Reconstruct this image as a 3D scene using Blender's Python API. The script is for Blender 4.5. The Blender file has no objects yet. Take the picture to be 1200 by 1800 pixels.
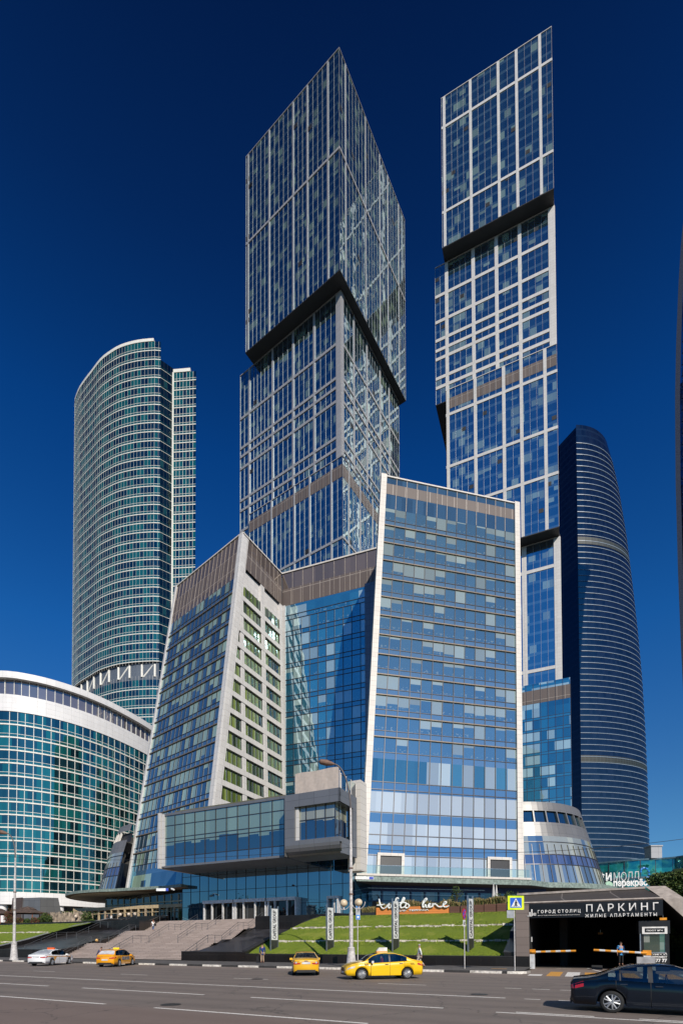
import bpy, bmesh, math, random
from mathutils import Vector, Matrix
random.seed(7)
R = math.radians
S = bpy.context.scene
C = S.collection

# ------------------------------------------------------------------ camera
F = 891.0; HOR = 1655.0; EYE = 2.15; PITCH = R(1.38); ROLL = 0.003
CY = HOR - F*math.tan(PITCH)
_r0 = Vector((1,0,0)); _u0 = Vector((0,-math.sin(PITCH),math.cos(PITCH))); FW = Vector((0,math.cos(PITCH),math.sin(PITCH)))
RT = _r0*math.cos(ROLL) - _u0*math.sin(ROLL); UPV = _u0*math.cos(ROLL) + _r0*math.sin(ROLL)
cam = bpy.data.cameras.new('camera'); co = bpy.data.objects.new('camera', cam); C.objects.link(co)
cam.sensor_fit = 'HORIZONTAL'; cam.sensor_width = 36; cam.lens = 36*F/1200
cam.shift_y = (CY-900)/1200; cam.clip_start = .2; cam.clip_end = 6000
m = Matrix.Identity(4)
for i, v in enumerate((RT, UPV, -FW)):
    for j in range(3): m[j][i] = v[j]
m[2][3] = EYE
co.matrix_world = m
S.camera = co

# ------------------------------------------------------------------ sky and sun
SUN_AZ = 161.0; SUN_EL = 36.0     # clockwise from +Y
w = bpy.data.worlds.new('World'); S.world = w; w.use_nodes = True
nt = w.node_tree; nt.nodes.clear()
sky = nt.nodes.new('ShaderNodeTexSky'); sky.sky_type = 'NISHITA'; sky.sun_disc = False
sky.sun_elevation = R(SUN_EL); sky.sun_rotation = R(SUN_AZ); sky.altitude = 200; sky.air_density = 1.0; sky.dust_density = .35; sky.ozone_density = 2.2
# a polarising filter deepens the blue high up: the sky is multiplied by a tint that depends on elevation only
tcw = nt.nodes.new('ShaderNodeTexCoord'); sxw = nt.nodes.new('ShaderNodeSeparateXYZ'); nt.links.new(tcw.outputs['Generated'], sxw.inputs[0])
rp = nt.nodes.new('ShaderNodeValToRGB'); nt.links.new(sxw.outputs[2], rp.inputs[0])
RS = [(0,(.46,.76,1.0)),(.225,(.34,.77,1.12)),(.49,(.11,.70,1.38)),(.69,(.035,.46,1.12)),(.815,(.028,.24,.64)),(.90,(.02,.14,.40)),(1,(.018,.10,.32))]
while len(rp.color_ramp.elements) < len(RS): rp.color_ramp.elements.new(.5)
for e_,(p_,c_) in zip(rp.color_ramp.elements, RS): e_.position = p_; e_.color = tuple(x/1.5 for x in c_)+(1,)
mx = nt.nodes.new('ShaderNodeMix'); mx.data_type = 'RGBA'; mx.blend_type = 'MULTIPLY'; mx.inputs[0].default_value = 1
bg = nt.nodes.new('ShaderNodeBackground'); bg.inputs[1].default_value = .12
wo = nt.nodes.new('ShaderNodeOutputWorld')
nt.links.new(sky.outputs[0], mx.inputs[6]); nt.links.new(rp.outputs[0], mx.inputs[7]); nt.links.new(mx.outputs[2], bg.inputs[0]); nt.links.new(bg.outputs[0], wo.inputs[0])
sl = bpy.data.lights.new('sun', 'SUN'); sl.energy = 5.0; sl.angle = R(.5); sl.color = (1,.93,.82)
so = bpy.data.objects.new('sun', sl); C.objects.link(so)
sdir = Vector((math.sin(R(SUN_AZ))*math.cos(R(SUN_EL)), math.cos(R(SUN_AZ))*math.cos(R(SUN_EL)), math.sin(R(SUN_EL))))
so.rotation_euler = (-sdir).to_track_quat('-Z','Y').to_euler(); so.location = (40,-60,80)
S.view_settings.view_transform = 'Standard'; S.view_settings.look = 'None'; S.view_settings.exposure = 0; S.view_settings.gamma = 1
S.cycles.caustics_reflective = False; S.cycles.caustics_refractive = False
S.cycles.max_bounces = 6; S.cycles.diffuse_bounces = 2; S.cycles.glossy_bounces = 4; S.cycles.transparent_max_bounces = 8
S.cycles.sample_clamp_indirect = 4

# ------------------------------------------------------------------ pixel <-> world helpers
def ray(px, py): return RT*((px-600)/F) + UPV*((CY-py)/F) + FW
O = Vector((0,0,EYE))
def P(px, py, Y): d = ray(px,py); return O + d*(Y/d.y)
def PZ(px, py, z): d = ray(px,py); return O + d*((z-EYE)/d.z)
def onp(px, py, c, dr):          # ray meets the vertical plane through c along dr
    n = Vector((-dr[1], dr[0], 0)); d = ray(px,py); return O + d*((c-O).dot(n)/d.dot(n))
def vp(x, sgn=1): v = Vector((x-600, F, 0))*sgn; return v.normalized()
U = Vector((.899,-.438,0)).normalized(); V = Vector((.438,.899,0)).normalized()
def st(s, t, z=0): return U*s + V*t + Vector((0,0,z))
def s_at(px, t):                 # s on the line t seen at pixel column px (ground level)
    q = onp(px, 1655, V*t, U); return q.dot(U)

# ------------------------------------------------------------------ materials
def newmat(name):
    m = bpy.data.materials.new(name); m.use_nodes = True; n = m.node_tree; n.nodes.clear(); return m, n
class N:
    def __init__(s, nt): s.t = nt
    def n(s, ty, **k):
        x = s.t.nodes.new('ShaderNode'+ty)
        for a, b in k.items(): setattr(x, a, b)
        return x
    def l(s, a, b): s.t.links.new(a, b)
    def put(s, sock, v):
        if isinstance(v, bpy.types.NodeSocket): s.l(v, sock)
        else:
            if isinstance(v, (tuple,list)) and len(v)==3 and sock.type=='RGBA': v = (*v,1)
            sock.default_value = v
    def m(s, op, a, b=0.0, c=0.0):
        x = s.n('Math', operation=op); s.put(x.inputs[0], a); s.put(x.inputs[1], b); s.put(x.inputs[2], c); return x.outputs[0]
    def vm(s, op, a, b=(0,0,0), sc=None):
        x = s.n('VectorMath', operation=op); s.put(x.inputs[0], a); s.put(x.inputs[1], b)
        if sc is not None: s.put(x.inputs[3], sc)
        return x.outputs[0]
    def mix(s, f, a, b, bl='MIX'):
        x = s.n('Mix', data_type='RGBA', blend_type=bl); s.put(x.inputs[0], f); s.put(x.inputs[6], a); s.put(x.inputs[7], b); return x.outputs[2]
    def noise(s, scale, detail=3, vec=None, rough=.5):
        x = s.n('TexNoise'); x.inputs['Scale'].default_value = scale; x.inputs['Detail'].default_value = detail; x.inputs['Roughness'].default_value = rough
        if vec is not None: s.l(vec, x.inputs['Vector'])
        return x
    def out(s, sh): o = s.n('OutputMaterial'); s.l(sh, o.inputs[0])
MATS = {}
def pm(name, col, rough=.6, metal=0., var=.12, scale=3., bump=0., coat=0., spec=.5, bscale=None, col2=None):
    if name in MATS: return MATS[name]
    m, t = newmat(name); g = N(t)
    tc = g.n('TexCoord').outputs['Object']
    nz = g.noise(scale, 5, tc)
    c2 = col2 if col2 else tuple(min(1, c*(1+var*2)) for c in col)
    c1 = col if col2 else tuple(c*(1-var*2) for c in col)
    mp = g.n('MapRange'); g.l(nz.outputs[0], mp.inputs[0]); mp.inputs[1].default_value = .3; mp.inputs[2].default_value = .7
    cc = g.mix(mp.outputs[0], c1, c2)
    p = g.n('BsdfPrincipled'); g.l(cc, p.inputs['Base Color'])
    p.inputs['Metallic'].default_value = metal; p.inputs['Coat Weight'].default_value = coat; p.inputs['Coat Roughness'].default_value = .04
    p.inputs['Specular IOR Level'].default_value = spec
    g.l(g.m('MULTIPLY_ADD', nz.outputs[0], .2*rough, rough*.9), p.inputs['Roughness'])
    if bump:
        n2 = g.noise(bscale or scale*6, 4, tc); b = g.n('Bump'); b.inputs['Strength'].default_value = bump; b.inputs['Distance'].default_value = .03
        g.l(n2.outputs[0], b.inputs['Height']); g.l(b.outputs[0], p.inputs['Normal'])
    g.out(p.outputs[0]); MATS[name] = m; return m
def glassmat(name, pw=1.5, ph=3.8, sp=.25, dark=(.01,.02,.04), span=(.03,.06,.12), blind=(.35,.42,.36), p=.35, refl=.3, tint=(.75,.88,1), wob=.006, rough=.015, low=.0, full=.4, rowvar=.0, colvar=.5, wob2=1.0, fix=None, run=.10):
    m, t = newmat(name); g = N(t)
    uv = g.n('UVMap'); uv.uv_map = 'UVMap'; sx = g.n('SeparateXYZ'); g.l(uv.outputs[0], sx.inputs[0])
    u = g.m('DIVIDE', sx.outputs[0], pw); v = g.m('DIVIDE', sx.outputs[1], ph)
    fu = g.m('FLOOR', u); fv = g.m('FLOOR', v); fr = g.m('FRACT', v)
    cb = g.n('CombineXYZ'); g.l(fu, cb.inputs[0]); g.l(fv, cb.inputs[1]); cb.inputs[2].default_value = random.random()*9
    wn = g.n('TexWhiteNoise', noise_dimensions='3D'); g.l(cb.outputs[0], wn.inputs['Vector'])
    sc = g.n('SeparateColor'); g.l(wn.outputs['Color'], sc.inputs[0])
    # clusters: some storeys and stretches have more blinds down than others
    cb2 = g.n('CombineXYZ'); g.l(g.m('MULTIPLY', fu, run), cb2.inputs[0]); g.l(g.m('MULTIPLY', fv, .93), cb2.inputs[1])
    nz = g.noise(1.0, 2, cb2.outputs[0])
    pr = g.m('MULTIPLY_ADD', g.m('SUBTRACT', nz.outputs[0], .5), 2.4*p**.5, p)
    on = g.m('LESS_THAN', wn.outputs['Value'], pr)
    fullm = g.m('LESS_THAN', sc.outputs[0], full)
    drop = g.m('MAXIMUM', g.m('MULTIPLY', sc.outputs[1], .8), fullm)
    bm = g.m('MULTIPLY', on, g.m('GREATER_THAN', fr, g.m('SUBTRACT', 1.0, g.m('MULTIPLY', drop, 1-sp))))
    if fix is not None: bm = g.m('MULTIPLY', g.m('LESS_THAN', wn.outputs['Value'], p), g.m('GREATER_THAN', fr, g.m('SUBTRACT', 1.0, g.m('MULTIPLY_ADD', sc.outputs[1], .12, fix))))
    if low>0:   # clutter on sills: low pale patches
        n3 = g.noise(2.3, 2, uv.outputs[0]); lm = g.m('MULTIPLY', g.m('GREATER_THAN', n3.outputs[0], .60), g.m('LESS_THAN', fr, sp+low)); bm = g.m('MAXIMUM', bm, g.m('MULTIPLY', lm, .5))
    dk = g.mix(g.m('MULTIPLY', sc.outputs[2], 1.0), tuple(c*(1-colvar) for c in dark), tuple(c*(1+colvar) for c in dark))
    fold_shade = g.n('TexWave'); g.l(uv.outputs[0], fold_shade.inputs[0]); fold_shade.inputs['Scale'].default_value = 2.2; fold_shade.inputs['Distortion'].default_value = 2
    bc = g.mix(g.m('MULTIPLY', sc.outputs[2], .75), blind, tuple(c*.45 for c in blind)); bc = g.mix(g.m('MULTIPLY', fold_shade.outputs['Fac'], .35), bc, tuple(c*.5 for c in blind))  # darker waves in the blind colour stand for the shade of folds
    c = g.mix(bm, dk, bc)
    if sp>0: c = g.mix(g.m('LESS_THAN', fr, sp), c, span)
    df = g.n('BsdfDiffuse'); g.l(c, df.inputs[0])
    geo = g.n('NewGeometry')
    w1 = g.vm('SCALE', g.vm('SUBTRACT', wn.outputs['Color'], (.5,.5,.5)), sc=wob)
    n4 = g.noise(.55, 2, g.n('TexCoord').outputs['Object']); w2 = g.vm('SCALE', g.vm('SUBTRACT', n4.outputs['Color'], (.5,.5,.5)), sc=wob*2.0*wob2)
    nn = g.vm('NORMALIZE', g.vm('ADD', geo.outputs['Normal'], g.vm('ADD', w1, w2)))
    gl = g.n('BsdfGlossy'); g.put(gl.inputs[0], tint); gl.inputs['Roughness'].default_value = rough; g.l(nn, gl.inputs['Normal'])
    fz = g.n('Fresnel'); fz.inputs[0].default_value = 1.5
    fac = g.m('MINIMUM', g.m('MULTIPLY_ADD', fz.outputs[0], 1-refl, refl), .95)
    ms = g.n('MixShader'); g.l(fac, ms.inputs[0]); g.l(df.outputs[0], ms.inputs[1]); g.l(gl.outputs[0], ms.inputs[2])
    g.out(ms.outputs[0]); MATS[name] = m; return m
def clearglass(name, tint=(.35,.42,.4), refl=.12):
    m, t = newmat(name); g = N(t)
    tr = g.n('BsdfTransparent'); g.put(tr.inputs[0], tint); gl = g.n('BsdfGlossy'); gl.inputs['Roughness'].default_value = .02
    g.put(gl.inputs[0], (1,1,1)); fz = g.n('Fresnel'); fz.inputs[0].default_value = 1.5
    ms = g.n('MixShader'); g.l(g.m('MULTIPLY_ADD', fz.outputs[0], 1-refl, refl), ms.inputs[0]); g.l(tr.outputs[0], ms.inputs[1]); g.l(gl.outputs[0], ms.inputs[2]); g.out(ms.outputs[0])
    MATS[name] = m; return m
def panelmat(name, col, pw=1.4, ph=1.4, gap=.02, var=.1, rough=.55, metal=0., gapcol=None, offs=0.):
    """stone or metal cladding with joints, laid out by UV in metres"""
    m, t = newmat(name); g = N(t)
    uv = g.n('UVMap'); uv.uv_map = 'UVMap'; sx = g.n('SeparateXYZ'); g.l(uv.outputs[0], sx.inputs[0])
    u = g.m('DIVIDE', sx.outputs[0], pw); v = g.m('DIVIDE', sx.outputs[1], ph)
    if offs: u = g.m('ADD', u, g.m('MULTIPLY', g.m('FLOOR', v), offs))
    cb = g.n('CombineXYZ'); g.l(g.m('FLOOR', u), cb.inputs[0]); g.l(g.m('FLOOR', v), cb.inputs[1])
    wn = g.n('TexWhiteNoise', noise_dimensions='3D'); g.l(cb.outputs[0], wn.inputs['Vector'])
    jt = g.m('MAXIMUM', g.m('LESS_THAN', g.m('FRACT', u), gap/pw), g.m('LESS_THAN', g.m('FRACT', v), gap/ph))
    c = g.mix(wn.outputs['Value'], tuple(x*(1-var) for x in col), tuple(min(1,x*(1+var)) for x in col))
    nz = g.noise(.5, 5, g.n('TexCoord').outputs['Object']); c = g.mix(g.m('MULTIPLY', nz.outputs[0], .35), c, tuple(x*.6 for x in col))
    c = g.mix(jt, c, gapcol or tuple(x*.35 for x in col))
    pb = g.n('BsdfPrincipled'); g.l(c, pb.inputs['Base Color']); pb.inputs['Roughness'].default_value = rough; pb.inputs['Metallic'].default_value = metal
    g.out(pb.outputs[0]); MATS[name] = m; return m

# ------------------------------------------------------------------ mesh builder
class MB:
    def __init__(s): s.v=[]; s.f=[]; s.m=[]; s.uv=[]
    def quad(s, a, b, c, d, mi=0, uv=None):
        i=len(s.v); s.v += [Vector(a),Vector(b),Vector(c),Vector(d)]; s.f.append((i,i+1,i+2,i+3)); s.m.append(mi)
        if uv is None:
            w=(Vector(b)-Vector(a)).length; h=(Vector(d)-Vector(a)).length; uv=[(0,0),(w,0),(w,h),(0,h)]
        s.uv.append(uv)
    def poly(s, pts, mi=0):
        i=len(s.v); s.v += [Vector(p) for p in pts]; s.f.append(tuple(range(i,i+len(pts)))); s.m.append(mi); s.uv.append([(p[0]+p[1],p[2]) for p in pts])
    def hexa(s, b, t, mi=0, uvs=None):   # b, t: four corners each, counter-clockwise seen from above
        s.quad(b[3],b[2],b[1],b[0],mi); s.quad(*t,mi)
        for k in range(4): s.quad(b[k],b[(k+1)%4],t[(k+1)%4],t[k],mi)
    def box(s, c, sz, mi=0, ax=None):
        X,Y = ax if ax else (Vector((1,0,0)),Vector((0,1,0))); Z=Vector((0,0,1)); c=Vector(c)
        b=[c+X*(i*sz[0]/2)+Y*(j*sz[1]/2)-Z*(sz[2]/2) for i,j in ((-1,-1),(1,-1),(1,1),(-1,1))]
        s.hexa(b,[p+Z*sz[2] for p in b],mi)
    def tube(s, pts, r, n=8, mi=0, cap=True):
        pts=[Vector(p) for p in pts]; rs = r if isinstance(r,(list,tuple)) else [r]*len(pts); base=len(s.v); up=None
        for k,p in enumerate(pts):
            d=(pts[min(k+1,len(pts)-1)]-pts[max(k-1,0)]).normalized()
            if up is None: up = Vector((0,0,1)) if abs(d.z)<.9 else Vector((1,0,0))
            a=d.cross(up).normalized(); b=a.cross(d).normalized(); up=b
            for j in range(n): an=2*math.pi*j/n; s.v.append(p+(a*math.cos(an)+b*math.sin(an))*rs[k])
        for k in range(len(pts)-1):
            for j in range(n):
                s.f.append((base+k*n+j,base+k*n+(j+1)%n,base+(k+1)*n+(j+1)%n,base+(k+1)*n+j)); s.m.append(mi); s.uv.append([(0,0),(1,0),(1,1),(0,1)])
        if cap:
            for k,rv in ((0,True),(len(pts)-1,False)):
                f=[base+k*n+j for j in range(n)]; f = f[::-1] if rv else f
                s.f.append(tuple(f)); s.m.append(mi); s.uv.append([(0,0)]*n)
    def lathe(s, prof, c, n=20, mi=0, axis='z'):
        c=Vector(c); base=len(s.v)
        for r,h in prof:
            for j in range(n):
                a=2*math.pi*j/n
                if axis=='z': s.v.append(c+Vector((r*math.cos(a),r*math.sin(a),h)))
                else: s.v.append(c+Vector((r*math.cos(a),h,r*math.sin(a))))
        for k in range(len(prof)-1):
            for j in range(n):
                s.f.append((base+k*n+j,base+k*n+(j+1)%n,base+(k+1)*n+(j+1)%n,base+(k+1)*n+j)); s.m.append(mi); s.uv.append([(0,0),(1,0),(1,1),(0,1)])
    def build(s, name, mats, parent=None, smooth=False, off=None, loc=None):
        me=bpy.data.meshes.new(name)
        off = off if off is not None else (rootloc(parent) if parent else Vector((0,0,0)))
        if loc is not None: off = Vector(loc)
        me.from_pydata([tuple(v-off) for v in s.v],[],s.f)
        l=me.uv_layers.new(name='UVMap'); k=0
        flat=[c for q in s.uv for p in q for c in p]
        if len(flat)==2*len(me.loops): l.data.foreach_set('uv',flat)
        me.polygons.foreach_set('material_index',s.m)
        if smooth: me.polygons.foreach_set('use_smooth',[True]*len(s.f))
        for mt in (mats if isinstance(mats,(list,tuple)) else [mats]): me.materials.append(mt)
        me.update()
        o=bpy.data.objects.new(name,me); C.objects.link(o)
        if parent: o.parent=parent
        if loc is not None: o.location = loc
        return o
def rootloc(o):
    while o.parent: o=o.parent
    return Vector(o.get('_loc',(0,0,0))) if '_loc' in o else Vector(o.location)
def tag(o, label=None, cat=None, group=None, kind=None):
    if label: o['label']=label
    if cat: o['category']=cat
    if group: o['group']=group
    if kind: o['kind']=kind
    return o
def thing(name, label, cat, loc=(0,0,0), group=None, rz=0):
    o=bpy.data.objects.new(name,None); C.objects.link(o); o.location=loc; o.rotation_euler=(0,0,rz); o.empty_display_size=.3
    return tag(o,label,cat,group)
def struct(o): o['kind']='structure'; return o
def copytree(root, loc=None, rz=None, label=None):
    def cp(o, par):
        c=o.copy(); C.objects.link(c)
        if par: c.parent=par
        for ch in [x for x in KIDS.get(o.name,[])]: 
            cc=cp(ch,c); KIDS.setdefault(c.name,[]).append(cc)
        return c
    KIDS={}
    for o in bpy.data.objects:
        if o.parent: KIDS.setdefault(o.parent.name,[]).append(o)
    c=cp(root,None)
    if loc is not None: c.location=loc
    if rz is not None: c.rotation_euler.z=rz
    if label: c['label']=label
    return c
def textmesh(body, size, depth, off=0., align='LEFT', space=1.0, sx=1.0):
    cu=bpy.data.curves.new('t','FONT'); cu.body=body; cu.size=size; cu.extrude=depth/2; cu.offset=off; cu.align_x=align; cu.space_character=space; cu.resolution_u=3
    o=bpy.data.objects.new('t',cu); C.objects.link(o); dg=bpy.context.evaluated_depsgraph_get(); me=bpy.data.meshes.new_from_object(o.evaluated_get(dg))
    bpy.data.objects.remove(o); 
    if sx!=1.0:
        for v in me.vertices: v.co.x*=sx
    return me
def text(name, body, size, mat, origin, xdir, ydir, parent=None, depth=.04, off=0., width=None, align='LEFT', space=1.0, height=None):
    """lettering lying in the plane (xdir,ydir); width / height in metres set its real size"""
    me=textmesh(body,size,depth,off,'LEFT',space)
    xs=[v.co.x for v in me.vertices]; ys=[v.co.y for v in me.vertices]; x0,x1,y0,y1=min(xs),max(xs),min(ys),max(ys)
    kx = width/(x1-x0) if width else 1; ky = height/(y1-y0) if height else (kx if width else 1)
    X=Vector(xdir).normalized(); Y=Vector(ydir).normalized(); Z=X.cross(Y).normalized(); off3=rootloc(parent) if parent else Vector((0,0,0))
    ax = {'LEFT':x0,'CENTER':(x0+x1)/2}[align]
    for v in me.vertices:
        c=v.co; v.co = Vector(origin)+X*((c.x-ax)*kx)+Y*((c.y-y0)*ky)+Z*c.z-off3
    me.materials.clear(); me.materials.append(mat)
    o=bpy.data.objects.new(name,me); C.objects.link(o)
    if parent: o.parent=parent
    return o

# facade surface: f(u, z) -> point, u in metres along the wall; outward normal numerically
class Wall:
    def __init__(s, f, L): s.f=f; s.L=L
    def nrm(s,u,z):
        e=.05; a=s.f(u+e,z)-s.f(u-e,z); b=s.f(u,z+e)-s.f(u,z-e); return a.cross(b).normalized()
    def pt(s,u,z,d=0.):
        p=s.f(u,z); return p+s.nrm(u,z)*d if d else p
    def patch(s, mb, u0,u1,z0,z1,d=0.,mi=0,nu=1,nz=1):
        for i in range(nu):
            a=u0+(u1-u0)*i/nu; b=u0+(u1-u0)*(i+1)/nu
            for j in range(nz):
                c=z0+(z1-z0)*j/nz; e=z0+(z1-z0)*(j+1)/nz
                mb.quad(s.pt(a,c,d),s.pt(b,c,d),s.pt(b,e,d),s.pt(a,e,d),mi,[(a,c),(b,c),(b,e),(a,e)])
    def bar(s, mb, u0,u1,z0,z1,d0,d1,mi=0,nu=1,nz=1):
        for i in range(nu):
            a=u0+(u1-u0)*i/nu; b=u0+(u1-u0)*(i+1)/nu
            for j in range(nz):
                c=z0+(z1-z0)*j/nz; e=z0+(z1-z0)*(j+1)/nz
                I=[s.pt(a,c,d0),s.pt(b,c,d0),s.pt(b,e,d0),s.pt(a,e,d0)]; Q=[s.pt(a,c,d1),s.pt(b,c,d1),s.pt(b,e,d1),s.pt(a,e,d1)]
                mb.quad(*Q,mi,[(a,c),(b,c),(b,e),(a,e)])
                if j==0: mb.quad(I[0],I[1],Q[1],Q[0],mi)
                if j==nz-1: mb.quad(Q[3],Q[2],I[2],I[3],mi)
                if i==0: mb.quad(I[0],Q[0],Q[3],I[3],mi,[(a,c),(a+.1,c),(a+.1,e),(a,e)])
                if i==nu-1: mb.quad(Q[1],I[1],I[2],Q[2],mi,[(b,c),(b+.1,c),(b+.1,e),(b,e)])
def flat_wall(a, dr, L):
    """a: base corner, u runs so that outward normal = dr x up"""
    a=Vector(a); a.z=0; dr=Vector(dr)
    return Wall(lambda u,z: a+dr*u+Vector((0,0,z)), L)
def lean_wall(b0,b1,zb,t0,t1,zt):
    b0,b1,t0,t1=[Vector((p[0],p[1],0)) for p in (b0,b1,t0,t1)]; L=((b1-b0).length+(t1-t0).length)/2
    def f(u,z):
        k=(z-zb)/(zt-zb); h=u/L; p=(b0*(1-k)+t0*k)*(1-h)+(b1*(1-k)+t1*k)*h; p=p.copy(); p.z=z; return p
    return Wall(f,L)
def curve_wall(pts, closed=False):
    pts=[Vector((p[0],p[1],0)) for p in pts]; cum=[0]
    for i in range(1,len(pts)): cum.append(cum[-1]+(pts[i]-pts[i-1]).length)
    L=cum[-1]
    def cr(k,t):
        p0=pts[max(k-1,0)];p1=pts[k];p2=pts[k+1];p3=pts[min(k+2,len(pts)-1)]
        return .5*((2*p1)+(-p0+p2)*t+(2*p0-5*p1+4*p2-p3)*t*t+(-p0+3*p1-3*p2+p3)*t**3)
    def f(u,z):
        u2=min(max(u,0),L); k=0
        while k<len(cum)-2 and cum[k+1]<u2: k+=1
        q=cr(k,(u2-cum[k])/(cum[k+1]-cum[k]))
        if u!=u2: q=q+(pts[1]-pts[0] if u<0 else pts[-1]-pts[-2]).normalized()*(u-u2)
        return Vector((q.x,q.y,z))
    return Wall(f,L)
# ================================================================== SHARED MATERIALS
white_frame = panelmat('white_cladding', (.60,.58,.56), 1.6, 1.3, .03, .05, .45)
grey_frame = panelmat('grey_cladding', (.42,.41,.41), 1.6, 1.3, .03, .05, .4, .3)
stone = panelmat('pale_stone', (.66,.61,.55), 1.2, .9, .03, .05, .6)
brown_band = panelmat('brown_panels', (.125,.098,.086), 2.4, 4.2, .10, .12, .5, gapcol=(.36,.31,.27))
black_metal = pm('dark_soffit', (.018,.018,.02), .5)
roof_grey = pm('roof_felt', (.22,.22,.22), .9)
mull = pm('mullion_metal', (.42,.41,.40), .4, .4)
mull_dark = pm('dark_mullion', (.055,.055,.065), .4, .4)
ledge = pm('ledge_metal', (.17,.135,.10), .5, .2)
steel = pm('brushed_steel', (.55,.55,.56), .3, .9)

g_t1 = glassmat('tower_glass_dark', 2.1, 3.4, .26, (.006,.018,.028), (.030,.055,.065), (.17,.25,.17), .24, .42, (.70,.87,.96), .008, full=.12, colvar=.3)
g_t2 = glassmat('tower_glass_blue', 2.75, 4.4, .26, (.014,.040,.066), (.055,.105,.13), (.26,.38,.30), .24, .48, (.78,.95,1), .012, full=.15, colvar=.3)
g_dark = glassmat('tower_shadow_glass', 2.1, 3.4, .2, (.004,.006,.01), (.02,.025,.03), (.10,.12,.10), .08, .25, (.5,.6,.7), .02)

# ================================================================== TOWER BUILDER
def crossk(wall_c, dr, px, py): # distance along dr from the corner for a picture column
    return (onp(px,py,wall_c,dr)-wall_c).dot(dr)
def tower_block(root, c, dL, dR, wL, wR, z0, z1, vL, vR, hz, gm, frame, bw=1.15, bh=1.2, pitch=2.1, cornerw=0., brown=None, thin=mull, soff=True, open_windows=0):
    """c is the near corner; dL, dR run away from it. vL / vR: distances of the wide uprights; hz: heights of the wide bands."""
    c = Vector((c.x,c.y,0)); A=c+dL*wL; D=c+dR*wR; B=A+dR*wR
    core=MB(); ins=.35
    cc=c+(dL+dR)*ins; aa=A+(-dL+dR)*ins; dd=D+(dL-dR)*ins; bb=B-(dL+dR)*ins
    b=[aa,cc,dd,bb]; core.hexa([p+Vector((0,0,z0+.02)) for p in b],[p+Vector((0,0,z1-.3)) for p in b],0)
    blk=core.build('tower_block',[black_metal],root)
    # soffit and roof edge slabs
    so=MB(); e=.06
    q=[A+(dL-dR)*e, c-(dL+dR)*e, D+(dR-dL)*e, B+(dL+dR)*e]
    if soff: so.hexa([p+Vector((0,0,z0-.35)) for p in q],[p+Vector((0,0,z0)) for p in q]); so.build('soffit',[black_metal],blk)
    rf=MB(); rf.hexa([p+Vector((0,0,z1-.28)) for p in q],[p+Vector((0,0,z1)) for p in q]); rf.build('roof_edge',[frame],blk)
    fr=MB(); tn=MB(); 
    for (o0,dr,L,vs,side) in ((A,-dL,wL,vL,'L'),(c,dR,wR,vR,'R')):
        W=flat_wall(o0,dr,L)
        us=sorted([ (L-k if side=='L' else k) for k in vs if k<L-.2])
        if cornerw:
            if side=='L': us=[u for u in us if u<L-cornerw]; W.bar(fr,L-cornerw,L-.003,z0+.01,z1-.3,-.2,.16)
            else: us=[u for u in us if u>cornerw]; W.bar(fr,.003,cornerw*.8,z0+.01,z1-.3,-.2,.16)
        for u in us: W.bar(fr,u-bw/2,u+bw/2,z0+.01,z1-.3,-.2,.12)
        hs=sorted([h for h in hz if z0+.5<h<z1-.5])
        edges=[0]+us+[L]
        if cornerw:
            if side=='L': edges[-1]=L-cornerw
            else: edges[0]=cornerw*.8
        for h in hs: W.bar(fr,0.01,L-.01,h-bh/2,h+bh/2,-.2,.10 if side=='L' else .10)
        zs=[z0]+hs+[z1-.3]
        for i in range(len(edges)-1):
            a=edges[i]+(bw/2 if i>0 else 0); bE=edges[i+1]-(bw/2 if i<len(edges)-2 else 0)
            if bE-a<.4: continue
            for j in range(len(zs)-1):
                zl=zs[j]+(bh/2 if j>0 else .02); zh=zs[j+1]-(bh/2 if j<len(zs)-2 else 0)
                if zh-zl<.3: continue
                g=MB(); mats=[gm]
                W.patch(g,a,bE,zl,zh,-.12)
                g.build('window_bay',mats,blk)
                if brown and zl<brown[0]<zh: 
                    t=MB(); W.bar(t,a,bE,brown[0],min(brown[1],zh-.05),-.11,-.06); t.build('brown_panel',[brown_band],blk)
            n=max(1,round((bE-a)/pitch))
            for k in range(1,n): u=a+(bE-a)*k/n; W.bar(tn,u-.04,u+.04,z0+.02,z1-.3,-.12,.0)
            if i==0 and side=='L': W.bar(tn,a,a+.12,z0+.02,z1-.3,-.12,.05)
            if i==len(edges)-2: W.bar(tn,bE-.12,bE,z0+.02,z1-.3,-.12,.05)
        if open_windows:
            for q_ in range(open_windows):
                i=random.randrange(len(edges)-1); a,bE=edges[i],edges[i+1]; n=max(1,round((bE-a)/pitch)); k=random.randrange(n)
                u=a+(bE-a)*k/n+.1; zz=z0+3.4*random.randrange(2,max(3,int((z1-z0)/3.4)-1)); ow=MB(); W.bar(ow,u,u+1.8,zz+1.2,zz+2.9,-.11,-.05); ow.build('open_window',[black_metal],blk)
    # the two faces turned away from the street
    bk=MB()
    for o0,dr,L in ((D,dL,wL),(B,-dR,wR)):
        W=flat_wall(o0,dr,L); W.patch(bk,0,L,z0,z1-.3,-.05)
        for k in range(1,4): W.bar(fr,L*k/4-bw/2,L*k/4+bw/2,z0+.01,z1-.3,-.2,.1)
        for h in [h for h in hz if z0+.5<h<z1-.5]: W.bar(fr,.01,L-.01,h-bh/2,h+bh/2,-.2,.08)
    bk.build('rear_glazing',[g_dark],blk)
    fr.build('cladding_frame',[frame],blk); tn.build('mullion_grid',[thin],blk)
    return blk

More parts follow.
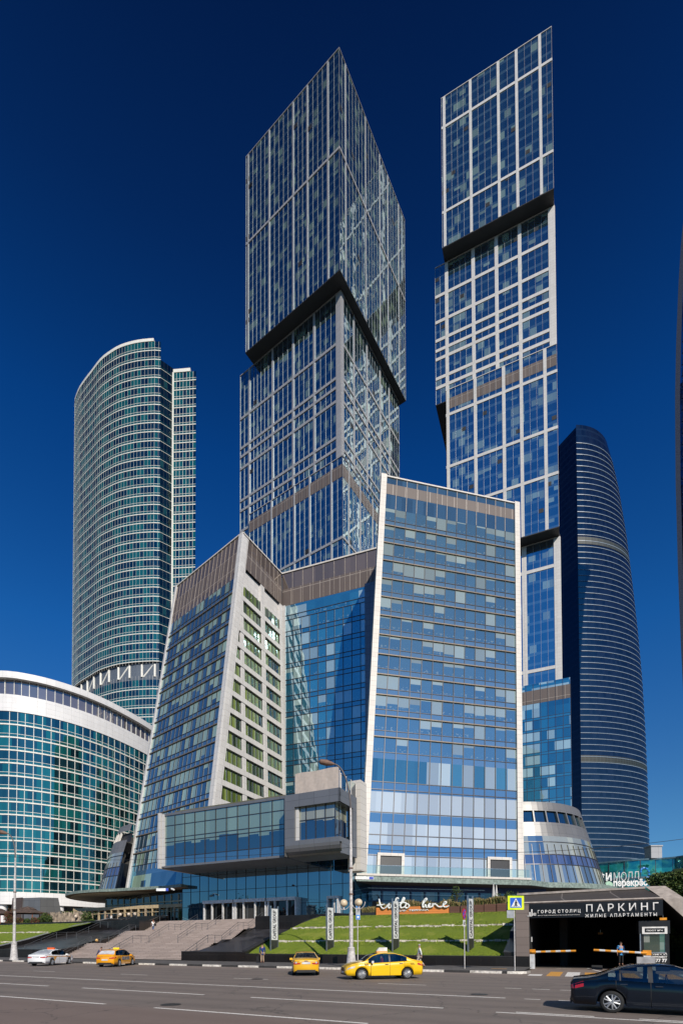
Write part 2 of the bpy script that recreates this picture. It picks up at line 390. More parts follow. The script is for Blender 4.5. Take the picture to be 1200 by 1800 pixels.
# ---- tower one (the twin with its corner towards us)
c0=P(596,82,170); dL=Vector((-1345,F,0)).normalized(); dR=Vector((590,F,0)).normalized()
ztA=c0.z; wL=crossk(c0,dL,432,275); wR=crossk(c0,dR,711,384)
zbA=P(598,473,170).z
t1=thing('glass_tower','dark blue glass tower with a sharp corner, rising behind the leaning pale building','tower',(c0.x,c0.y,5.6))
vL=[crossk(c0,dL,x,y) for x,y in ((576,220),(540,262),(515,280),(473,330),(436,380))]
vR=[crossk(c0,dR,x,y) for x,y in ((607,115),(642,205),(667,268),(681,310),(700,355))]
zm=P(597,258,170).z
thin1=pm('mullion_dim',(.24,.24,.24),.4,.3)
tower_block(t1,c0,dL,dR,wL,wR,zbA,ztA,vL,vR,[zm],g_t1,grey_frame,bw=.62,bh=.85,thin=thin1,open_windows=9)
cB=c0+dL*2.6+dR*4.5
wLB=crossk(cB,dL,422,640); wRB=crossk(cB,dR,701,715)
HB=[216,203.5,200,195,181.7,177.5,169,164,152,147,139]
vLB=[crossk(cB,dL,x,y) for x,y in ((552,640),(515,680),(479,700),(438,720))]
vRB=[crossk(cB,dR,x,y) for x,y in ((622,620),(645,660),(668,700),(684,720))]
tower_block(t1,cB,dL,dR,wLB,wRB,60,zbA-.4,vLB,vRB,HB,g_t1,grey_frame,bw=.85,bh=.95,thin=thin1,cornerw=2.1,open_windows=6,soff=False)
cC=c0+dL*.8+dR*2.6; zC=P(602,799,cC.y).z
wLC=crossk(cC,dL,438,900); wRC=wR-6
vLC=[crossk(cC,dL,x,y) for x,y in ((582,830),(544,850),(517,870),(477,890))]
vRC=[crossk(cC,dR,x,y) for x,y in ((613,830),(633,850),(655,880))]
tower_block(t1,cC,dL,dR,wLC,wRC,30,zC,vLC,vRC,[142.6,112],g_t1,grey_frame,bw=.62,bh=.85,thin=thin1,brown=(zC-7.5,zC-3.0),soff=False,open_windows=5)

# ---- tower two
K2=1.3; kz=lambda z: EYE+(z-EYE)*K2
c2=P(969,45,158*K2); d2=Vector((-2100,F,0)).normalized(); r2=Vector((-d2.y*-1,-d2.x,0)).normalized(); r2=Vector((F,2100,0)).normalized()
t2=thing('glass_tower','white framed tower of stacked glass blocks, the brighter of the two stacked towers','tower',(c2.x,c2.y,5.6))
w2=crossk(c2,d2,775,172); z2t=c2.z; z2b=P(973,330,158*K2).z
v2=[crossk(c2,d2,x,y) for x,y in ((949,150),(908,200),(876,220),(827,260),(781,300))]
h2=[P(972,103,158*K2).z,P(972,264,158*K2).z]
tower_block(t2,c2,d2,r2,w2,32,z2b,z2t,v2,[8,16,24],h2,g_t2,white_frame,pitch=2.75,bw=1.15,bh=1.15,open_windows=10)
cB2=c2+r2*5.2+d2*-.26
wB2=crossk(cB2,d2,764,480); 
vB2=[crossk(cB2,d2,x,y) for x,y in ((913,450),(872,450),(831,450),(784,450))]
zbB2=P(767,712,(cB2+d2*wB2).y).z
tower_block(t2,cB2,d2,r2,wB2,28,zbB2,z2b-.4,vB2,[8,16,24],[kz(z) for z in (234,224.5,217.7,214,210.8,203.7,200.3,194)],g_t2,white_frame,pitch=2.75,bw=1.5,bh=1.4,cornerw=2.6,open_windows=8)
cC2=P(978,603,156.5*K2); wC2=crossk(cC2,d2,783,687); zC2=cC2.z; zbC2=P(984,925,156.5*K2).z
vC2=[crossk(cC2,d2,x,y) for x,y in ((958,700),(916,700),(885,700),(835,720),(787,740))]
tower_block(t2,cC2,d2,r2,wC2,26,zbC2,zC2,vC2,[8,16],[P(979,651,156.5*K2).z,P(981,750,156.5*K2).z,P(982,830,156.5*K2).z],g_t2,white_frame,pitch=2.75,bw=1.3,bh=1.25,brown=(zC2-9.0,zC2-4.2),open_windows=10)
cD2=P(984,940,160.0*K2); 
vD2=[crossk(cD2,d2,x,y) for x,y in ((921,1000),)]
tower_block(t2,cD2,d2,r2,40,26,60,zbC2-.4,vD2,[8,16],[P(984,991,160*K2).z,P(985,1170,160*K2).z],g_t2,white_frame,pitch=2.75,bw=1.9,bh=1.4,cornerw=2.5,soff=False)
# roof screen on the top block
rs=MB(); W=flat_wall(c2+d2*w2*.78+r2*2,-d2,w2*.8); W.bar(rs,0,w2*.76,z2t,z2t+2.4,-.15,.15); rs.build('roof_screen',[grey_frame],t2)

# ================================================================== PODIUM (leaning wings round the towers' feet)
g_rw = glassmat('wing_glass', 2.1, 3.81, .30, (.085,.175,.25), (.13,.225,.32), (.44,.54,.49), .62, .40, (.82,.97,1), .016, low=.2, full=.10, colvar=.12)
g_lw = glassmat('left_wing_glass', 1.7, 3.81, .30, (.045,.095,.145), (.065,.130,.205), (.38,.52,.38), .58, .34, (.78,.94,1), .016, full=.4, colvar=.35)
g_cf = glassmat('recess_glass', 2.1, 3.81, .28, (.025,.13,.21), (.022,.115,.20), (.40,.56,.56), .32, .38, (.78,.97,1), .012, low=.2, full=.3, colvar=.3)
g_grn = glassmat('green_window_glass', 1.3, 3.81, .0, (.07,.10,.02), (.05,.08,.03), (.26,.33,.08), .60, .16, (.7,.9,1), .02, full=.9, colvar=.8)
g_e = glassmat('rear_wing_glass', 2.2, 3.81, .22, (.012,.09,.15), (.02,.13,.21), (.42,.60,.60), .45, .32, (.7,.9,1), .008, full=.6)
pod=thing('office_building','office building with leaning glass wings and brown top band, below the two stacked towers','building',(0,82,5.6))
FL=[31.4+3.81*k for k in range(14)]   # storey lines
ZB=12.0; ZT=86.9
RB0=P(631,1540,76.0); dw=vp(4500); 
RB1=onp(919,1548,RB0,dw); RT0=P(669,835,91.5); RT1=onp(912,882,RT0,dw)
ZT_R=RT0.z
wr=lean_wall(RB0,RB1,ZB,RT0,RT1,ZT_R); Lr=wr.L
def uvshift(ph): return FL[0]-ph*math.floor(FL[0]/ph)
# storey strips: each storey one window_band + spandrel line
def wing(wall, mat, name, zlist, ztop_bands, npane, ledgemat, offset_v=0., lw=.30, ledges=True, mm=mull_dark, edge=(1.1,1.1), edgemat=stone, u0=None, u1=None):
    L=wall.L; a=edge[0]; b=L-edge[1]
    for k in range(len(zlist)-1):
        g=MB(); z0,z1=zlist[k],zlist[k+1]
        wall.patch(g,a,b,z0,z1,0,0,8,1)
        for i,q in enumerate(g.uv): g.uv[i]=[(p[0]-a,3.81*(k+5)+ (p[1]-z0)/(z1-z0)*3.809+.0005) for p in q]
        # pane width is matched to the pane count
        for i,q in enumerate(g.uv): g.uv[i]=[(p[0]/(b-a)*npane*PW[mat.name],p[1]) for p in q]
        g.build('window_band',[mat],pod)
    lm=MB(); vm=MB()
    for z in zlist[1:-1] if ledges else []: wall.bar(lm,a,b,z-.10,z+.08,-.02,.20)
    if ledges:
        lm.build('floor_ledge',[ledgemat],pod)
    for z in zlist[:-1]:
        zz=z+(3.81*lw); 
        if ledges: wall.bar(vm,a,b,zz-.05,zz+.05,-.02,.07)
    for k in range(1,npane): u=a+(b-a)*k/npane; wall.bar(vm,u-.06,u+.06,zlist[0],zlist[-1],-.02,.10)
    vm.build('mullion_grid',[mm],pod)
brpost=pm('bronze_post',(.26,.22,.19),.5)
PW={'wing_glass':2.1,'left_wing_glass':1.7,'recess_glass':2.1,'rear_wing_glass':2.2}
wing(wr,g_rw,'r',FL,None,13,ledge)
# upper part of the right wing: blue strip, brown panels, parapet glass
g_par = glassmat('parapet_glass', 2.1, 4., .0, (.05,.11,.18), (.05,.10,.22), (.2,.3,.35), .0, .30, (.7,.85,1), .01, colvar=.2)
def topband(wall,z0,a,b,zmid0,zmid1,ztop,n,pm1=None,postm=None,pw_=.07):
    g=MB(); wall.patch(g,a,b,z0,zmid0,0); wall.patch(g,a,b,zmid1,ztop-.25,0); g.build('parapet_glazing',[pm1 or g_par],pod)
    t=MB(); wall.patch(t,a,b,zmid0,zmid1,.01); t.build('brown_panel_band',[brown_band],pod)
    v=MB()
    for k in range(1,n): u=a+(b-a)*k/n; wall.bar(v,u-pw_,u+pw_,z0,ztop-.25,-.02,.08)
    v.build('parapet_post',[postm or stone],pod)
    e=MB(); wall.bar(e,a-.3,b+.3,ztop-.25,ztop+.05,-.3,.2); e.build('roof_edge',[stone],pod)
topband(wr,FL[-1],1.1,Lr-1.1,ZT_R-4.0,ZT_R-1.6,ZT_R,13,None,brpost,.06)
# side edges of pale stone, and base strips with the two balcony doors
ed=MB()
wr.bar(ed,.05,1.1,ZB-.6,ZT_R+.1,-.4,.35); wr.bar(ed,Lr-1.1,Lr-.05,ZB-.6,ZT_R+.1,-.4,.35); ed.build('stone_edge',[stone],pod)
g=MB(); wr.patch(g,1.1,Lr-1.1,27.4,31.4,0,0,8,1); gb=g.build('window_band',[glassmat('wing_lower_glass',2.1,40,.0,(.05,.15,.21),(.1,.2,.4),(.5,.6,.6),.3,.3,(.7,.88,1),.01,full=.1)],pod)
g=MB(); wr.patch(g,1.1,Lr-1.1,ZB,27.4,0,0,8,3); g.build('lobby_glazing',[glassmat('lobby_glass',2.1,5.15,.30,(.08,.19,.32),(.09,.18,.30),(.60,.66,.66),2.5,.26,(.8,.92,1),.008,full=1.,colvar=.15)],pod)
v=MB()
for k in range(1,13): u=1.1+(Lr-2.2)*k/13; wr.bar(v,u-.06,u+.06,ZB,31.4,-.02,.1)
for z in (15.3,17.0,18.6,22.3,26.1,27.4): wr.bar(v,1.1,Lr-1.1,z-.06,z+.06,-.02,.08)
v.build('mullion_grid',[mull_dark],pod)
for uc in (4.9,Lr-4.4):
    f=MB(); 
    wr.bar(f,uc-2.2,uc-1.75,ZB-.1,15.6,-.1,.35); wr.bar(f,uc+1.75,uc+2.2,ZB-.1,15.6,-.1,.35); wr.bar(f,uc-1.75,uc+1.75,15.15,15.6,-.1,.35)
    fo=f.build('balcony_door',[stone],pod); g=MB(); wr.patch(g,uc-1.75,uc+1.75,ZB,15.15,.14); g.build('door_opening',[black_metal],fo)
# solid back of the right wing
def solid_back(b0,b1,t0,t1,depth,zb,zt,name='wing_core',rm=roof_grey,ins=.25):
    nb=(b1-b0).normalized(); back=Vector((-nb.y,nb.x,0)); mb=MB()
    pts=lambda p,q,z,i:[p+back*i+Vector((0,0,z-p.z)) if 0 else Vector((p.x+back.x*i,p.y+back.y*i,z)), Vector((q.x+back.x*i,q.y+back.y*i,z))]
    B=pts(b0,b1,zb,ins); T=pts(t0,t1,zt,ins); tp=nb*depth*.36; bb0=Vector((b0.x,b0.y,zb))+back*(depth+ (t0-b0).dot(back))+tp*1.6; bb1=Vector((b1.x,b1.y,zb))+back*(depth+(t0-b0).dot(back)); tb0=Vector((t0.x,t0.y,zt))+back*depth+tp; tb1=Vector((t1.x,t1.y,zt))+back*depth
    mb.quad(B[1],bb1,tb1,T[1],0); mb.quad(bb0,B[0],T[0],tb0,0); mb.quad(bb1,bb0,tb0,tb1,0); mb.quad(T[0],T[1],tb1,tb0,1); mb.quad(B[0],B[1],T[1],T[0],0)
    return mb.build(name,[g_cf if name=='wing_core' else rm,rm],pod)
solid_back(RB0,RB1,RT0,RT1,14,ZB,ZT_R-.3)
# ---- left wing
LB0=Vector((-23.0,84.8,0)); LB1=onp(222,1560,LB0,vp(-480,-1)); LT0=P(427,936,105.0); LT1=onp(310,1031,LT0,vp(-460,-1)); ZL=LT0.z
wl=lean_wall(LB1,LB0,ZB,LT1,LT0,ZL); Ll=wl.L
FLl=[16.2+3.81*k for k in range(17)]; 
wing(wl,g_lw,'l',FLl,None,16,ledge,edge=(.5,1.1))
topband(wl,FLl[-1],.5,Ll-1.1,FLl[-1]+1.6,ZL-4.5,ZL,16,glassmat('brown_parapet_glass',1.7,4.,.0,(.12,.095,.08),(.12,.09,.07),(.2,.2,.2),.0,.12,(1,.9,.8),.02,colvar=.2),brpost,.05)
g=MB(); wl.patch(g,.5,Ll-1.1,ZB,FLl[0],0,0,8,1); g.build('lobby_glazing',[g_lw],pod)
ed=MB(); wl.bar(ed,-.1,.5,ZB-.5,ZL+.05,-.4,.3); wl.bar(ed,Ll-1.1,Ll+.05,ZB,ZL+.05,-.3,.2); ed.build('stone_edge',[white_frame],pod)
# right-hand face of the left wing: pale frame with green windows
K0=Vector((-22.5,89,0)); LT0f=Vector((LT0.x,LT0.y,0))
kIn_b=onp(503,1400,K0,vp(1028)); kIn_t=onp(495,1008,LT0f,vp(1100)); 
zk=27.5
def ext(pb,pt,zb,zt,z): k=(z-zb)/(zt-zb); return pb*(1-k)+pt*k
b0=ext(K0,LT0f,zk,ZL,ZB); b1=ext(Vector((kIn_b.x,kIn_b.y,0)),Vector((kIn_t.x,kIn_t.y,0)),zk,ZL,ZB)
wg=lean_wall(b0,b1,ZB,LT0f,kIn_t,ZL); Lg=wg.L
def gw(dist,z):  # u at a given true distance from the inner corner
    k=(z-ZB)/(ZL-ZB); wid=((b1-b0).length*(1-k)+(Vector((kIn_t.x,kIn_t.y,0))-LT0f).length*k); return Lg*(1-dist/wid), wid
inner_col=[(.9,3.2,1),(3.2,7.6,3),(8.5,13.1,4),(13.9,19.0,4),(19.8,24,3)]
fm=MB(); NZ=0
# the frame is a sheet with window recesses: bars between windows
rows=[31.4+3.81*k-3.81*3 for k in range(0,16)]
wg.patch(fm,0,Lg,ZB,ZL-8.2,-.45,0,4,12)   # back sheet of the wall
wall_g=fm.build('frame_wall',[panelmat('frame_stone',(.64,.615,.59),1.5,1.27,.03,.06,.55)],pod)
cols=[(1.0,6.8,4),(8.1,14.2,4),(15.5,21.5,4)]
fr=MB()
def gbar(mb,dA,dB,z0,z1,p0,p1,mi=0):
    pts=[]
    for z in (z0,z1):
        uA,w_=gw(dA,z); uB,_=gw(dB,z); pts.append((max(uB,0),max(uA,0)))
    (l0,r0),(l1,r1)=pts
    q0=[wg.pt(l0,z0,p0),wg.pt(r0,z0,p0),wg.pt(r1,z1,p0),wg.pt(l1,z1,p0)]; q=[wg.pt(l0,z0,p1),wg.pt(r0,z0,p1),wg.pt(r1,z1,p1),wg.pt(l1,z1,p1)]
    mb.quad(*q,mi,[(-dB,z0),(-dA,z0),(-dA,z1),(-dB,z1)]); mb.quad(q0[0],q0[1],q[1],q[0],mi); mb.quad(q[3],q[2],q0[2],q0[3],mi); mb.quad(q0[0],q[0],q[3],q0[3],mi); mb.quad(q[1],q0[1],q0[2],q[2],mi)
H_OPEN=2.72
def widat(z): return gw(0,z)[1]
for r_,z in enumerate(rows):
    if z+3.81>ZL-8: break
    gbar(fr,0,widat(z),z-.78,z+.31,-.45,-.02)
    for d0,d1,n in cols:
        w_=widat(z+1.3)-1.5
        if d0>w_-1.0: continue
        dd=min(d1,w_)
        g=MB(); gbar(g,d0,dd,z+.31,z+.31+H_OPEN,-.42,-.40)
        wo_=g.build('window',[g_grn],pod)
        mm=MB(); nn=max(1,round((dd-d0)/1.35))
        for k in range(0,nn+1): d=d0+(dd-d0)*k/nn; gbar(mm,d-.05,d+.05,z+.31,z+.31+H_OPEN,-.42,-.25)
        mm.build('window_frame',[mull_dark],wo_)
prev=0
for d0,d1,n in cols: gbar(fr,prev,d0,ZB,ZL-8.2,-.45,0); prev=d1
for i in range(14):
    za=ZB+(ZL-ZB)*i/14; zb_=ZB+(ZL-ZB)*(i+1)/14
    wA=widat(za); wB=widat(zb_)
    l=[wg.pt(0,za,.05),wg.pt(Lg*(1.9/wA),za,.05),wg.pt(Lg*(1.9/wB),zb_,.05),wg.pt(0,zb_,.05)]
    fr.quad(*l,0,[(0,za),(1.9,za),(1.9,zb_),(0,zb_)])
fr.build('cladding_frame',[MATS['frame_stone']],pod)
topband(wg,ZL-8.2,.2,Lg-.1,ZL-8.1,ZL-3.6,ZL,9,MATS['brown_parapet_glass'],brpost,.05)
# ---- central recessed facade
ci=Vector((kIn_t.x,kIn_t.y,0)); dc=vp(-1910,-1); ce=onp(657,965,ci,dc)
wc=flat_wall(ci,dc,(ce-ci).dot(dc)+1.0); Lc=wc.L
wing(wc,g_cf,'c',[31.4+3.81*k for k in range(-4,13)],None,11,mull_dark,edge=(1.0,.1),ledges=False)
hb=MB()
for k in range(-4,13):
    for q in (0,.28*3.81): wc.bar(hb,1.0,Lc-.1,31.4+3.81*k+q-.06,31.4+3.81*k+q+.06,-.02,.08)
hb.build('transom_grid',[mull_dark],pod)
g=MB(); wc.patch(g,1,Lc-.1,31.4+3.81*12,ZL-8.0,0); g.build('spandrel_glazing',[g_cf],pod)
ed=MB(); wc.bar(ed,-.6,1.0,14,ZL-8.0,-.3,.35); ed.build('stone_edge',[white_frame],pod)
topband(wc,ZL-8.0,.2,Lc,ZL-7.9,ZL-4.0,ZL,9,MATS['brown_parapet_glass'],brpost,.05)
# return wall at the right end of the recess
rtw=flat_wall(Vector((ce.x,ce.y,0))-Vector((3.2,-1.0,0)),(Vector((RT0.x-1.5,RT0.y+9,0))-(Vector((ce.x,ce.y,0))-Vector((3.2,-1.0,0)))).normalized(),9)
g=MB(); Wq=flat_wall(ci+dc*(Lc-3.2)-Vector((0,.8,0)),dc,4.2); Wq.bar(g,0,6.0,14,ZL-7.9,-.5,0); g.build('side_return',[panelmat('blue_grey_panels',(.16,.19,.24),1.1,1.27,.05,.08,.35,.3)],pod)
# core masses behind left wing and recess
cm=MB()
a=Vector((LT1.x,LT1.y,0)); n1=vp(-460,-1).cross(Vector((0,0,1)))
def prism(mb,pts,z0,z1,mi=0):
    b=[Vector((p[0],p[1],z0)) for p in pts]; t=[Vector((p[0],p[1],z1)) for p in pts]; n=len(pts)
    mb.poly(b[::-1],mi); mb.poly(t,mi)
    for k in range(n): mb.quad(b[k],b[(k+1)%n],t[(k+1)%n],t[k],mi)
pp=[(LT0.x-.6,LT0.y+1.0),(kIn_t.x-.8,kIn_t.y+.6),(ci.x+dc.x*Lc,ci.y+dc.y*Lc+.9),(ci.x+dc.x*Lc+4,140),(-38,146),(LT1.x+1.0,LT1.y+1.2)]
prism(cm,pp,5.6,ZL-.5); cm.build('building_core',[pm('core_wall',(.10,.12,.15),.5)],pod)
# ---- rear right wing below tower two
cE=P(1002,1190,158); ZE=cE.z; we=flat_wall(Vector((cE.x,cE.y,0))+d2*40,-d2,40)
mE=MB(); 
for k in range(18):
    zl=ZE-8.3-3.81*(k+1)
    g=MB(); we.patch(g,0,40,zl,zl+3.81,0); 
    for i,q in enumerate(g.uv): g.uv[i]=[(p[0],3.81*(30-k)+(p[1]-zl)*.9999) for p in q]
    g.build('window_band',[g_e],pod)
    we.bar(mE,0,40,zl-.05,zl+.05,-.02,.07); we.bar(mE,0,40,zl+.84-.04,zl+.84+.04,-.02,.07)
for k in range(0,19): we.bar(mE,k*2.2+.4-.06,k*2.2+.4+.06,10,ZE-.2,-.02,.09)
mE.build('mullion_grid',[mull_dark],pod)
g=MB(); we.patch(g,0,40,ZE-8.3,ZE-6.6,0); we.patch(g,0,40,ZE-2.2,ZE-.1,0); g.build('parapet_glazing',[g_e],pod)
g=MB(); we.bar(g,0,40,ZE-6.6,ZE-2.2,-.1,.03); g.build('brown_panel_band',[brown_band],pod)
g=MB(); prism(g,[(cE.x-.1,cE.y+.3),(cE.x+12,cE.y+28),(cE.x-25,cE.y+44),(cE.x+d2.x*40,cE.y+d2.y*40+.3)],5.6,ZE-.1); g.build('building_core',[MATS['core_wall']],pod)
# plant housing seen over the right wing's roof
g=MB(); q=P(768,852,112); 
for k in range(5): g.box((q.x-2+k*.4,q.y+k*1.2,q.z-2.0+k*.55),(5.2-.8*k,1.0,3.2),0,(dw,Vector((-dw.y,dw.x,0))))
g.build('roof_plant',[grey_frame],pod)
# ---- flared round corners at both ends of the podium
g_dr = glassmat('drum_glass', 1.45, 5.2, .0, (.14,.18,.20), (.1,.15,.25), (.50,.50,.34), .8, .38, (.85,.97,1), .03, full=.95, colvar=.6)
drum_metal = panelmat('drum_cladding',(.20,.195,.19),1.9,1.5,.03,.05,.4,.3)
def drum(cx,cy,prof,a0,a1,npan,strips):
    """prof: (z, radius); strips: (z0,z1,mat,name)"""
    def rad(z):
        for i in range(len(prof)-1):
            if prof[i][0]<=z<=prof[i+1][0]: k=(z-prof[i][0])/(prof[i+1][0]-prof[i][0]); return prof[i][1]*(1-k)+prof[i+1][1]*k
        return prof[0][1] if z<prof[0][0] else prof[-1][1]
    Rm=rad(prof[0][0]); L=Rm*(a1-a0)
    W=Wall(lambda u,z: Vector((cx+rad(z)*math.cos(a0+u/Rm),cy+rad(z)*math.sin(a0+u/Rm),z)),L)
    for z0,z1,mt,nm in strips:
        g=MB(); W.patch(g,0,L,z0,z1,0,0,40,3); g.build(nm,[mt],pod)
    v=MB()
    for k in range(npan+1): W.bar(v,L*k/npan-.05,L*k/npan+.05,prof[0][0],prof[-1][0]*.999-8.0,-.02,.08,0,1,3)
    for z in (15.2,17.0,19.3): W.bar(v,0,L,z-.06,z+.06,-.02,.08,0,40)
    v.build('mullion_grid',[mull_dark],pod)
    return W,L
cxr,cyr=33.5,104.0
Wd,Ld=drum(cxr,cyr,[(12,18.6),(20.4,16.2),(26.6,14.4),(26.9,14.3)],R(-125),R(35),34,
     [(12,15.2,g_dr,'window_band'),(15.2,17.0,glassmat('drum_spandrel',1.45,9,.0,(.07,.09,.16),(.1,.1,.2),(.5,.5,.4),.0,.25,(.8,.9,1),.02,colvar=.5),'spandrel_glazing'),(17.0,20.4,g_dr,'window_band'),(20.4,23.0,drum_metal,'cladding_band'),(25.2,26.9,drum_metal,'cladding_band')])
g=MB(); Wd.patch(g,0,Ld,23.0,25.2,-.3,0,40,1); g.build('window_band',[glassmat('ribbon_glass',2.9,30,.0,(.01,.02,.03),(.1,.1,.2),(.5,.5,.4),.0,.3,(.6,.9,.9),.05,colvar=.9)],pod)
f=MB()
for k in range(0,18): f=MB(); Wd.bar(f,k*2.9+.2,k*2.9+.5,23.0,25.2,-.3,0); f.build('ribbon_post',[drum_metal],pod)
g=MB(); g.lathe([(14.3,26.9),(13.9,27.0),(0,27.0)],(cxr,cyr,0),48); g.build('drum_roof',[roof_grey],pod)
cxl,cyl=-37.5,111.5
Wd2,Ld2=drum(cxl,cyl,[(12,14.6),(20.0,12.6),(26.0,10.6)],R(150),R(243),18,
     [(12,15.2,g_dr,'window_band'),(15.2,17.0,MATS['drum_spandrel'],'spandrel_glazing'),(17.0,20.0,g_dr,'window_band'),(20.0,22.6,drum_metal,'cladding_band'),(24.6,26.0,drum_metal,'cladding_band')])
g=MB(); Wd2.patch(g,0,Ld2,22.6,24.6,-.8,0,40,1); g.build('window_band',[black_metal],pod)
f=MB()
for k in range(0,11): f=MB(); Wd2.bar(f,k*1.9+.2,k*1.9+.6,22.6,24.6,-.4,0); f.build('ribbon_post',[stone],pod)
# ---- canopy slabs at 11-12 m
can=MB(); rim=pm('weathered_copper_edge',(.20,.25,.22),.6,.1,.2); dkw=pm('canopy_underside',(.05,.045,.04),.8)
def slab(mb,pts,z0,z1,mi_s=0,mi_b=1,mi_t=0):
    b=[Vector((p[0],p[1],z0)) for p in pts]; t=[Vector((p[0],p[1],z1)) for p in pts]; n=len(pts)
    mb.poly(b[::-1],mi_b); mb.poly(t,mi_t)
    for k in range(n): mb.quad(b[k],b[(k+1)%n],t[(k+1)%n],t[k],mi_s)
fr0=Vector((RB0.x,RB0.y,0)); fr1=Vector((RB1.x,RB1.y,0)); nr=Vector((dw.y,-dw.x,0))
arc=[(cxr+20.6*math.cos(a),cyr+20.6*math.sin(a)) for a in [R(x) for x in range(-88,20,6)]]
p0=fr0+nr*2.2-dw*1.0; p1=fr1+nr*2.2
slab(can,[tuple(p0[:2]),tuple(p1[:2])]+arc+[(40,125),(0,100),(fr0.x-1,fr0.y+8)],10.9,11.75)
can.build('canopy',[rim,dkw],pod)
can=MB(); 
arcl=[(cxl+20.5*math.cos(a),cyl+20.5*math.sin(a)) for a in [R(x) for x in range(160,262,5)]]
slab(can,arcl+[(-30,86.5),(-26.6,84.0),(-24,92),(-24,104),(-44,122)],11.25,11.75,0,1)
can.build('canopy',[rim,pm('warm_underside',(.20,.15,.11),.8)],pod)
g=MB(); g.lathe([(19.6,11.2),(13.2,10.9),(13.2,11.2)],(cxl,cyl,0),48); g.build('soffit_ring',[pm('cream_soffit',(.5,.43,.33),.7)],pod)
# stone ledge and glass balustrade on the terrace in front of the right wing
g=MB(); wr_b=flat_wall(p0,dw,(p1-p0).length); Lb=wr_b.L
wr_b.bar(g,0,Lb,11.75,12.05,-2.2,.12); g.build('terrace_ledge',[stone],pod)
g=MB(); wr_b.bar(g,.4,Lb-.2,12.1,13.3,-.12,-.09); g.build('balustrade',[clearglass('balustrade_glass',(.75,.9,.85),.10)],pod)
g=MB(); wr_b.bar(g,.4,Lb-.2,13.3,13.36,-.14,-.06); g.build('handrail',[steel],pod)
g=MB(); wr_b.bar(g,-.2,2.6,11.15,11.6,.02,.10); wr_b.bar(g,1.9,2.55,11.2,11.55,.10,.12,1); ad=g.build('address_plate',[pm('white_enamel',(.8,.8,.8),.4),pm('blue_enamel',(.05,.08,.45),.4)],pod)
wh_e=MATS['white_enamel']
# restaurant storey under the canopy
g_sh = glassmat('shop_glass',2.3,6,.0,(.012,.012,.014),(.02,.02,.02),(.12,.10,.08),.25,.10,(.6,.75,.9),.02,full=.3,colvar=.9)
ws=flat_wall(p0-nr*5.0+dw*.5,dw,34); g=MB(); ws.patch(g,0,34,5.6,10.0,0,0,10,1); g.build('shop_glazing',[g_sh],pod)
blue_band=pm('blue_fascia',(.012,.03,.13),.4); g=MB(); ws.bar(g,-1,34,10.0,10.9,-.1,.2); g.build('fascia',[blue_band],pod)
v=MB()
for k in range(0,15): ws.bar(v,k*2.4,k*2.4+.28,5.6,10,-.02,.15)
ws.bar(v,0,34,8.4,8.55,-.02,.12); v.build('shop_mullion',[pm('blue_frame',(.02,.06,.16),.4)],pod)
g=MB(); ws.bar(g,2,22,10.3,10.36,1.2,1.3); ws.bar(g,2,22,9.4,9.44,1.2,1.26); g.build('awning_rail',[steel],pod)
# ground floor under the left canopy
wgf=flat_wall(Vector((-47,101,0)),Vector((26,-17,0)).normalized(),31); g=MB(); wgf.patch(g,0,31,5.6,11,0,0,8,1); g.build('shop_glazing',[g_sh],pod)
v=MB()
for k in range(16): wgf.bar(v,k*2.0,k*2.0+.14,5.6,10.5,-.02,.15)
wgf.bar(v,0,31,9.2,9.4,-.02,.2); wgf.bar(v,0,31,7.9,8.0,-.02,.12); v.build('shop_mullion',[pm('cream_frame',(.5,.45,.3),.6)],pod)

# ---- entrance hall and cantilevered box (square to the street)
g_eh = glassmat('hall_glass',1.9,2.6,.0,(.006,.03,.055),(.01,.05,.1),(.2,.3,.3),.0,.38,(.55,.80,.95),.004,colvar=.25)
g_bx = glassmat('box_glass',1.75,6.6,.16,(.008,.022,.05),(.03,.08,.17),(.22,.31,.23),.97,.25,(.75,.92,1),.006,colvar=.4,fix=.50)
hall=pod
TH=65.8
sA=s_at(320,TH); sB=s_at(618,TH); wh=flat_wall(st(sA,TH),U,sB-sA)
g=MB(); wh.patch(g,0,wh.L,5.6,16.5,0,0,10,1); g.build('hall_glazing',[g_eh],pod)
v=MB(); n=int(wh.L/1.9)
for k in range(n+1): wh.bar(v,k*1.9-.035,k*1.9+.035,5.6,16.5,-.02,.05)
for z in (7.9,10.5,13.1,15.7): wh.bar(v,0,wh.L,z-.035,z+.035,-.02,.05)
v.build('mullion_grid',[mull_dark],pod)
g=MB(); wh.bar(g,-.05,wh.L+.05,16.5,17.2,-9,.0); g.build('hall_roof',[black_metal],pod)
# left side return of the hall
whl=flat_wall(st(sA,TH)+V*10,-V,10); g=MB(); whl.patch(g,0,10,5.6,16.5,0); g.build('hall_glazing',[g_eh],pod)
whr=flat_wall(st(sB,TH),V,10); g=MB(); whr.patch(g,0,10,5.6,16.5,0); g.build('hall_glazing',[g_eh],pod)
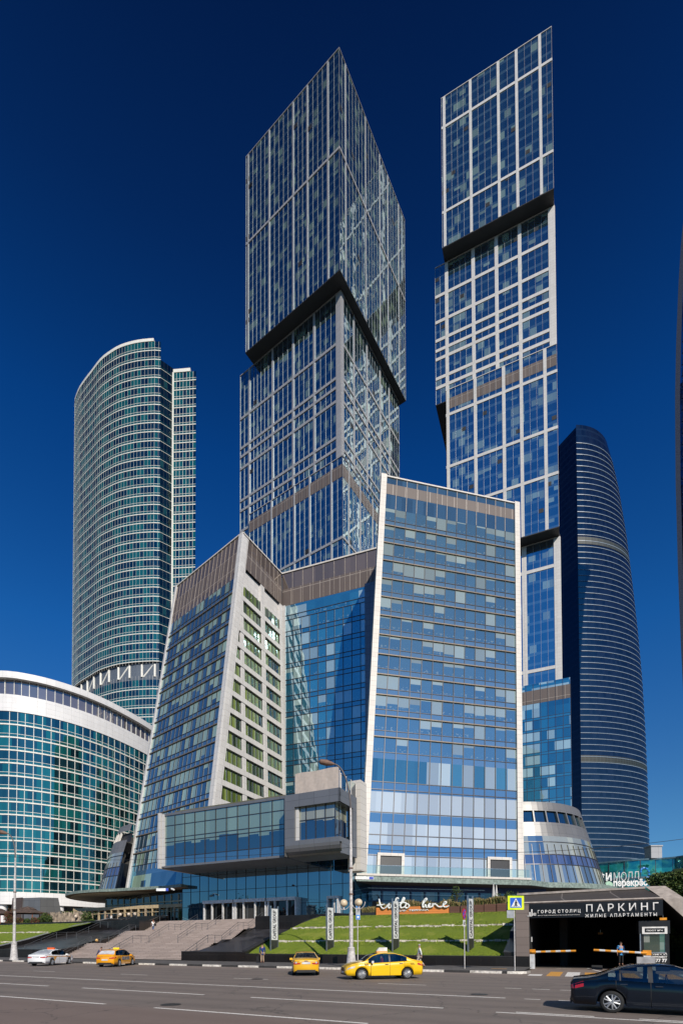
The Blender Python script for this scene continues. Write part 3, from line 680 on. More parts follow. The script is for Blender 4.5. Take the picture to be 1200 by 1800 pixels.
# box: glazed left part
TBX=58.5
bl=onp(283,1500,V*TBX,U); br=onp(500,1490,V*TBX,U); sl_,sr_=bl.dot(U),br.dot(U)
zb_=onp(497,1508,V*TBX,U).z; zt_=onp(500,1400,V*TBX,U).z
wb=flat_wall(st(sl_,TBX),U,sr_-sl_)
print('BOX',sl_,sr_,zb_,zt_)
def tilt(W,tl,z0,z1): f0=W.f; return Wall(lambda u,z: f0(u,z)+V*(-(z1-z)/(z1-z0)*-tl),W.L)
lf=MB(); Lb_=wb.L
g=MB(); wb.patch(g,.9,Lb_,zb_+.3,zt_-.35,0,0,10,1)
for i,q in enumerate(g.uv): g.uv[i]=[((p[0]-.9),6.6*4+(p[1]-zb_-.3)/(zt_-zb_-.65)*6.59) for p in q]
g.build('box_glazing',[g_bx],pod)
v=MB(); n=11
for k in range(1,n+1): u=.9+(Lb_-.9)*k/n; wb.bar(v,u-.05,u+.05,zb_+.3,zt_-.35,-.02,.09)
for fz in (.17,.47,.55,.80): z=zb_+.3+(zt_-zb_-.65)*fz; wb.bar(v,.9,Lb_,z-.04,z+.04,-.02,.07)
v.build('mullion_grid',[mull_dark],pod)
bxm=panelmat('box_cladding',(.21,.21,.22),2.2,1.2,.03,.05,.35,.4)
g=MB(); wb.bar(g,-.15,Lb_,zt_-.35,zt_,-8,.15); wb.bar(g,-.15,Lb_,zb_,zb_+.3,-8,.12); g.build('box_edge',[bxm],pod)
g=MB(); wb.bar(g,-.2,.25,zb_-.1,zt_+.15,-8,.5); wb.bar(g,.45,.85,zb_+.2,zt_-.1,-.3,.3); g.build('white_fin',[white_frame],pod)
# grey framed loggia part, standing 2 m forward
TG=TBX-2.4; gl_=onp(500,1450,V*TG,U).dot(U); gr_=onp(597,1450,V*TG,U).dot(U); z0g=onp(500,1507,V*TG,U).z; z1g=onp(500,1399,V*TG,U).z; wgx=flat_wall(st(gl_,TG),U,gr_-gl_); Lx=wgx.L
g=MB(); hF=1.7; LD0=(onp(627,1440,wgx.f(Lx,0),V)-wgx.f(Lx,0)).dot(V)-.1
wgx.bar(g,0,Lx,z1g-hF,z1g,-LD0,0); 
# bottom with rounded lower edge
for k in range(5):
    a0=k*R(18); a1=(k+1)*R(18); y0=1.4-1.4*math.sin(a0)  # quarter round
    f=lambda a:(1.4*(1-math.sin(a)), 1.4*(1-math.cos(a)))
    (d0,h0),(d1,h1)=(f(a0)[1],f(a0)[0]),(f(a1)[1],f(a1)[0])
    pA=lambda u,d,h: wgx.f(u,z0g+h)+V*d
    g.quad(pA(0,d1,h1),pA(Lx,d1,h1),pA(Lx,d0,h0),pA(0,d0,h0))
wgx.bar(g,0,Lx,z0g+1.4,z0g+2.0,-LD0,0)
wgx.bar(g,0,1.5,z0g+2.0,z1g-hF,-LD0,0)
qd=onp(627,1440,wgx.f(Lx,0),V); LD=(qd-wgx.f(Lx,0)).dot(V); print('LD',LD); W2=flat_wall(wgx.f(Lx,0),V,LD); W2.bar(g,0,LD,z1g-hF,z1g,-.2,.0); W2.bar(g,LD-1.2,LD,z0g+2,z1g-hF,-.2,0); W2.bar(g,.6,LD,z0g,z0g+2.0,-.2,0)
g.quad(wgx.f(0,z0g)+V*1.4,wgx.f(0,z0g)+V*LD0,wgx.f(Lx,z0g)+V*LD0,wgx.f(Lx,z0g)+V*1.4,0)
g.quad(wgx.f(0,z0g+.05)+V*LD0,wgx.f(0,z0g+.05),wgx.f(0,z1g),wgx.f(0,z1g)+V*LD0,0)
g.build('loggia_frame',[bxm],pod)
wi=flat_wall(wgx.f(1.5,0)+V*.6,U,Lx-1.5-.9)
g=MB(); wi.patch(g,0,wi.L,z0g+2.0,z1g-hF,0); 
for i,q in enumerate(g.uv): g.uv[i]=[(p[0],6.6*4+(p[1]-z0g-2)/(z1g-hF-z0g-2)*6.59) for p in q]
g.build('loggia_glazing',[glassmat('loggia_glass',1.3,6.6,.05,(.008,.02,.05),(.02,.05,.12),(.42,.42,.30),1.,.22,(.75,.92,1),.006,colvar=.3,fix=.40)],pod)
v=MB()
for k in range(5): u=wi.L*k/4; wi.bar(v,u-.05,u+.05,z0g+2,z1g-hF,-.02,.08)
wi.bar(v,0,wi.L,z0g+2+2.6,z0g+2.1+2.6,-.02,.08); v.build('mullion_grid',[mull_dark],pod); v=MB(); wi.bar(v,.0,.45,z0g+2,z1g-hF,.05,.3); v.build('white_fin',[white_frame],pod)
wi2=flat_wall(wi.f(wi.L,0),V,LD-1.9); g=MB(); wi2.patch(g,0,wi2.L,z0g+2,z1g-hF,0); 
for i,q in enumerate(g.uv): g.uv[i]=[(p[0],6.6*4+(p[1]-z0g-2)/(z1g-hF-z0g-2)*6.59) for p in q]
g.build('loggia_glazing',[MATS['loggia_glass']],pod)
for k in range(1,int(wi2.L)): v=MB(); wi2.bar(v,k-.04,k+.04,z0g+2,z1g-hF,-.02,.08); v.build('mullion',[mull_dark],pod)
# pale stair tower behind the box, white plinth wall right of it
g=MB(); q0=onp(603,1560,V*(TG+7.5),U); Wp=flat_wall(st(q0.dot(U)+1.6,TG+LD0+.6),U,3.4); Wp.bar(g,0,1.9,zb_-2,zt_+1.8,-2,0); g.build('white_pier',[stone],pod)
# roof terrace screen: posts with a cloth
zc=z1g; cl=MB(); wcl=flat_wall(wgx.f(1.0,0)+V*1.0,U,Lx-1.6)
for i in range(16):
    for j in range(5):
        def cp(i,j): 
            u=wcl.L*i/16; z=zc+.1+2.9*j/5+(.05*math.sin(i*.6) if j==5 else 0); return wcl.f(u,z)-V*(.015*math.sin(i*1.3+j*.6)+.008*math.sin(i*2.9+j))
        cl.quad(cp(i,j),cp(i+1,j),cp(i+1,j+1),cp(i,j+1))
clo=cl.build('cloth_screen',[pm('beige_cloth',(.46,.39,.34),.9,var=.04)],pod,smooth=True)
v=MB(); 
for k in range(6): p=wcl.f(wcl.L*k/5,zc)+V*.25; v.tube([p,p+Vector((0,0,2.6))],.06)
W3=flat_wall(wcl.f(wcl.L+.2,0)+V*.2,V,8)
for k in range(6): p=W3.f(k*1.5,zc); v.tube([p,p+Vector((0,0,2.2))],.07)
v.build('screen_post',[stone],pod); g=MB(); W3.bar(g,0,7.5,zc+.1,zc+2.1,-.02,.02); g.build('balustrade',[MATS['balustrade_glass']],pod)
g=MB(); wb2=flat_wall(wb.f(0,0)+V*.8,U,Lb_+1); wb2.bar(g,2,Lb_-.5,zt_,zt_+.5,-.5,0); g.build('planted_roof_edge',[pm('moss_roof',(.07,.08,.045),.95,col2=(.16,.14,.11),scale=1.2)],pod)
# revolving doors
g_door = glassmat('door_glass',1.0,9,.0,(.006,.007,.008),(.01,.01,.01),(.05,.05,.05),.2,.04,(.6,.7,.8),.02,colvar=.9)
dr_m=pm('door_metal',(.62,.61,.60),.4,.1); wdr=flat_wall(st(sA,TH-1.6),U,wh.L)
for pxa,pxb,rz_ in ((357,410,0),(412,467,0),(470,520,0)):
    ua=s_at(pxa,TH-1.6)-sA; ub=s_at(pxb,TH-1.6)-sA; g=MB()
    wdr.bar(g,ua,ub,8.25,8.75,-1.5,.25); wdr.bar(g,ua,ua+.22,5.6,8.25,-1.5,0); wdr.bar(g,ub-.22,ub,5.6,8.25,-1.5,0)
    un=(ua+ub)/2; wdr.bar(g,un-1.15,un-1.03,5.6,8.25,-.1,.3); wdr.bar(g,un+1.03,un+1.15,5.6,8.25,-.1,.3)
    dd=g.build('revolving_door',[dr_m],pod); g=MB(); wdr.patch(g,ua+.2,ub-.2,5.65,8.25,-.3); g.build('door_glass',[g_door],dd)
ua=s_at(574,TH-.8)-sA; ub=s_at(594,TH-.8)-sA; g=MB(); wd5=flat_wall(st(sA,TH-.8),U,wh.L); wd5.bar(g,ua,ub,8.3,8.7,-.8,.0); wd5.bar(g,ua,ua+.2,5.6,8.3,-.8,0); wd5.bar(g,ub-.2,ub,5.6,8.3,-.8,0); wd5.bar(g,ua+1.1,ua+1.2,5.6,8.3,-.4,0)
g.build('side_door',[dr_m],pod)
# ================================================================== NEIGHBOURING TOWERS
g_te = glassmat('teal_glass',1.5,4.0,.28,(.003,.010,.014),(.008,.07,.065),(.010,.11,.10),.40,.22,(.42,.80,.70),.012,full=.9,colvar=.8,wob2=.5)
g_te2= glassmat('teal_glass_low',2.4,4.0,.28,(.004,.018,.025),(.007,.08,.08),(.008,.12,.12),.40,.22,(.42,.85,.80),.012,full=.9,colvar=.7,wob2=.5)
wl_ = pm('white_lines',(.68,.66,.60),.5)
def curtain(root,W,z0,z1,fh,pitch,gm,hb=.35,vb=.10,skip=(),nu=24,prot=.12,sub=True,vmat=None,L=None):
    L=L or W.L; n=int(round((z1-z0)/fh)); fh=(z1-z0)/n; vm=MB()
    for k in range(n):
        za=z0+fh*k
        if any(a<=za+fh/2<=b for a,b in skip): continue
        g=MB(); W.patch(g,0,L,za,za+fh,0,0,nu,1)
        for i,q in enumerate(g.uv): g.uv[i]=[(p[0],4.0*k+(p[1]-za)/fh*3.999) for p in q]
        g.build('window_band',[gm],root,smooth=True)
        hm=MB(); W.bar(hm,0,L,za-hb/2,za+hb/2,-.02,prot,0,nu)
        if sub: W.bar(hm,0,L,za+fh*.28-.06,za+fh*.28+.06,-.02,prot*.5,0,nu)
        hm.build('floor_band',[wl_],root)
    m_=int(L/pitch)
    for k in range(m_+1):
        u=k*pitch
        zs=[z0]+[x for s_ in skip for x in s_]+[z1]
        for a,b in zip(zs[::2],zs[1::2]): W.bar(vm,u-vb/2,u+vb/2,a,b,-.02,prot*.3)
    vm.build('mullion_grid',[vmat or wl_],root)
# tall curved tower at left
tc=thing('curved_tower','tall curved teal glass tower with white floor lines','tower',(-100,240,5.6))
ptsT=[(270,598.7),(240,602),(212,610),(193,621),(177,633.7),(160.7,654.7),(146.7,673),(137,689.7),(131.5,715)]
zT=263.
q=ray(282.5,600.5); k=(zT-EYE)/q.z; EZ=Vector((q.x*k,q.y*k,0)); plan=[(EZ.x,EZ.y)]
for px,py in ptsT:
    q=ray(px,py+1.0); k=(zT-EYE)/q.z; plan.append((q.x*k,q.y*k))
plan=plan[::-1]; e=Vector((plan[0][0]-plan[1][0],plan[0][1]-plan[1][1],0)).normalized()
q0=Vector((plan[0][0],plan[0][1],0)); plan=[(q0.x+1.5,q0.y+20),(q0.x-.3,q0.y+9)]+plan
WT=curve_wall(plan)
curtain(tc,WT,5.6,zT,4.0,1.5,g_te,skip=((116,121),),nu=30,vb=.05,hb=.34,prot=.08)
g=MB(); WT.bar(g,0,WT.L-3,zT,zT+1.3,-1.2,.15,0,30); g.build('roof_rim',[wl_],tc)
g=MB(); WT.patch(g,0,WT.L,116,121,-3.0,0,24,1); g.build('recess_wall',[pm('recess_beige',(.25,.22,.18),.8)],tc)
for k in range(3,16):
    u=k*5.6
    if u<WT.L-1: v=MB(); v.tube([WT.pt(u,115.8,-.9),WT.pt(u,121.2,-.9)],.5,10); v.build('column',[wl_],tc)
    if k%2 and u+5<WT.L: v=MB(); v.tube([WT.pt(u+.6,116,-1.2),WT.pt(u+5,121,-1.2)],.42,8); v.build('brace',[wl_],tc)
q=ray(304.5,647.7); k=(255-EYE)/q.z; E2=Vector((q.x*k,q.y*k,0)); q=ray(344.5,650); k=(253.5-EYE)/q.z; E3=Vector((q.x*k,q.y*k,0)); print('E',EZ,E2,E3)
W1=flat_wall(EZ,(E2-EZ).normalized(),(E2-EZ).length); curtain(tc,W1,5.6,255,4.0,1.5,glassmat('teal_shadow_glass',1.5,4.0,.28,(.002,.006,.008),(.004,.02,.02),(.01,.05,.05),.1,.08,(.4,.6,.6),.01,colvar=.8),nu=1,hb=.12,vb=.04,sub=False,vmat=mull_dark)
W2_=flat_wall(E2,(E3-E2).normalized(),(E3-E2).length); curtain(tc,W2_,5.6,253,4.0,1.5,g_te,nu=2)
g=MB(); W2_.bar(g,0,W2_.L*.75,253,254.5,-1,.2); W2_.bar(g,-.35,.35,5.6,253,-.1,.3); g.build('roof_rim',[wl_],tc)
g=MB(); prism(g,[(EZ.x-.2,EZ.y+.5),(E2.x-.2,E2.y+.4),(E3.x-.1,E3.y+.3),(E3.x-9.5,E3.y+30),(-110,270),(plan[1][0]+1.5,plan[1][1]+2)]+[(p[0]+.6,p[1]+.8) for p in plan[2:-1]],5.6,252); g.build('tower_core',[MATS['core_wall']],tc)
# low curved block
tb=thing('curved_building','low curved teal glass block with white roof rim behind the gazebo','building',(-90,160,5.6))
pl=[]
zN=84.8
for px,py in ((0,1178.7),(52,1185),(104.4,1198),(157,1216.6),(209,1241),(266,1275)):
    q=ray(px,py+1.5); k=(zN-EYE)/q.z; pl.append((q.x*k,q.y*k))
a=pl[0]; pl=[(a[0]-32,a[1]+6),(a[0]-17,a[1]+.5)]+pl; b=pl[-1]; pl+=[(b[0]+2,b[1]+20)]
WN=curve_wall(pl); ZN0=17.2; ZN1=72.6
curtain(tb,WN,ZN0,ZN1,3.96,2.35,g_te2,hb=.42,vb=.16,nu=40,prot=.15)
rimw=panelmat('white_rim',(.78,.76,.75),2.4,1.6,.03,.03,.5)
for a_,b_,c_ in ((ZN1,ZN1+5.2,.25),(ZN1+10.2,zN,.5),(13.6,ZN0,.25)): g=MB(); WN.bar(g,0,WN.L,a_,b_,-2,c_,0,40); g.build('white_band',[rimw],tb)
g=MB(); WN.patch(g,0,WN.L,ZN1+5.2,ZN1+10.2,-1.0,0,40,1); g.build('attic_glazing',[glassmat('attic_glass',2.4,99,.0,(.12,.11,.12),(.1,.1,.1),(.2,.2,.2),.0,.2,(.8,.8,.85),.01,colvar=.2)],tb)
for k in range(int(WN.L/2.4)): v=MB(); WN.bar(v,k*2.4,k*2.4+.18,ZN1+5.2,ZN1+10.2,-1.0,-.8); v.build('attic_post',[wl_],tb)
g=MB(); WN.patch(g,0,WN.L,5.6,13.6,-4,0,30,1); g.build('ground_floor_glazing',[g_sh],tb)
for k in range(1,12):
    c=WN.pt(k*8.4,0,-1.5); g=MB(); g.tube([(c.x,c.y,5.6),(c.x,c.y,13.7)],1.1,16); g.build('column',[rimw],tb,smooth=False)
g=MB(); pb=[WN.pt(WN.L*k/20,0,-1.9) for k in range(21)]; slab(g,[(p.x,p.y) for p in pb]+[(-60,235),(-150,235)],zN-2,zN-.6,0,0,0); g.build('roof_slab',[roof_grey],tb)
g=MB(); slab(g,[(p.x,p.y) for p in pb]+[(-60,235),(-150,235)],13.7,14.4,0,0,0); g.build('floor_slab',[roof_grey],tb)
# curved dark tower at right
td=thing('curved_tower','dark blue pointed tower with curved side and thin white floor lines','tower',(150,310,5.6))
g_im = glassmat('imperial_glass',1.6,4.0,.25,(.006,.009,.016),(.010,.018,.030),(.18,.24,.24),.0,.11,(.50,.58,.70),.010,full=.6,colvar=.5)
prof=[(745,1013),(775,1052),(800,1066),(830,1077),(880,1091),(960,1106),(1040,1117),(1120,1127),(1200,1135),(1290,1141),(1400,1146),(1500,1149),(1600,1151)]
D0=300.
def arx(z):  # arris position: leans slightly with the lens
    return (P(1012,745,D0).x)
AX=P(1012,745,D0).x; AY=D0
ZI=P(1012,745,D0).z
ptI=[P(px_,py_,D0+24*min(1,(px_-1013)/50)) for py_,px_ in prof]; tabI=[(q.z,q.x) for q in ptI][::-1]
def wI(z):
    if z<=tabI[0][0]: x=tabI[0][1]
    elif z>=tabI[-1][0]: x=tabI[-1][1]
    else:
        for (a,b),(c,d) in zip(tabI[:-1],tabI[1:]):
            if a<=z<=c: x=b+(d-b)*(z-a)/(c-a); break
    return max(.05,(x-AX)*.965)
LI=math.pi*.62*46
def fI(u,z):
    a=u/46.; w_=wI(z); return Vector((AX+w_*math.sin(min(a,1.9)), AY+30*(1-math.cos(a))*min(1,w_/30+.3)-2*math.sin(a*2)*.0, z))
WI=Wall(fI,46*1.9)
zlist=[]; z=5.6
while z<ZI-14: zlist.append(z); z+=3.55
zlist.append(z)
for k in range(len(zlist)-1):
    hm=MB(); g=MB(); WI.patch(g,0,WI.L,zlist[k],zlist[k+1],0,0,20,1)
    for i,q in enumerate(g.uv): g.uv[i]=[(p[0],4.0*k+(p[1]-zlist[k])/3.55*3.999) for p in q]
    g.build('window_band',[g_im],td,smooth=True)
    step = 1
    WI.bar(hm,0,WI.L,zlist[k+1]-.15,zlist[k+1]+.15,-.05,.20,0,20); hm.build('floor_band',[pm('pale_blue_band',(.20,.26,.33),.4)],td)
g=MB(); WI.patch(g,0,WI.L,zlist[-1],ZI-.5,0,0,20,4); g.build('crown_glazing',[g_im],td,smooth=True)
for zc_ in (ZI-72,ZI-205):
    g=MB(); WI.bar(g,0,WI.L,zc_-2.2,zc_+2.2,-.1,.15,0,20); g.build('technical_band',[panelmat('louvre_band%d'%int(zc_),(.012,.017,.018),2,1.4,.25,.2,.6,gapcol=(.03,.045,.045))],td)
WL=flat_wall(Vector((AX-9,AY+19,0)),Vector((9,-19,0)).normalized(),math.hypot(9,19)); g=MB(); WL.patch(g,0,WL.L,5.6,ZI-2,0,0,2,1); g.build('side_glazing',[glassmat('imperial_side',1.6,4.0,.3,(.004,.006,.012),(.008,.014,.03),(.02,.03,.04),.0,.05,(.4,.5,.7),.01)],td)  # darker copy of the tower glass, its unlit side put into the colour
g=MB(); 
for k in range(0,24):
    za=5.6+(ZI-6)*k/24; zb2=5.6+(ZI-6)*(k+1)/24
    q=[fI(0,za),fI(WI.L,za),Vector((AX-9,AY+19,za))+Vector((8,30,0))]; r=[fI(0,zb2),fI(WI.L,zb2),Vector((AX-9,AY+19,zb2))+Vector((8,30,0))]
    g.quad(q[1],q[2],r[2],r[1])
g.build('rear_wall',[MATS['core_wall']],td)
# sliver of a bulging tower at the right edge
te=thing('bulging_tower','dark bulging tower just showing at the right edge, with a scalloped pale rim','tower',(150,190,5.6))
DE=190.; pe=[(375,1202),(420,1197),(500,1192),(600,1188),(700,1186),(850,1187),(1000,1191),(1130,1196),(1250,1202),(1500,1212)]
tabE=[(P(px_,py_,DE).z,P(px_,py_,DE).x) for py_,px_ in pe][::-1]
def ex(z):
    if z<=tabE[0][0]: return tabE[0][1]
    if z>=tabE[-1][0]: return tabE[-1][1]+(z-tabE[-1][0])*.35
    for (a,b),(c,d) in zip(tabE[:-1],tabE[1:]):
        if a<=z<=c: return b+(d-b)*(z-a)/(c-a)
g=MB(); g2=MB(); zs=[5.6+(P(1200,330,DE).z-5.6)*k/64 for k in range(65)]
for k in range(64):
    a,b=zs[k],zs[k+1]; xa,xb=ex(a),ex(b); sc_=.55
    g2.quad((xa,DE,a),(xa+1.1,DE-1.2,a),(xb+1.1,DE-1.2,b),(xb,DE,b))
    xm=(xa+xb)/2
    g.quad((xa+1.5,DE-1.5,a+.3),(xa+40,DE-24,a+.3),(xb+40,DE-24,b-.3),(xb+1.9,DE-1.5,b-.3)); g.quad((xb+1.5,DE-1.2,b-.4),(xa+40,DE-23.8,b-.4),(xb+40,DE-23.8,b+.4),(xb+1.5,DE-1.2,b+.4))
    g.quad((xa,DE,a),(xb,DE,b),(xb+26,DE+30,b),(xa+26,DE+30,a)); g.quad((xa+26,DE+30,a),(xb+26,DE+30,b),(xb+45,DE+20,b),(xa+45,DE+20,a))
g.build('facade',[glassmat('bulge_glass',1.6,4.,.3,(.004,.004,.006),(.01,.01,.012),(.02,.02,.02),.2,.12,(.5,.55,.65),.02)],te); g2.build('rim',[pm('blue_grey_rim',(.04,.05,.08),.5)],te)
# green mall behind the car park
mall=thing('shopping_mall','low green glass mall with white roof lettering on its front, right of the round corner','building',(60,115,5.6))
g_ml=glassmat('mall_glass',3.2,9,.0,(.004,.09,.085),(.0,.05,.05),(.015,.26,.24),.35,.30,(.3,.85,.8),.06,rough=.03,full=.3,colvar=.7,wob2=6)
DM=112.; mA=P(1040,1520,DM+6); mB=P(1178,1502,DM-2); mC=P(1300,1500,DM-12)
WM=curve_wall([(mA.x-8,mA.y+5),(mA.x,mA.y),((mA.x+mB.x)/2,(mA.y+mB.y)/2-1.5),(mB.x,mB.y),(mC.x,mC.y),(mC.x+30,mC.y-15)])
ztm=P(1100,1513,DM).z
g=MB(); WM.patch(g,0,WM.L,ztm-3.6,ztm,0,0,30,2); WM.patch(g,0,WM.L,5.6,ztm-4.0,-.3,0,30,2); g.build('mall_glazing',[g_ml],mall)
g=MB(); WM.bar(g,0,WM.L,ztm,ztm+.35,-12,.3,0,24); WM.bar(g,0,WM.L,ztm-4.0,ztm-3.6,-.3,.25,0,24); g.build('roof_rim',[pm('mall_rim',(.06,.12,.16),.4)],mall)
v=MB()
for k in range(0,int(WM.L/3.2)): WM.bar(v,k*3.2,k*3.2+.12,5.6,ztm,-.28,.12)
v.build('mullion_grid',[mull_dark],mall)
q=P(1168,1500,DM-4); g=MB(); g.box((q.x,q.y+4,ztm+1.6),(2.4,2.4,2.6)); g.box((q.x,q.y+4,ztm+3.0),(2.7,2.7,.3)); g.build('roof_vent',[grey_frame],mall)
q=P(1135,1500,DM-1); 
sgn_w=pm('sign_white',(.80,.80,.78),.5); sgn_g=pm('sign_grey_white',(.62,.62,.62),.5)
# lettering
qa=P(1046,1552,DM-.8); qb=P(1121,1548,DM-3.0); xd=(qb-qa); 
text('sign_lettering','АФИ',1,sgn_w,qa-xd*.12+Vector((0,-.6,0)),xd,(0,0,1),mall,depth=.25,off=.03,width=xd.length*.47,height=2.0)
text('sign_lettering','МОЛЛ',1,sgn_g,qa+xd*.40+Vector((0,-.6,0)),xd,(0,0,1),mall,depth=.25,off=-.01,width=xd.length*.58,height=1.9)
qc=P(1075,1562.5,DM-3); qd=P(1140,1561,DM-5); xd=qd-qc
text('sign_lettering','перекрёсток',1,sgn_w,qc+Vector((0,-.6,0)),xd,(0,0,1),mall,depth=.25,off=.04,width=xd.length*1.25,height=1.9)
g=MB(); q=P(1068,1557,DM-3.6); g.tube([q,q+Vector((0,-.4,0))],.85,20); g.build('sign_roundel',[pm('roundel_green',(.35,.55,.4),.5)],mall)
g=MB(); q=P(1133,1536,DM-6)
for k in range(7): a=R(200-k*40); g.tube([q+Vector((.9*math.cos(a),0,.5+.9*math.sin(a)-k*.1)),q+Vector((.9*math.cos(a-.5),0,.5+.9*math.sin(a-.5)-k*.1))],.22,8)
g.build('blue_emblem',[pm('emblem_blue',(.02,.2,.55),.4)],mall)
# ================================================================== GROUND, ROAD, STAIRS, LAWNS
def asphalt():
    m,t=newmat('asphalt'); g=N(t); tc=g.n('TexCoord').outputs['Object']
    n1=g.noise(.12,4,tc); n2=g.noise(9,6,tc,.7); n3=g.noise(1.3,5,tc)
    mpg=g.n('Mapping'); g.l(tc,mpg.inputs[0]); mpg.inputs['Rotation'].default_value=(0,0,R(26)); mpg.inputs['Scale'].default_value=(.05,1.2,1); n4=g.noise(1,4,mpg.outputs[0])
    c=g.mix(n1.outputs[0],(.150,.122,.106),(.215,.172,.148)); c=g.mix(g.m('MULTIPLY',n2.outputs[0],.55),c,(.05,.046,.045)); c=g.mix(g.m('MULTIPLY',g.m('GREATER_THAN',n3.outputs[0],.60),.16),c,(.05,.045,.045))
    c=g.mix(g.m('MULTIPLY',n4.outputs[0],.45),c,(.23,.185,.158))
    dt=g.n('VectorMath',operation='DOT_PRODUCT'); g.l(tc,dt.inputs[0]); dt.inputs[1].default_value=tuple(V); lane=g.m('FRACT',g.m('DIVIDE',g.m('SUBTRACT',dt.outputs['Value'],12.2),3.8)); trk=g.m('ABSOLUTE',g.m('SUBTRACT',g.m('ABSOLUTE',g.m('SUBTRACT',lane,.5)),.22)); tm=g.n('MapRange'); g.l(trk,tm.inputs[0]); tm.inputs[1].default_value=.03; tm.inputs[2].default_value=.14; tm.inputs[3].default_value=.38; tm.inputs[4].default_value=0
    c=g.mix(g.m('MULTIPLY',tm.outputs[0],g.m('ADD',.35,n4.outputs[0])),c,(.085,.070,.062))
    kd_=g.n('MapRange'); g.l(dt.outputs['Value'],kd_.inputs[0]); kd_.inputs[1].default_value=30.5; kd_.inputs[2].default_value=34; c=g.mix(g.m('MULTIPLY',kd_.outputs[0],g.m('MULTIPLY',n3.outputs[0],.9)),c,(.27,.21,.17))
    nr_=g.n('MapRange'); g.l(dt.outputs['Value'],nr_.inputs[0]); nr_.inputs[1].default_value=12.6; nr_.inputs[2].default_value=11.6; c=g.mix(g.m('MULTIPLY',nr_.outputs[0],.6),c,(.165,.115,.095))
    vo=g.n('TexVoronoi'); vo.feature='DISTANCE_TO_EDGE'; vo.inputs['Scale'].default_value=.22; wv=g.noise(2,4,tc); g.l(g.vm('ADD',tc,g.vm('SCALE',wv.outputs['Color'],sc=.8)),vo.inputs['Vector'])
    c=g.mix(g.m('MULTIPLY',g.m('LESS_THAN',vo.outputs['Distance'],.006),.5),c,(.035,.033,.033))
    p=g.n('BsdfPrincipled'); g.l(c,p.inputs['Base Color']); p.inputs['Roughness'].default_value=.8; b=g.n('Bump'); b.inputs['Strength'].default_value=.35; b.inputs['Distance'].default_value=.01; n5=g.noise(60,3,tc); g.l(n5.outputs[0],b.inputs['Height']); g.l(b.outputs[0],p.inputs['Normal'])
    g.out(p.outputs[0]); return m
asph=asphalt()
def sheet(name,pts,mat,z=None): 
    mb=MB(); mb.poly([Vector((p[0],p[1],z if z is not None else p[2])) for p in pts]); return struct(mb.build(name,[mat]))
sheet('ground',[(-3000,-3000),(3000,-3000),(3000,3000),(-3000,3000)],pm('far_ground',(.10,.095,.085),.9,scale=.02),-.05)
sheet('road',[st(-160,-14),st(160,-14),st(160,34.3),st(-160,34.3)],asph,.0)
def rline(name,s0,s1,t,w_=.16,z=.004,mat=None):
    mb=MB(); mb.poly([st(s0,t-w_/2,z),st(s1,t-w_/2,z),st(s1,t+w_/2,z),st(s0,t+w_/2,z)]); return struct(mb.build(name,[mat or paint]))
def worn(name,col):
    m,t=newmat(name); g=N(t); tc=g.n('TexCoord').outputs['Object']; n=g.noise(14,6,tc,.7); 
    c=g.mix(g.m('MULTIPLY',g.m('GREATER_THAN',n.outputs[0],.57),.7),col,(.16,.14,.13)); p=g.n('BsdfPrincipled'); g.l(c,p.inputs['Base Color']); p.inputs['Roughness'].default_value=.7; g.out(p.outputs[0]); return m
paint=worn('road_paint',(.72,.69,.64)); ypaint=worn('yellow_paint',(.62,.30,.05))
L1=19.75; rline('lane_line',-160,s_at(887,L1),L1,.17)
for a,b in ((-80,s_at(-60,16)),(s_at(-30,16),s_at(86,16)),(s_at(145,16),s_at(359,16)),(s_at(441,16),s_at(778,16))): rline('lane_line',a,b,16.0,.15)
rline('lane_line',s_at(872,15.95),40,15.75,.13)
for k in range(5): 
    a=s_at(905,16.0)+k*3.2; rline('lane_line',a,a+2.1,16.0,.13)
for a,b in ((s_at(-260,12.2),s_at(186,12.2)),(s_at(272,12.2),s_at(646,12.2))): rline('lane_line',a,b,12.2,.14)
for a,b in ((60,97),(212,260),(410,471),(664,748),(886,915),(934,965),(983,1003),(1022,1044)): rline('lane_line',s_at(a,23.9),s_at(b,23.9),23.9,.12)
for a,b in ((920,948),(980,1010),(1040,1075)): rline('lane_line',s_at(a,19.75),s_at(b,19.75),19.75,.12)
# pavement with a painted kerb
SK=s_at(925,34.3)
side=pm('pavement_asphalt',(.085,.078,.074),.85,var=.2,scale=1.5,bump=.2)
mb=MB(); b=[st(-160,34.5),st(SK-1.0,34.5),st(SK-.3,36.0),st(SK-.3,40.79),st(-160,40.79)]
mb.poly([p+Vector((0,0,.15)) for p in b]); struct(mb.build('pavement',[side]))
kd=pm('kerb_dark',(.035,.033,.033),.8); kw=pm('kerb_white',(.62,.58,.52),.8,var=.2,scale=5); kg=pm('kerb_grey',(.26,.24,.22),.85)
mb=MB(); s0=-120.; k=0
while s0<SK-1.3:
    Lk=2.05 if k%2 else 1.75; s1=min(s0+Lk,SK-1.2)
    b=[st(s0,34.3),st(s1,34.3),st(s1,34.52),st(s0,34.52)]; 
    mb.hexa([p+Vector((0,0,-.02)) for p in b],[p+Vector((0,0,.153)) for p in b],k%2); s0=s1+.015; k+=1
for k in range(6):  # curved end of the kerb
    a0=R(-90+k*15); a1=R(-90+(k+1)*15); cs,ct=SK-1.2,35.6; f=lambda a,r: st(cs+r*math.cos(a),ct+r*math.sin(a))
    b=[f(a0,1.08),f(a0,1.3),f(a1,1.3),f(a1,1.08)]; mb.hexa([p+Vector((0,0,-.02)) for p in b],[p+Vector((0,0,.153)) for p in b],1 if k<4 else 2)
struct(mb.build('kerb',[kd,kw,kg]))
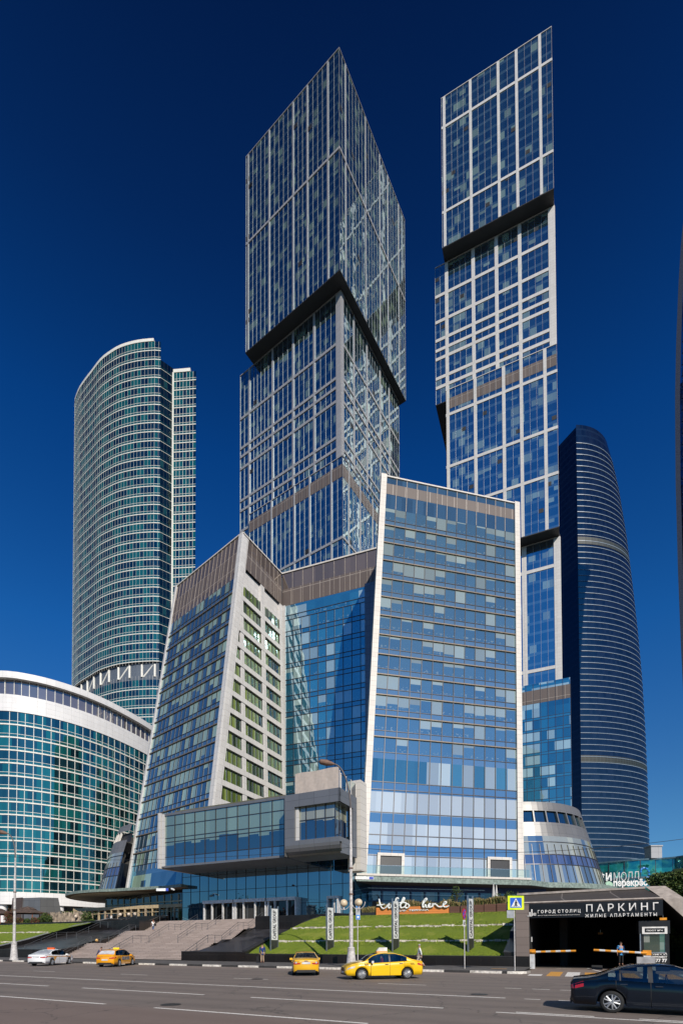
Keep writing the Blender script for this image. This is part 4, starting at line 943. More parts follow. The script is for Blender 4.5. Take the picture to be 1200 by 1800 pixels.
# forecourt of the car park and the crossing
sheet('forecourt',[st(SK-.29,34.3),st(60,34.3),st(60,75),st(SK-.29,75)],asph,.0)
for k in range(8):
    a=st(*((0,0)))
x0=s_at(938,35.2)
for k in range(11):
    a=x0+k*1.05-.2; mt= ypaint if k%2==1 else paint
    mb=MB(); t0,t1=(33.0,37.6) if k>0 else (33.0,34.4); mb.poly([st(a,t0,.004),st(a+.78,t0,.004),st(a+.78-.0,t1,.004),st(a,t1,.004)]); struct(mb.build('crossing_bar',[mt]))
mb=MB(); a=s_at(1062,36.5); b=s_at(1012,47); mb.poly([st(a,37.9,.004),st(a+.16,37.9,.004),st(b+.16,47,.004),st(b,47,.004)]); struct(mb.build('lane_line',[paint]))
rline('lane_line',s_at(975,42.5),s_at(1002,42.5),42.5,.12)
rline('pavement_mark',s_at(862,37.3),s_at(890,37.3),37.3,.35,.154,ypaint)
# plateau of the plaza
ZP=5.6
paving=pm('plaza_paving',(.20,.18,.16),.8,var=.15,scale=1)
def shear(s,t): return s-.30*(t-41.5)
TT=64.0
mb=MB(); q=[st(-160,57.2),st(shear(-57.7,57.2)-.5,57.2),st(shear(-57.7,TT)-.6,TT),st(-43.3,TT),st(-41,57.2),st(60,57.2),st(60,300),st(-300,900),st(-800,900),st(-500,300)]
b=[Vector((p.x,p.y,-.04)) for p in q]; t=[Vector((p.x,p.y,ZP)) for p in q]; mb.poly(t); n=len(q)
for k in range(n): mb.quad(b[k],b[(k+1)%n],t[(k+1)%n],t[k],1)
blk=panelmat('black_granite',(.014,.012,.012),1.2,.8,.015,.25,.22,gapcol=(.03,.028,.026))
struct(mb.build('plaza',[paving,blk]))
# stairs
stm=panelmat('stair_granite',(.42,.34,.30),1.5,.149,.034,.12,.75,gapcol=(.11,.09,.08))
def stairs_geom():
    steps=[]; t=41.6; z=.15
    for fl in range(3):
        for k in range(12): steps.append((t,z,z+.1514)); t+=.42; z+=.1514
        t+=3.4 if fl<2 else 0
    return steps
STP=stairs_geom(); 
def stair_z(t):
    z=.15
    for tt,a,b in STP:
        if t>=tt: z=b
    return z
mb=MB(); 
for i,(t_,za,zb2) in enumerate(STP):
    tn=STP[i+1][0] if i+1<len(STP) else TT+.3
    sl0,sr0=shear(-59.2,t_),-37.9-.245*(t_-41.6); sl1,sr1=shear(-59.2,tn),-37.9-.245*(tn-41.6)
    mb.quad(st(sl0,t_,za),st(sr0,t_,za),st(sr0,t_,zb2),st(sl0,t_,zb2),0,[(sl0,za*0+i*.149+.001),(sr0,i*.149+.001),(sr0,i*.149+.14),(sl0,i*.149+.14)])
    mb.quad(st(sl0,t_,zb2),st(sr0,t_,zb2),st(sr1,tn,zb2),st(sl1,tn,zb2),0,[(sl0,.02),(sr0,.02),(sr0,.1),(sl0,.1)])
stair=struct(mb.build('stairs',[stm]))
# plaza kerb filling behind stairs top
# black granite cascades beside the stairs
blkt=pm('black_granite_top',(.03,.028,.028),.35); trim=pm('wall_trim',(.33,.32,.32),.45,.5)
def slopewall(name,label,path,th=.5,cap=True,mat=None,zb=0.0,group=None,capmat=None):
    """path: list of (s,t,z_top); a wall of thickness th standing on the ground"""
    o=thing(name,label,'wall',tuple(st(path[0][0],path[0][1],zb)),group); mb=MB(); cm_=MB()
    for (s0,t0,z0),(s1,t1,z1) in zip(path[:-1],path[1:]):
        a=st(s0,t0);b=st(s1,t1); d=(b-a).normalized(); nn=Vector((-d.y,d.x,0))*th/2
        B=[a-nn,b-nn,b+nn,a+nn]; T=[p+Vector((0,0,z)) for p,z in zip(B,(z0,z1,z1,z0))]; B=[p+Vector((0,0,zb)) for p in B]; mb.hexa(B,T)
        if cap:
            n2=nn*1.12; B2=[a-n2,b-n2,b+n2,a+n2]; zz=(z0,z1,z1,z0); cm_.hexa([p+Vector((0,0,z+.003)) for p,z in zip(B2,zz)],[p+Vector((0,0,z+.07)) for p,z in zip(B2,zz)])
    mb.build('wall_body',[mat or blk],o); 
    if cap: cm_.build('coping',[capmat or blkt],o)
    return o
def bankfill(name,sa,sb,prof,mat):  # sloping mass between two edge functions of t
    mb=MB()
    for (t0,z0),(t1,z1) in zip(prof[:-1],prof[1:]):
        mb.quad(st(sa(t0),t0,z0),st(sb(t0),t0,z0),st(sb(t1),t1,z1),st(sa(t1),t1,z1))
    t0,z0=prof[0]; mb.quad(st(sa(t0),t0,0),st(sb(t0),t0,0),st(sb(t0),t0,z0),st(sa(t0),t0,z0))
    return mb.build(name,[mat])
slp=lambda t: .15+ (ZP-.15)*(t-41.5)/(TT-41.5)
eR=lambda t:-37.9-.245*(t-41.6); eL=lambda t: shear(-59.2,t)
cas=pm('cascade_stone',(.040,.038,.040),.3,var=.3,scale=.6,bump=.1)
o=bankfill('water_cascade',lambda t:eR(t)+.2,lambda t:-31.2,[(41.4,1.0),(46,1.7),(50,2.3),(55,3.3),(60,4.4),(64,5.5)],cas); tag(o,'black stone cascade sloping up beside the steps, behind the man in the blue jacket','cascade')
o=bankfill('water_cascade',lambda t:-72.5-.1*(t-41),lambda t:eL(t)-.2,[(41.4,1.0),(46,1.9),(50,2.7),(55,3.6),(60,4.7),(64,5.6)],cas); tag(o,'black stone cascade sloping up behind the white taxi','cascade')
slopewall('cascade_wall','black granite wall stepping up along the right side of the stairs',[(eR(41.5),41.5,1.1),(eR(45.5),45.5,1.15),(eR(49),49,2.3),(eR(52.5),52.5,2.4),(eR(57),57,3.9),(eR(60),60,4.0),(eR(64),64,5.7)],.5)
slopewall('cascade_wall','black granite wall between the sloping cascade and the grass terraces',[(-31.0,41.5,1.15),(-31.0,46,2.6),(-31.0,50,3.3),(-31.0,54,4.6),(-31.0,60,5.9),(-31,66,6.0)],.6)
slopewall('cascade_wall','black granite wall stepping up along the left side of the stairs',[(eL(41.5),41.5,1.2),(eL(47),47,1.8),(eL(50),50,2.6),(eL(53),53,3.0),(eL(58),58,4.8),(eL(64),64,6.3)],.5)
slopewall('cascade_wall','black granite wall edging the left lawn, with a pale metal line along it',[(-72.7,41.5,1.5),(-73.2,46,2.5),(-73.6,50,3.6),(-74.1,55,4.9),(-74.8,61,6.1),(-75.2,66,6.2)],.6,capmat=trim)
slopewall('cascade_wall','low black granite wall in front of the right cascade, with a small plate on it',[(-39.0,41.35,1.05),(-30.6,41.35,1.05)],.5)
slopewall('cascade_wall','low black granite wall in front of the left cascade, behind the lamp post',[(-75.5,41.35,1.15),(-59.4,41.35,1.15)],.5)
slopewall('cascade_wall','long low black granite wall at the top of the left cascade',[(-76,64.6,6.55),(-64.5,64.6,6.55)],.6,zb=5.0)
# retaining walls under the lawns
slopewall('retaining_wall','low black granite retaining wall under the right grass terraces',[(-30.5,41.15,.88),(-4.9,41.15,.88)],.5)
slopewall('retaining_wall','low black granite retaining wall under the left lawn',[(-140,41.15,.88),(-75.6,41.15,.88)],.5)
slopewall('cheek_wall','black granite wall stepping up between the lawn and the car park',[(-5.4,41.2,1.2),(-5.4,44.8,2.3),(-5.4,45.2,2.9),(-5.4,49.6,3.9),(-5.4,50,4.5),(-5.4,56.5,5.7)],1.1)
# lawns
def grassmat():
    m,t=newmat('lawn_grass'); g=N(t); tc=g.n('TexCoord').outputs['Object']; n1=g.noise(.5,5,tc,.6); n2=g.noise(7,5,tc,.7); n3=g.noise(40,3,tc)
    c=g.mix(n1.outputs[0],(.12,.18,.006),(.28,.34,.012)); mp=g.n('MapRange'); g.l(n2.outputs[0],mp.inputs[0]); mp.inputs[1].default_value=.35; mp.inputs[2].default_value=.7; c=g.mix(g.m('MULTIPLY',mp.outputs[0],.6),c,(.05,.09,.005)); c=g.mix(g.m('MULTIPLY',g.m('GREATER_THAN',n1.outputs[0],.60),.5),c,(.30,.30,.05))
    c=g.mix(g.m('MULTIPLY',n3.outputs[0],.5),c,(.08,.13,.004))
    p=g.n('BsdfPrincipled'); g.l(c,p.inputs['Base Color']); p.inputs['Roughness'].default_value=.9; b=g.n('Bump'); b.inputs['Strength'].default_value=.8; b.inputs['Distance'].default_value=.06; g.l(g.m('ADD',n2.outputs[0],n3.outputs[0]),b.inputs['Height']); g.l(b.outputs[0],p.inputs['Normal']); g.out(p.outputs[0]); return m
lawn=grassmat()
TERR=[(41.4,.80),(44.9,2.02),(45.3,2.15),(49.6,3.52),(50.0,3.66),(56.2,5.15),(57.3,5.25)]
def terr(s0,s1):
    mb=MB(); n=int((s1-s0)/.8); 
    P_=[]
    for (t0,z0),(t1,z1) in zip(TERR[:-1],TERR[1:]):
        for k in range(4): P_.append((t0+(t1-t0)*k/4,z0+(z1-z0)*k/4+ .10*math.sin(math.pi*k/4)))
    P_.append(TERR[-1])
    rr=random.Random(3)
    H=[[rr.uniform(-.035,.035) for _ in P_] for _ in range(n+1)]
    for i in range(n):
        a=s0+(s1-s0)*i/n; b=s0+(s1-s0)*(i+1)/n
        for j in range(len(P_)-1):
            mb.quad(st(a,P_[j][0],P_[j][1]+H[i][j]),st(b,P_[j][0],P_[j][1]+H[i+1][j]),st(b,P_[j+1][0],P_[j+1][1]+H[i+1][j+1]),st(a,P_[j+1][0],P_[j+1][1]+H[i][j+1]))
    return struct(mb.build('lawn_terraces',[lawn],smooth=True))
terr(-30.7,-4.6); terr(-150,-73.0)
def blades(name,label,s0,s1,n,seed):
    rr=random.Random(seed); mb=MB()
    for _ in range(n):
        s=rr.uniform(s0,s1); t=rr.uniform(41.5,56.8)
        for (t0,z0),(t1,z1) in zip(TERR[:-1],TERR[1:]):
            if t0<=t<=t1: z=z0+(z1-z0)*(t-t0)/(t1-t0); break
        p=st(s,t,z-.02); h=rr.uniform(.07,.17); a=rr.uniform(0,3.14); d=Vector((math.cos(a),math.sin(a),0))*rr.uniform(.03,.06); l=Vector((rr.uniform(-.05,.05),rr.uniform(-.05,.05),h))
        i=len(mb.v); mb.v+=[p-d,p+d,p+l]; mb.f.append((i,i+1,i+2)); mb.m.append(rr.randrange(3)); mb.uv.append([(0,0),(1,0),(.5,1)])
    o=mb.build(name,[pm('blade_a',(.14,.20,.012),.8),pm('blade_b',(.07,.12,.01),.8),pm('blade_c',(.24,.26,.03),.8)]); return tag(o,label,'grass',kind='stuff')
blades('grass','short green grass on the right-hand terraces',-30.4,-4.8,42000,1); blades('grass','short green grass on the left lawn',-100,-75.5,26000,2)
# white stone edging between the terraces
wst=pm('white_stones',(.55,.50,.42),.9,var=.3,scale=3)
def edging(label,s0,s1,t,z,seed):
    rr=random.Random(seed); mb=MB(); s=s0
    while s<s1:
        l=rr.uniform(.25,.7); 
        if rr.random()<.985:
            c=st(s+l/2,t+rr.uniform(-.08,.08),z+.03+rr.uniform(-.05,.03)); h=rr.uniform(.08,.15); prof=[]
            b=[c+U*(i*l/2*rr.uniform(.8,1))+V*(j*.14) for i,j in ((-1,-1),(1,-1),(1,1),(-1,1))]; mb.hexa([p-Vector((0,0,.1)) for p in b],[p+Vector((0,0,h*rr.uniform(.6,1))) for p in b])
        s+=l
    return tag(mb.build('stone_edging',[wst]),label,'stones',kind='stuff')
edging('line of white stones along the lower right grass terrace',-30.4,-4.7,45.1,2.12,1); edging('line of white stones along the upper right grass terrace',-30.4,-4.7,49.8,3.62,2)
edging('line of white stones along the lower left lawn',-100,-73.4,45.1,2.12,3); edging('line of white stones along the upper left lawn',-100,-73.8,49.8,3.62,4)
# handrails
rail_m=pm('dark_steel_rail',(.16,.16,.165),.35,.6)
def handrail(label,path,z0=None):
    o=thing('handrail',label,'handrail',tuple(st(path[0][0],path[0][1],path[0][2])),'handrails on the stairs'); mb=MB()
    pts=[st(s,t,z+.95) for s,t,z in path]; mb.tube(pts,.028,6); mb.tube([p-Vector((0,0,.35)) for p in pts],.02,6); mb.build('rail',[rail_m],o)
    for (s,t,z) in path+[((a[0]+b[0])/2,(a[1]+b[1])/2,(a[2]+b[2])/2) for a,b in zip(path[:-1],path[1:])]:
        g=MB(); q=st(s,t,z); g.tube([q,q+Vector((0,0,.95))],.028,6); g.build('post',[rail_m],o)
ts=[41.3,46.4,50.0,54.8,58.2,63.4]
def zr(t): return {41.3:.15,46.4:1.97,50.0:1.97,54.8:3.78,58.2:3.78,63.4:5.6}[t]
handrail('metal handrail up the middle of the stairs, left of the centre',[( -50.8-.27*(t-41.3),t,zr(t)) for t in ts])
handrail('metal handrail up the stairs, right of the middle one',[( -45.8-.30*(t-41.3)+ .04*(t-41.3),t,zr(t)) for t in ts[2:]])
handrail('metal handrail beside the black wall on the right side of the stairs',[( eR(t)-.9,t,zr(t)) for t in ts])
handrail('metal handrail beside the black wall on the left side of the stairs',[( eL(t)+.8,t,zr(t)) for t in ts])
handrail('metal handrail on the ramp in the left cascade',[( -66-.2*(t-41.3),t,zr(t)+.6) for t in ts])

# ================================================================== CAR PARK PORTAL
TF=40.8
port=thing('car_park_entrance','black car park entrance with white lettering over the opening and sloping grey frame','building',tuple(st(s_at(918,TF),TF,0)))
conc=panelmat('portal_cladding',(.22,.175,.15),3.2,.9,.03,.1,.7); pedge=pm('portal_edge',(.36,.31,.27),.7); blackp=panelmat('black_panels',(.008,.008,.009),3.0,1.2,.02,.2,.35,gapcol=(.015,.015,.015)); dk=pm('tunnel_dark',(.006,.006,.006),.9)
sL=s_at(906,TF); sLi=s_at(930,TF); sRr=s_at(1166,TF); 
zTop=5.62; zSb=3.85; zSt=5.0
Wp=flat_wall(st(sL,TF),U,sRr-sL+12)
g=MB(); # left pillar, with black foot
Wp.bar(g,0,sLi-sL,.95,zSt,-.6,0); g.build('pillar',[panelmat('pillar_stone',(.20,.16,.14),1.6,.6,.02,.08,.7)],port)
g=MB(); Wp.bar(g,0,sLi-sL,0,.95,-.6,.0); g.build('pillar_foot',[blk],port)
g=MB(); Wp.bar(g,0,.12,.95,zSt,-10,-.01)
# sloping roof panels and edges
LR=sRr-sL
a0=Wp.f(-.05,zSt); a1=Wp.f(LR,zSt+.02); b0=a0+V*1.6+Vector((0,0,.75)); b1=a1+V*1.6+Vector((0,0,.85))-U*.9
g=MB(); g.quad(a0,a1,b1,b0); g.build('sloping_panels',[panelmat('dark_roof_panels',(.060,.052,.048),3.6,9,.08,.15,.45,gapcol=(.16,.14,.13))],port)
e=MB(); e.tube([a0,a1],.09,4); e.hexa([b0-V*.1,b1-V*.1,b1+V*.5,b0+V*.5],[b0-V*.1+Vector((0,0,.16)),b1-V*.1+Vector((0,0,.16)),b1+V*.5+Vector((0,0,.16)),b0+V*.5+Vector((0,0,.16))])
e.build('roof_edge',[pedge],port)
# slanting right leg
lt=Wp.f(LR-.9,zTop)+V*1.4; l0=Wp.f(LR,zSt)
leg=MB(); d=U*4.6; A=[l0,l0+U*1.1,]; 
zb0=Vector((0,0,-zSt))
q=[l0+Vector((0,0,.0)),b1+Vector((0,0,.16)),b1+U*1.25+Vector((0,0,.14)),l0+U*1.2]
foot=U*4.4+Vector((0,0,-4.9))
leg.quad(q[0],q[3],q[3]+foot,q[0]+foot); leg.quad(q[3],q[2],q[2]+foot,q[3]+foot); leg.quad(q[0],q[3],q[2],q[1]); leg.quad(q[0]+foot,q[1]+foot,q[1],q[0]); 
leg.build('slanting_leg',[pedge],port)
g=MB(); Wp.bar(g,sLi-sL,LR,zSb,zSt-.05,-.25,-.02); bd=g.build('sign_board',[blackp],port)
# interior
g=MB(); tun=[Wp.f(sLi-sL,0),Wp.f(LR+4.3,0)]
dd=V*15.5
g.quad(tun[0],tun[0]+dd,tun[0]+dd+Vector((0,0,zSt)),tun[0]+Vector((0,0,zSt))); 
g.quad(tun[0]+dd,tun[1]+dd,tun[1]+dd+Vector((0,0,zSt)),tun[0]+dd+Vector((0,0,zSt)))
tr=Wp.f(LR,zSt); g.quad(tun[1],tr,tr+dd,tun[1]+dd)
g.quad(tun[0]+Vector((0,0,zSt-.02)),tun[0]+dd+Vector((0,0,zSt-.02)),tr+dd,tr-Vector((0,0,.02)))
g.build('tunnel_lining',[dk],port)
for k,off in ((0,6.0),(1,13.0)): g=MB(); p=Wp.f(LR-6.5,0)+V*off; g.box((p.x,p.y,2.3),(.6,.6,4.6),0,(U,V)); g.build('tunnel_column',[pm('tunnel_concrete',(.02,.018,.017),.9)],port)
g=MB(); g.quad(*[st(s,t,.008) for s,t in ((sLi,43.2),(sLi+16.5,43.2),(sLi+16.5,56),(sLi,56))]); g.build('tunnel_floor',[pm('dark_floor',(.025,.022,.02),.7)],port)  # darker floor laid over the asphalt inside the entrance
# right flank: earth mass behind leg and roof
g=MB(); p1=Wp.f(LR+4.3,0); g.quad(p1,p1+U*40,p1+U*40+Vector((0,0,.6)),p1+Vector((0,0,.1))); g.build('flank_kerb',[kg],port)
g=MB(); rA=b0+V*.3;rB=b1+V*.3; g.quad(rA,rB,rB+V*16,rA+V*16); g.build('roof',[roof_grey],port)
def on_sign(px,py): q=onp(px,py,Wp.f(0,0),U); return q-V*.0
white_l=pm('sign_letter_white',(.78,.76,.72),.5); 
nf=Vector((U.y,-U.x,0)); 
def sgn(nm,body,x0,y0,x1,y1b,off=.02,mat=None,par=None,ofd=.05,wk=1.0):
    """lettering between picture columns x0..x1, foot at y0, head at y1b"""
    a=on_sign(x0,y0)+nf*ofd; b=on_sign(x1,y0); c=on_sign(x0,y1b)
    return text(nm,body,1,mat or white_l,a,U,(0,0,1),par or bd,depth=.05,off=off,width=(b-a).dot(U),height=c.z-a.z)
sgn('lettering','П А Р К И Н Г',1030,1603.5,1157,1590.5,.008)
sgn('lettering','Ж И Л Ы Е   А П А Р Т А М Е Н Т Ы',1028,1613.4,1154,1607.6,.012)
sgn('lettering','Г О Р О Д  С Т О Л И Ц',945,1607.3,1020,1600.6,.02)
sgn('lettering','МНОГОФУНКЦИОНАЛЬНЫЙ КОМПЛЕКС',945,1611,1019,1609.2,.0)
g=MB()
for x,w_,y0,y1 in ((930,2.0,1611,1604),(933.5,2.0,1611,1599),(937,1.2,1610,1606)):
    a=on_sign(x,y0)+nf*.05; b=on_sign(x+w_,y1); u0=(a-Wp.f(0,0)).dot(U); u1=(b-Wp.f(0,0)).dot(U); Wp.bar(g,u0,u1,a.z,b.z,-.02,.05)
for y in (1606.5,1608.2,1610): a=on_sign(937.5,y); u0=(a-Wp.f(0,0)).dot(U); Wp.bar(g,u0,u0+.18,a.z,a.z+.035,-.02,.05)
a=on_sign(926.5,1611.6); u0=(a-Wp.f(0,0)).dot(U); Wp.bar(g,u0,u0+.32,a.z,a.z+.05,-.02,.05)
g.build('emblem',[white_l],bd)
# guard booth
TB=41.15; bs=s_at(1124,TB); bs1=s_at(1176,TB); wbth=flat_wall(st(bs,TB),U,bs1-bs); LB_=wbth.L
bt=thing('guard_booth','dark guard booth with a lit window under its post number sign, right of the barriers','booth',tuple(st(bs,TB,0)))
g=MB(); wbth.bar(g,0,LB_,0,1.28,-2.4,0); wbth.bar(g,0,.25,1.28,2.6,-2.4,0); wbth.bar(g,LB_-.25,LB_,1.28,2.6,-2.4,0); wbth.bar(g,-.05,LB_+.05,2.6,3.5,-2.4,.06); g.build('booth_body',[pm('booth_paint',(.012,.012,.013),.4)],bt)
g=MB(); wbth.patch(g,.25,LB_-.25,1.28,2.6,-.05); g.build('window',[glassmat('booth_glass',.6,1,.0,(.05,.07,.05),(.1,.1,.1),(.3,.32,.28),.3,.2,(.8,1,.9),.05,full=.2)],bt)
g=MB(); wbth.bar(g,.0,.07,1.28,2.6,0,.06); wbth.bar(g,.25,LB_-.25,1.25,1.32,-.04,.08); g.build('window_frame',[steel],bt)
def bth(px,py): q=onp(px,py,wbth.f(0,0),U); return (q-wbth.f(0,0)).dot(U), q.z
u0,z0=bth(1128,1642.5); u1,z1=bth(1172,1629.5); g=MB(); wbth.bar(g,u0,u1,z0,z1,.0,.12); g2=MB(); wbth.bar(g2,u0+.16,u1-.16,z0+.10,z1-.10,.12,.125); sb=g.build('post_sign',[white_l],bt); g2.build('sign_face',[pm('sign_black',(.01,.01,.01),.4)],sb)
text('lettering','ПОСТ №4',1,white_l,wbth.f(u0+.27,z0+.19)+nf*.14,U,(0,0,1),sb,depth=.02,off=.04,width=u1-u0-.54,height=z1-z0-.40)
for body,y0,y1,xa,xb in (('ПРОДАЖА',1679.5,1674.5,1137,1172),('МАШИНОМЕСТ',1684,1681,1138,1172),('771 77 77',1692,1686,1137,1172)):
    u0,z0=bth(xa,y0); u1,z1=bth(xb,y1); text('lettering',body,1,white_l,wbth.f(u0,z0)+nf*.03,U,(0,0,1),bt,depth=.02,off=.05,width=u1-u0,height=z1-z0)
g=MB(); q=wbth.f(-2.3,0); g.box((q.x,q.y+.9,.15),(.7,.7,.30),0,(U,V)); g.build('step_platform',[pm('platform_dark',(.02,.02,.02),.8)],bt)
g=MB(); q=wbth.f(.3,0)+nf*.5; g.box((q.x,q.y,.5),(1.1,.5,1.0),0,(U,V)); g.build('equipment_cabinet',[pm('cabinet_grey',(.35,.34,.34),.5)],bt)
# barriers
orange=pm('barrier_orange',(.75,.30,.02),.45); bwhite=pm('barrier_white',(.6,.6,.6),.45)
def barrier(label,px,pya,pxe,pye,t,sgnx):
    s0=s_at(px,t); base=st(s0,t,0); o=thing('parking_barrier',label,'barrier',tuple(base),'car park barriers'); a=onp(px,pya,base,U); b=onp(pxe,pye,base,U)
    g=MB(); g.box((base.x,base.y,a.z/2-.05),(.42,.38,a.z-.1),0,(U,V)); g.build('cabinet',[bwhite],o)
    g=MB(); g.box((base.x,base.y,a.z+.02),(.50,.44,.34),0,(U,V)); g.build('housing',[orange],o)
    g=MB(); n=9
    for k in range(n):
        p=a.lerp(b,k/n)+nf*.26; q=a.lerp(b,(k+1)/n)+nf*.26; g.tube([p,q],.075,8,(0 if k%2==0 else 1))
    g.build('boom',[orange,bwhite],o)
barrier('orange and white barrier at the left of the car park entrance',934,1674,1012,1672,41.2,1)
barrier('orange and white barrier reaching left from the guard booth',1136,1676,1043,1670.5,40.6,-1)
g=MB(); p=st(s_at(931,42.3),42.3); g.tube([p,p+Vector((0,0,2.1))],.04,8); cp_=thing('traffic_signal','small signal head on a thin post behind the left barrier','signal',tuple(p)); g.build('post',[steel],cp_); g=MB(); g.box((p.x,p.y,2.25),(.36,.2,.4),0,(U,V)); g.build('signal_head',[bwhite],cp_)
for px,py,t in ((1165,1616,41.3),(1055,1641.5,52)):
    q=onp(px,py,st(0,t,0),U); o=thing('amber_lamp','amber lamp box hanging '+('from the right end of the sign board' if t<45 else 'in the dark car park'),'lamp',tuple(q)); g=MB(); g.box(q,(.42,.2,.16),0,(U,V)); g.build('lamp_box',[orange],o); g=MB(); g.tube([q,q+Vector((0,0,.35))],.02,6); g.build('hanger',[steel],o)

# utility covers in the road
iron=pm('cast_iron',(.035,.032,.03),.6,.3,var=.3,scale=20)
for i,(px,py) in enumerate(((452,1722),(842,1749),(300,1767))):
    q=PZ(px,py,.0); g=MB(); g.lathe([(.34,.004),(.34,.012),(.30,.014),(0,.014)],(q.x,q.y,0),20); o=g.build('manhole_cover',[iron]); tag(o,['round iron manhole cover in the road between the blue-jacket man and the rear-view taxi','round iron manhole cover in the road below the no-stopping sign','round iron manhole cover in the near lanes left of the centre'][i],'manhole cover','manhole covers in the road')
# ================================================================== CARS
tyre=pm('tyre_rubber',(.015,.015,.015),.85); rimm=pm('wheel_alloy',(.36,.37,.38),.4,.5); seam=pm('panel_gap',(.006,.006,.006),.7); cblack=pm('black_plastic',(.02,.02,.021),.5); chrome=pm('chrome_trim',(.7,.7,.7),.15,.95)
cglass=clearglass('car_glass',(.50,.57,.54),.07); darkgl=clearglass('car_glass_tinted',(.06,.07,.075),.10); redl=pm('tail_lamp_red',(.45,.012,.012),.2,coat=1.); lampw=pm('head_lamp_glass',(.55,.57,.60),.12,.3,coat=1.); amberl=pm('amber_lens',(.7,.22,.02),.3); seatm=pm('seat_fabric',(.03,.03,.032),.9); platew=pm('number_plate',(.6,.6,.6),.5); mirror_w=pm('mirror_white',(.7,.7,.7),.3,coat=1.)
def paintm(name,col,rough=.28): return pm(name,col,rough,0,.015,.8,coat=1.,spec=.6)
def lerp(t,x):
    if x<=t[0][0]: return t[0][1]
    for (a,b),(c,d) in zip(t[:-1],t[1:]):
        if a<=x<=c: k=(x-a)/(c-a); k=k*k*(3-2*k)*.35+k*.65; return b+(d-b)*k
    return t[-1][1]
def car(label,loc,rz,spec,paint_,name='parked_car',group=None):
    L=spec['L']; W=spec['W']; H=spec['H']; wb=spec['wb']; fo=spec.get('fo',.88); R_=spec.get('R',.315)
    xf=L/2-fo; xr=xf-wb
    o=thing(name,label,'car',loc,group,rz)
    top=spec['top']; belt=spec['belt']; plan=spec['plan']; zb=spec.get('zb',.22); xw0,xw1,xg0,xg1=spec['ws0'],spec['ws1'],spec['rg0'],spec['rg1']  # windscreen foot/top, rear glass top/foot
    doors=spec['doors']; 
    xs=set([-L/2+.0,L/2-.0]); n=64
    for k in range(n+1): xs.add(round(-L/2+L*k/n,4))
    for e in (.015,.05,.10): xs.add(-L/2+e); xs.add(L/2-e)
    for x in (xw0,xw1,xg0,xg1): xs.add(x)
    for xc in (xf,xr):
        for a in range(0,181,12): xs.add(round(xc+(R_+.055)*math.cos(R(a)),4))
    pill=spec.get('pillars',[]); 
    for a,b in pill: xs.add(a); xs.add(b)
    for d in doors: xs.add(d-.009); xs.add(d+.009)
    xs=sorted(xs); q=[xs[0]]
    for x in xs[1:]:
        if x-q[-1]>.0045: q.append(x)
    xs=q
    def section(x):
        zt=lerp(top,x); be=min(lerp(belt,x),zt-.015); w_=lerp(plan,x)*W/2; e=min(1,(L/2-abs(x))/.10); zb2=zb+(1-e)*.10
        ar=zb2
        for xc in (xf,xr):
            dx=abs(x-xc); r=R_+.055
            if dx<r: ar=max(ar,R_+math.sqrt(r*r-dx*dx)*1.0)
        gh=max(0,min(1,(zt-be-.05)/.35)); wr_=w_*(1-.26*gh)
        end=min(1,(L/2-abs(x))/.06); 
        z3=ar+(be-ar)*.38; z4=ar+(be-ar)*.74
        pts=[(0,zb2),(w_*.66,ar if ar>zb2+.01 else zb2),(w_*.97,ar),(w_*1.0,z3),(w_*1.0,z4),(w_*.975,be-.035*(1-gh*.3)),(w_*.925,be),(w_*.925+(wr_-w_*.925)*.5,be+(zt-.05-be)*.5 if gh>0 else be+(zt-be)*.3),(wr_ if gh>0 else w_*.85,zt-.05*gh-.02*(1-gh)),(wr_*.90 if gh>0 else w_*.7,zt-.012),(wr_*.5,zt+.012),(0,zt+.02)]
        return pts
    secs=[section(x) for x in xs]; NP=12
    isw=lambda x: any(a-.001<=x<=b+.001 for a,b in pill)
    buckets={}
    def add(nm,a,b,c,d,mi=0): buckets.setdefault(nm,MB()).quad(a,b,c,d,mi)
    sx0,sx1=spec['sg0'],spec['sg1']  # extent of side glass
    for i in range(len(xs)-1):
        x0,x1=xs[i],xs[i+1]; xm=(x0+x1)/2; s0,s1=secs[i],secs[i+1]; zt=lerp(top,xm); be=lerp(belt,xm)
        for j in range(NP-1):
            for sd in (1,-1):
                a=Vector((x0,s0[j][0]*sd,s0[j][1])); b=Vector((x1,s1[j][0]*sd,s1[j][1])); c=Vector((x1,s1[j+1][0]*sd,s1[j+1][1])); d=Vector((x0,s0[j+1][0]*sd,s0[j+1][1]))
                if sd>0: a,b,c,d=b,a,d,c
                nm='car_body'; mi=0
                gapx = any(abs(xm-dd)<.009 for dd in doors)
                if j in (6,7) and zt-be>.10 and sx0<xm<sx1: nm=('window%d_%d'%(sum(1 for p_ in pill if xm>p_[0]),sd)) if not isw(xm) else 'car_body'; mi=0 if nm[0]=='w' else (2 if not spec.get('bodypillar') else 0)
                elif j>=9 and xw1<xm<xw0: nm='windscreen'
                elif j==8 and xw1<xm<xw0: mi=0
                elif j>=9 and xg1<xm<xg0: nm='rear_window'
                elif j==0: mi=2
                elif j==1: mi=2
                elif 2<=j<=5 and gapx: mi=1
                elif 2<=j<=5 and doors[0]<xm<doors[-1]:
                    k=[q_ for q_ in range(len(doors)-1) if doors[q_]<xm<doors[q_+1]]; nm='door%d_%d'%(k[0],sd)
                if j in (2,) and spec.get('skirt') and doors[0]<xm<doors[-1]: pass
                add(nm,a,b,c,d,mi)
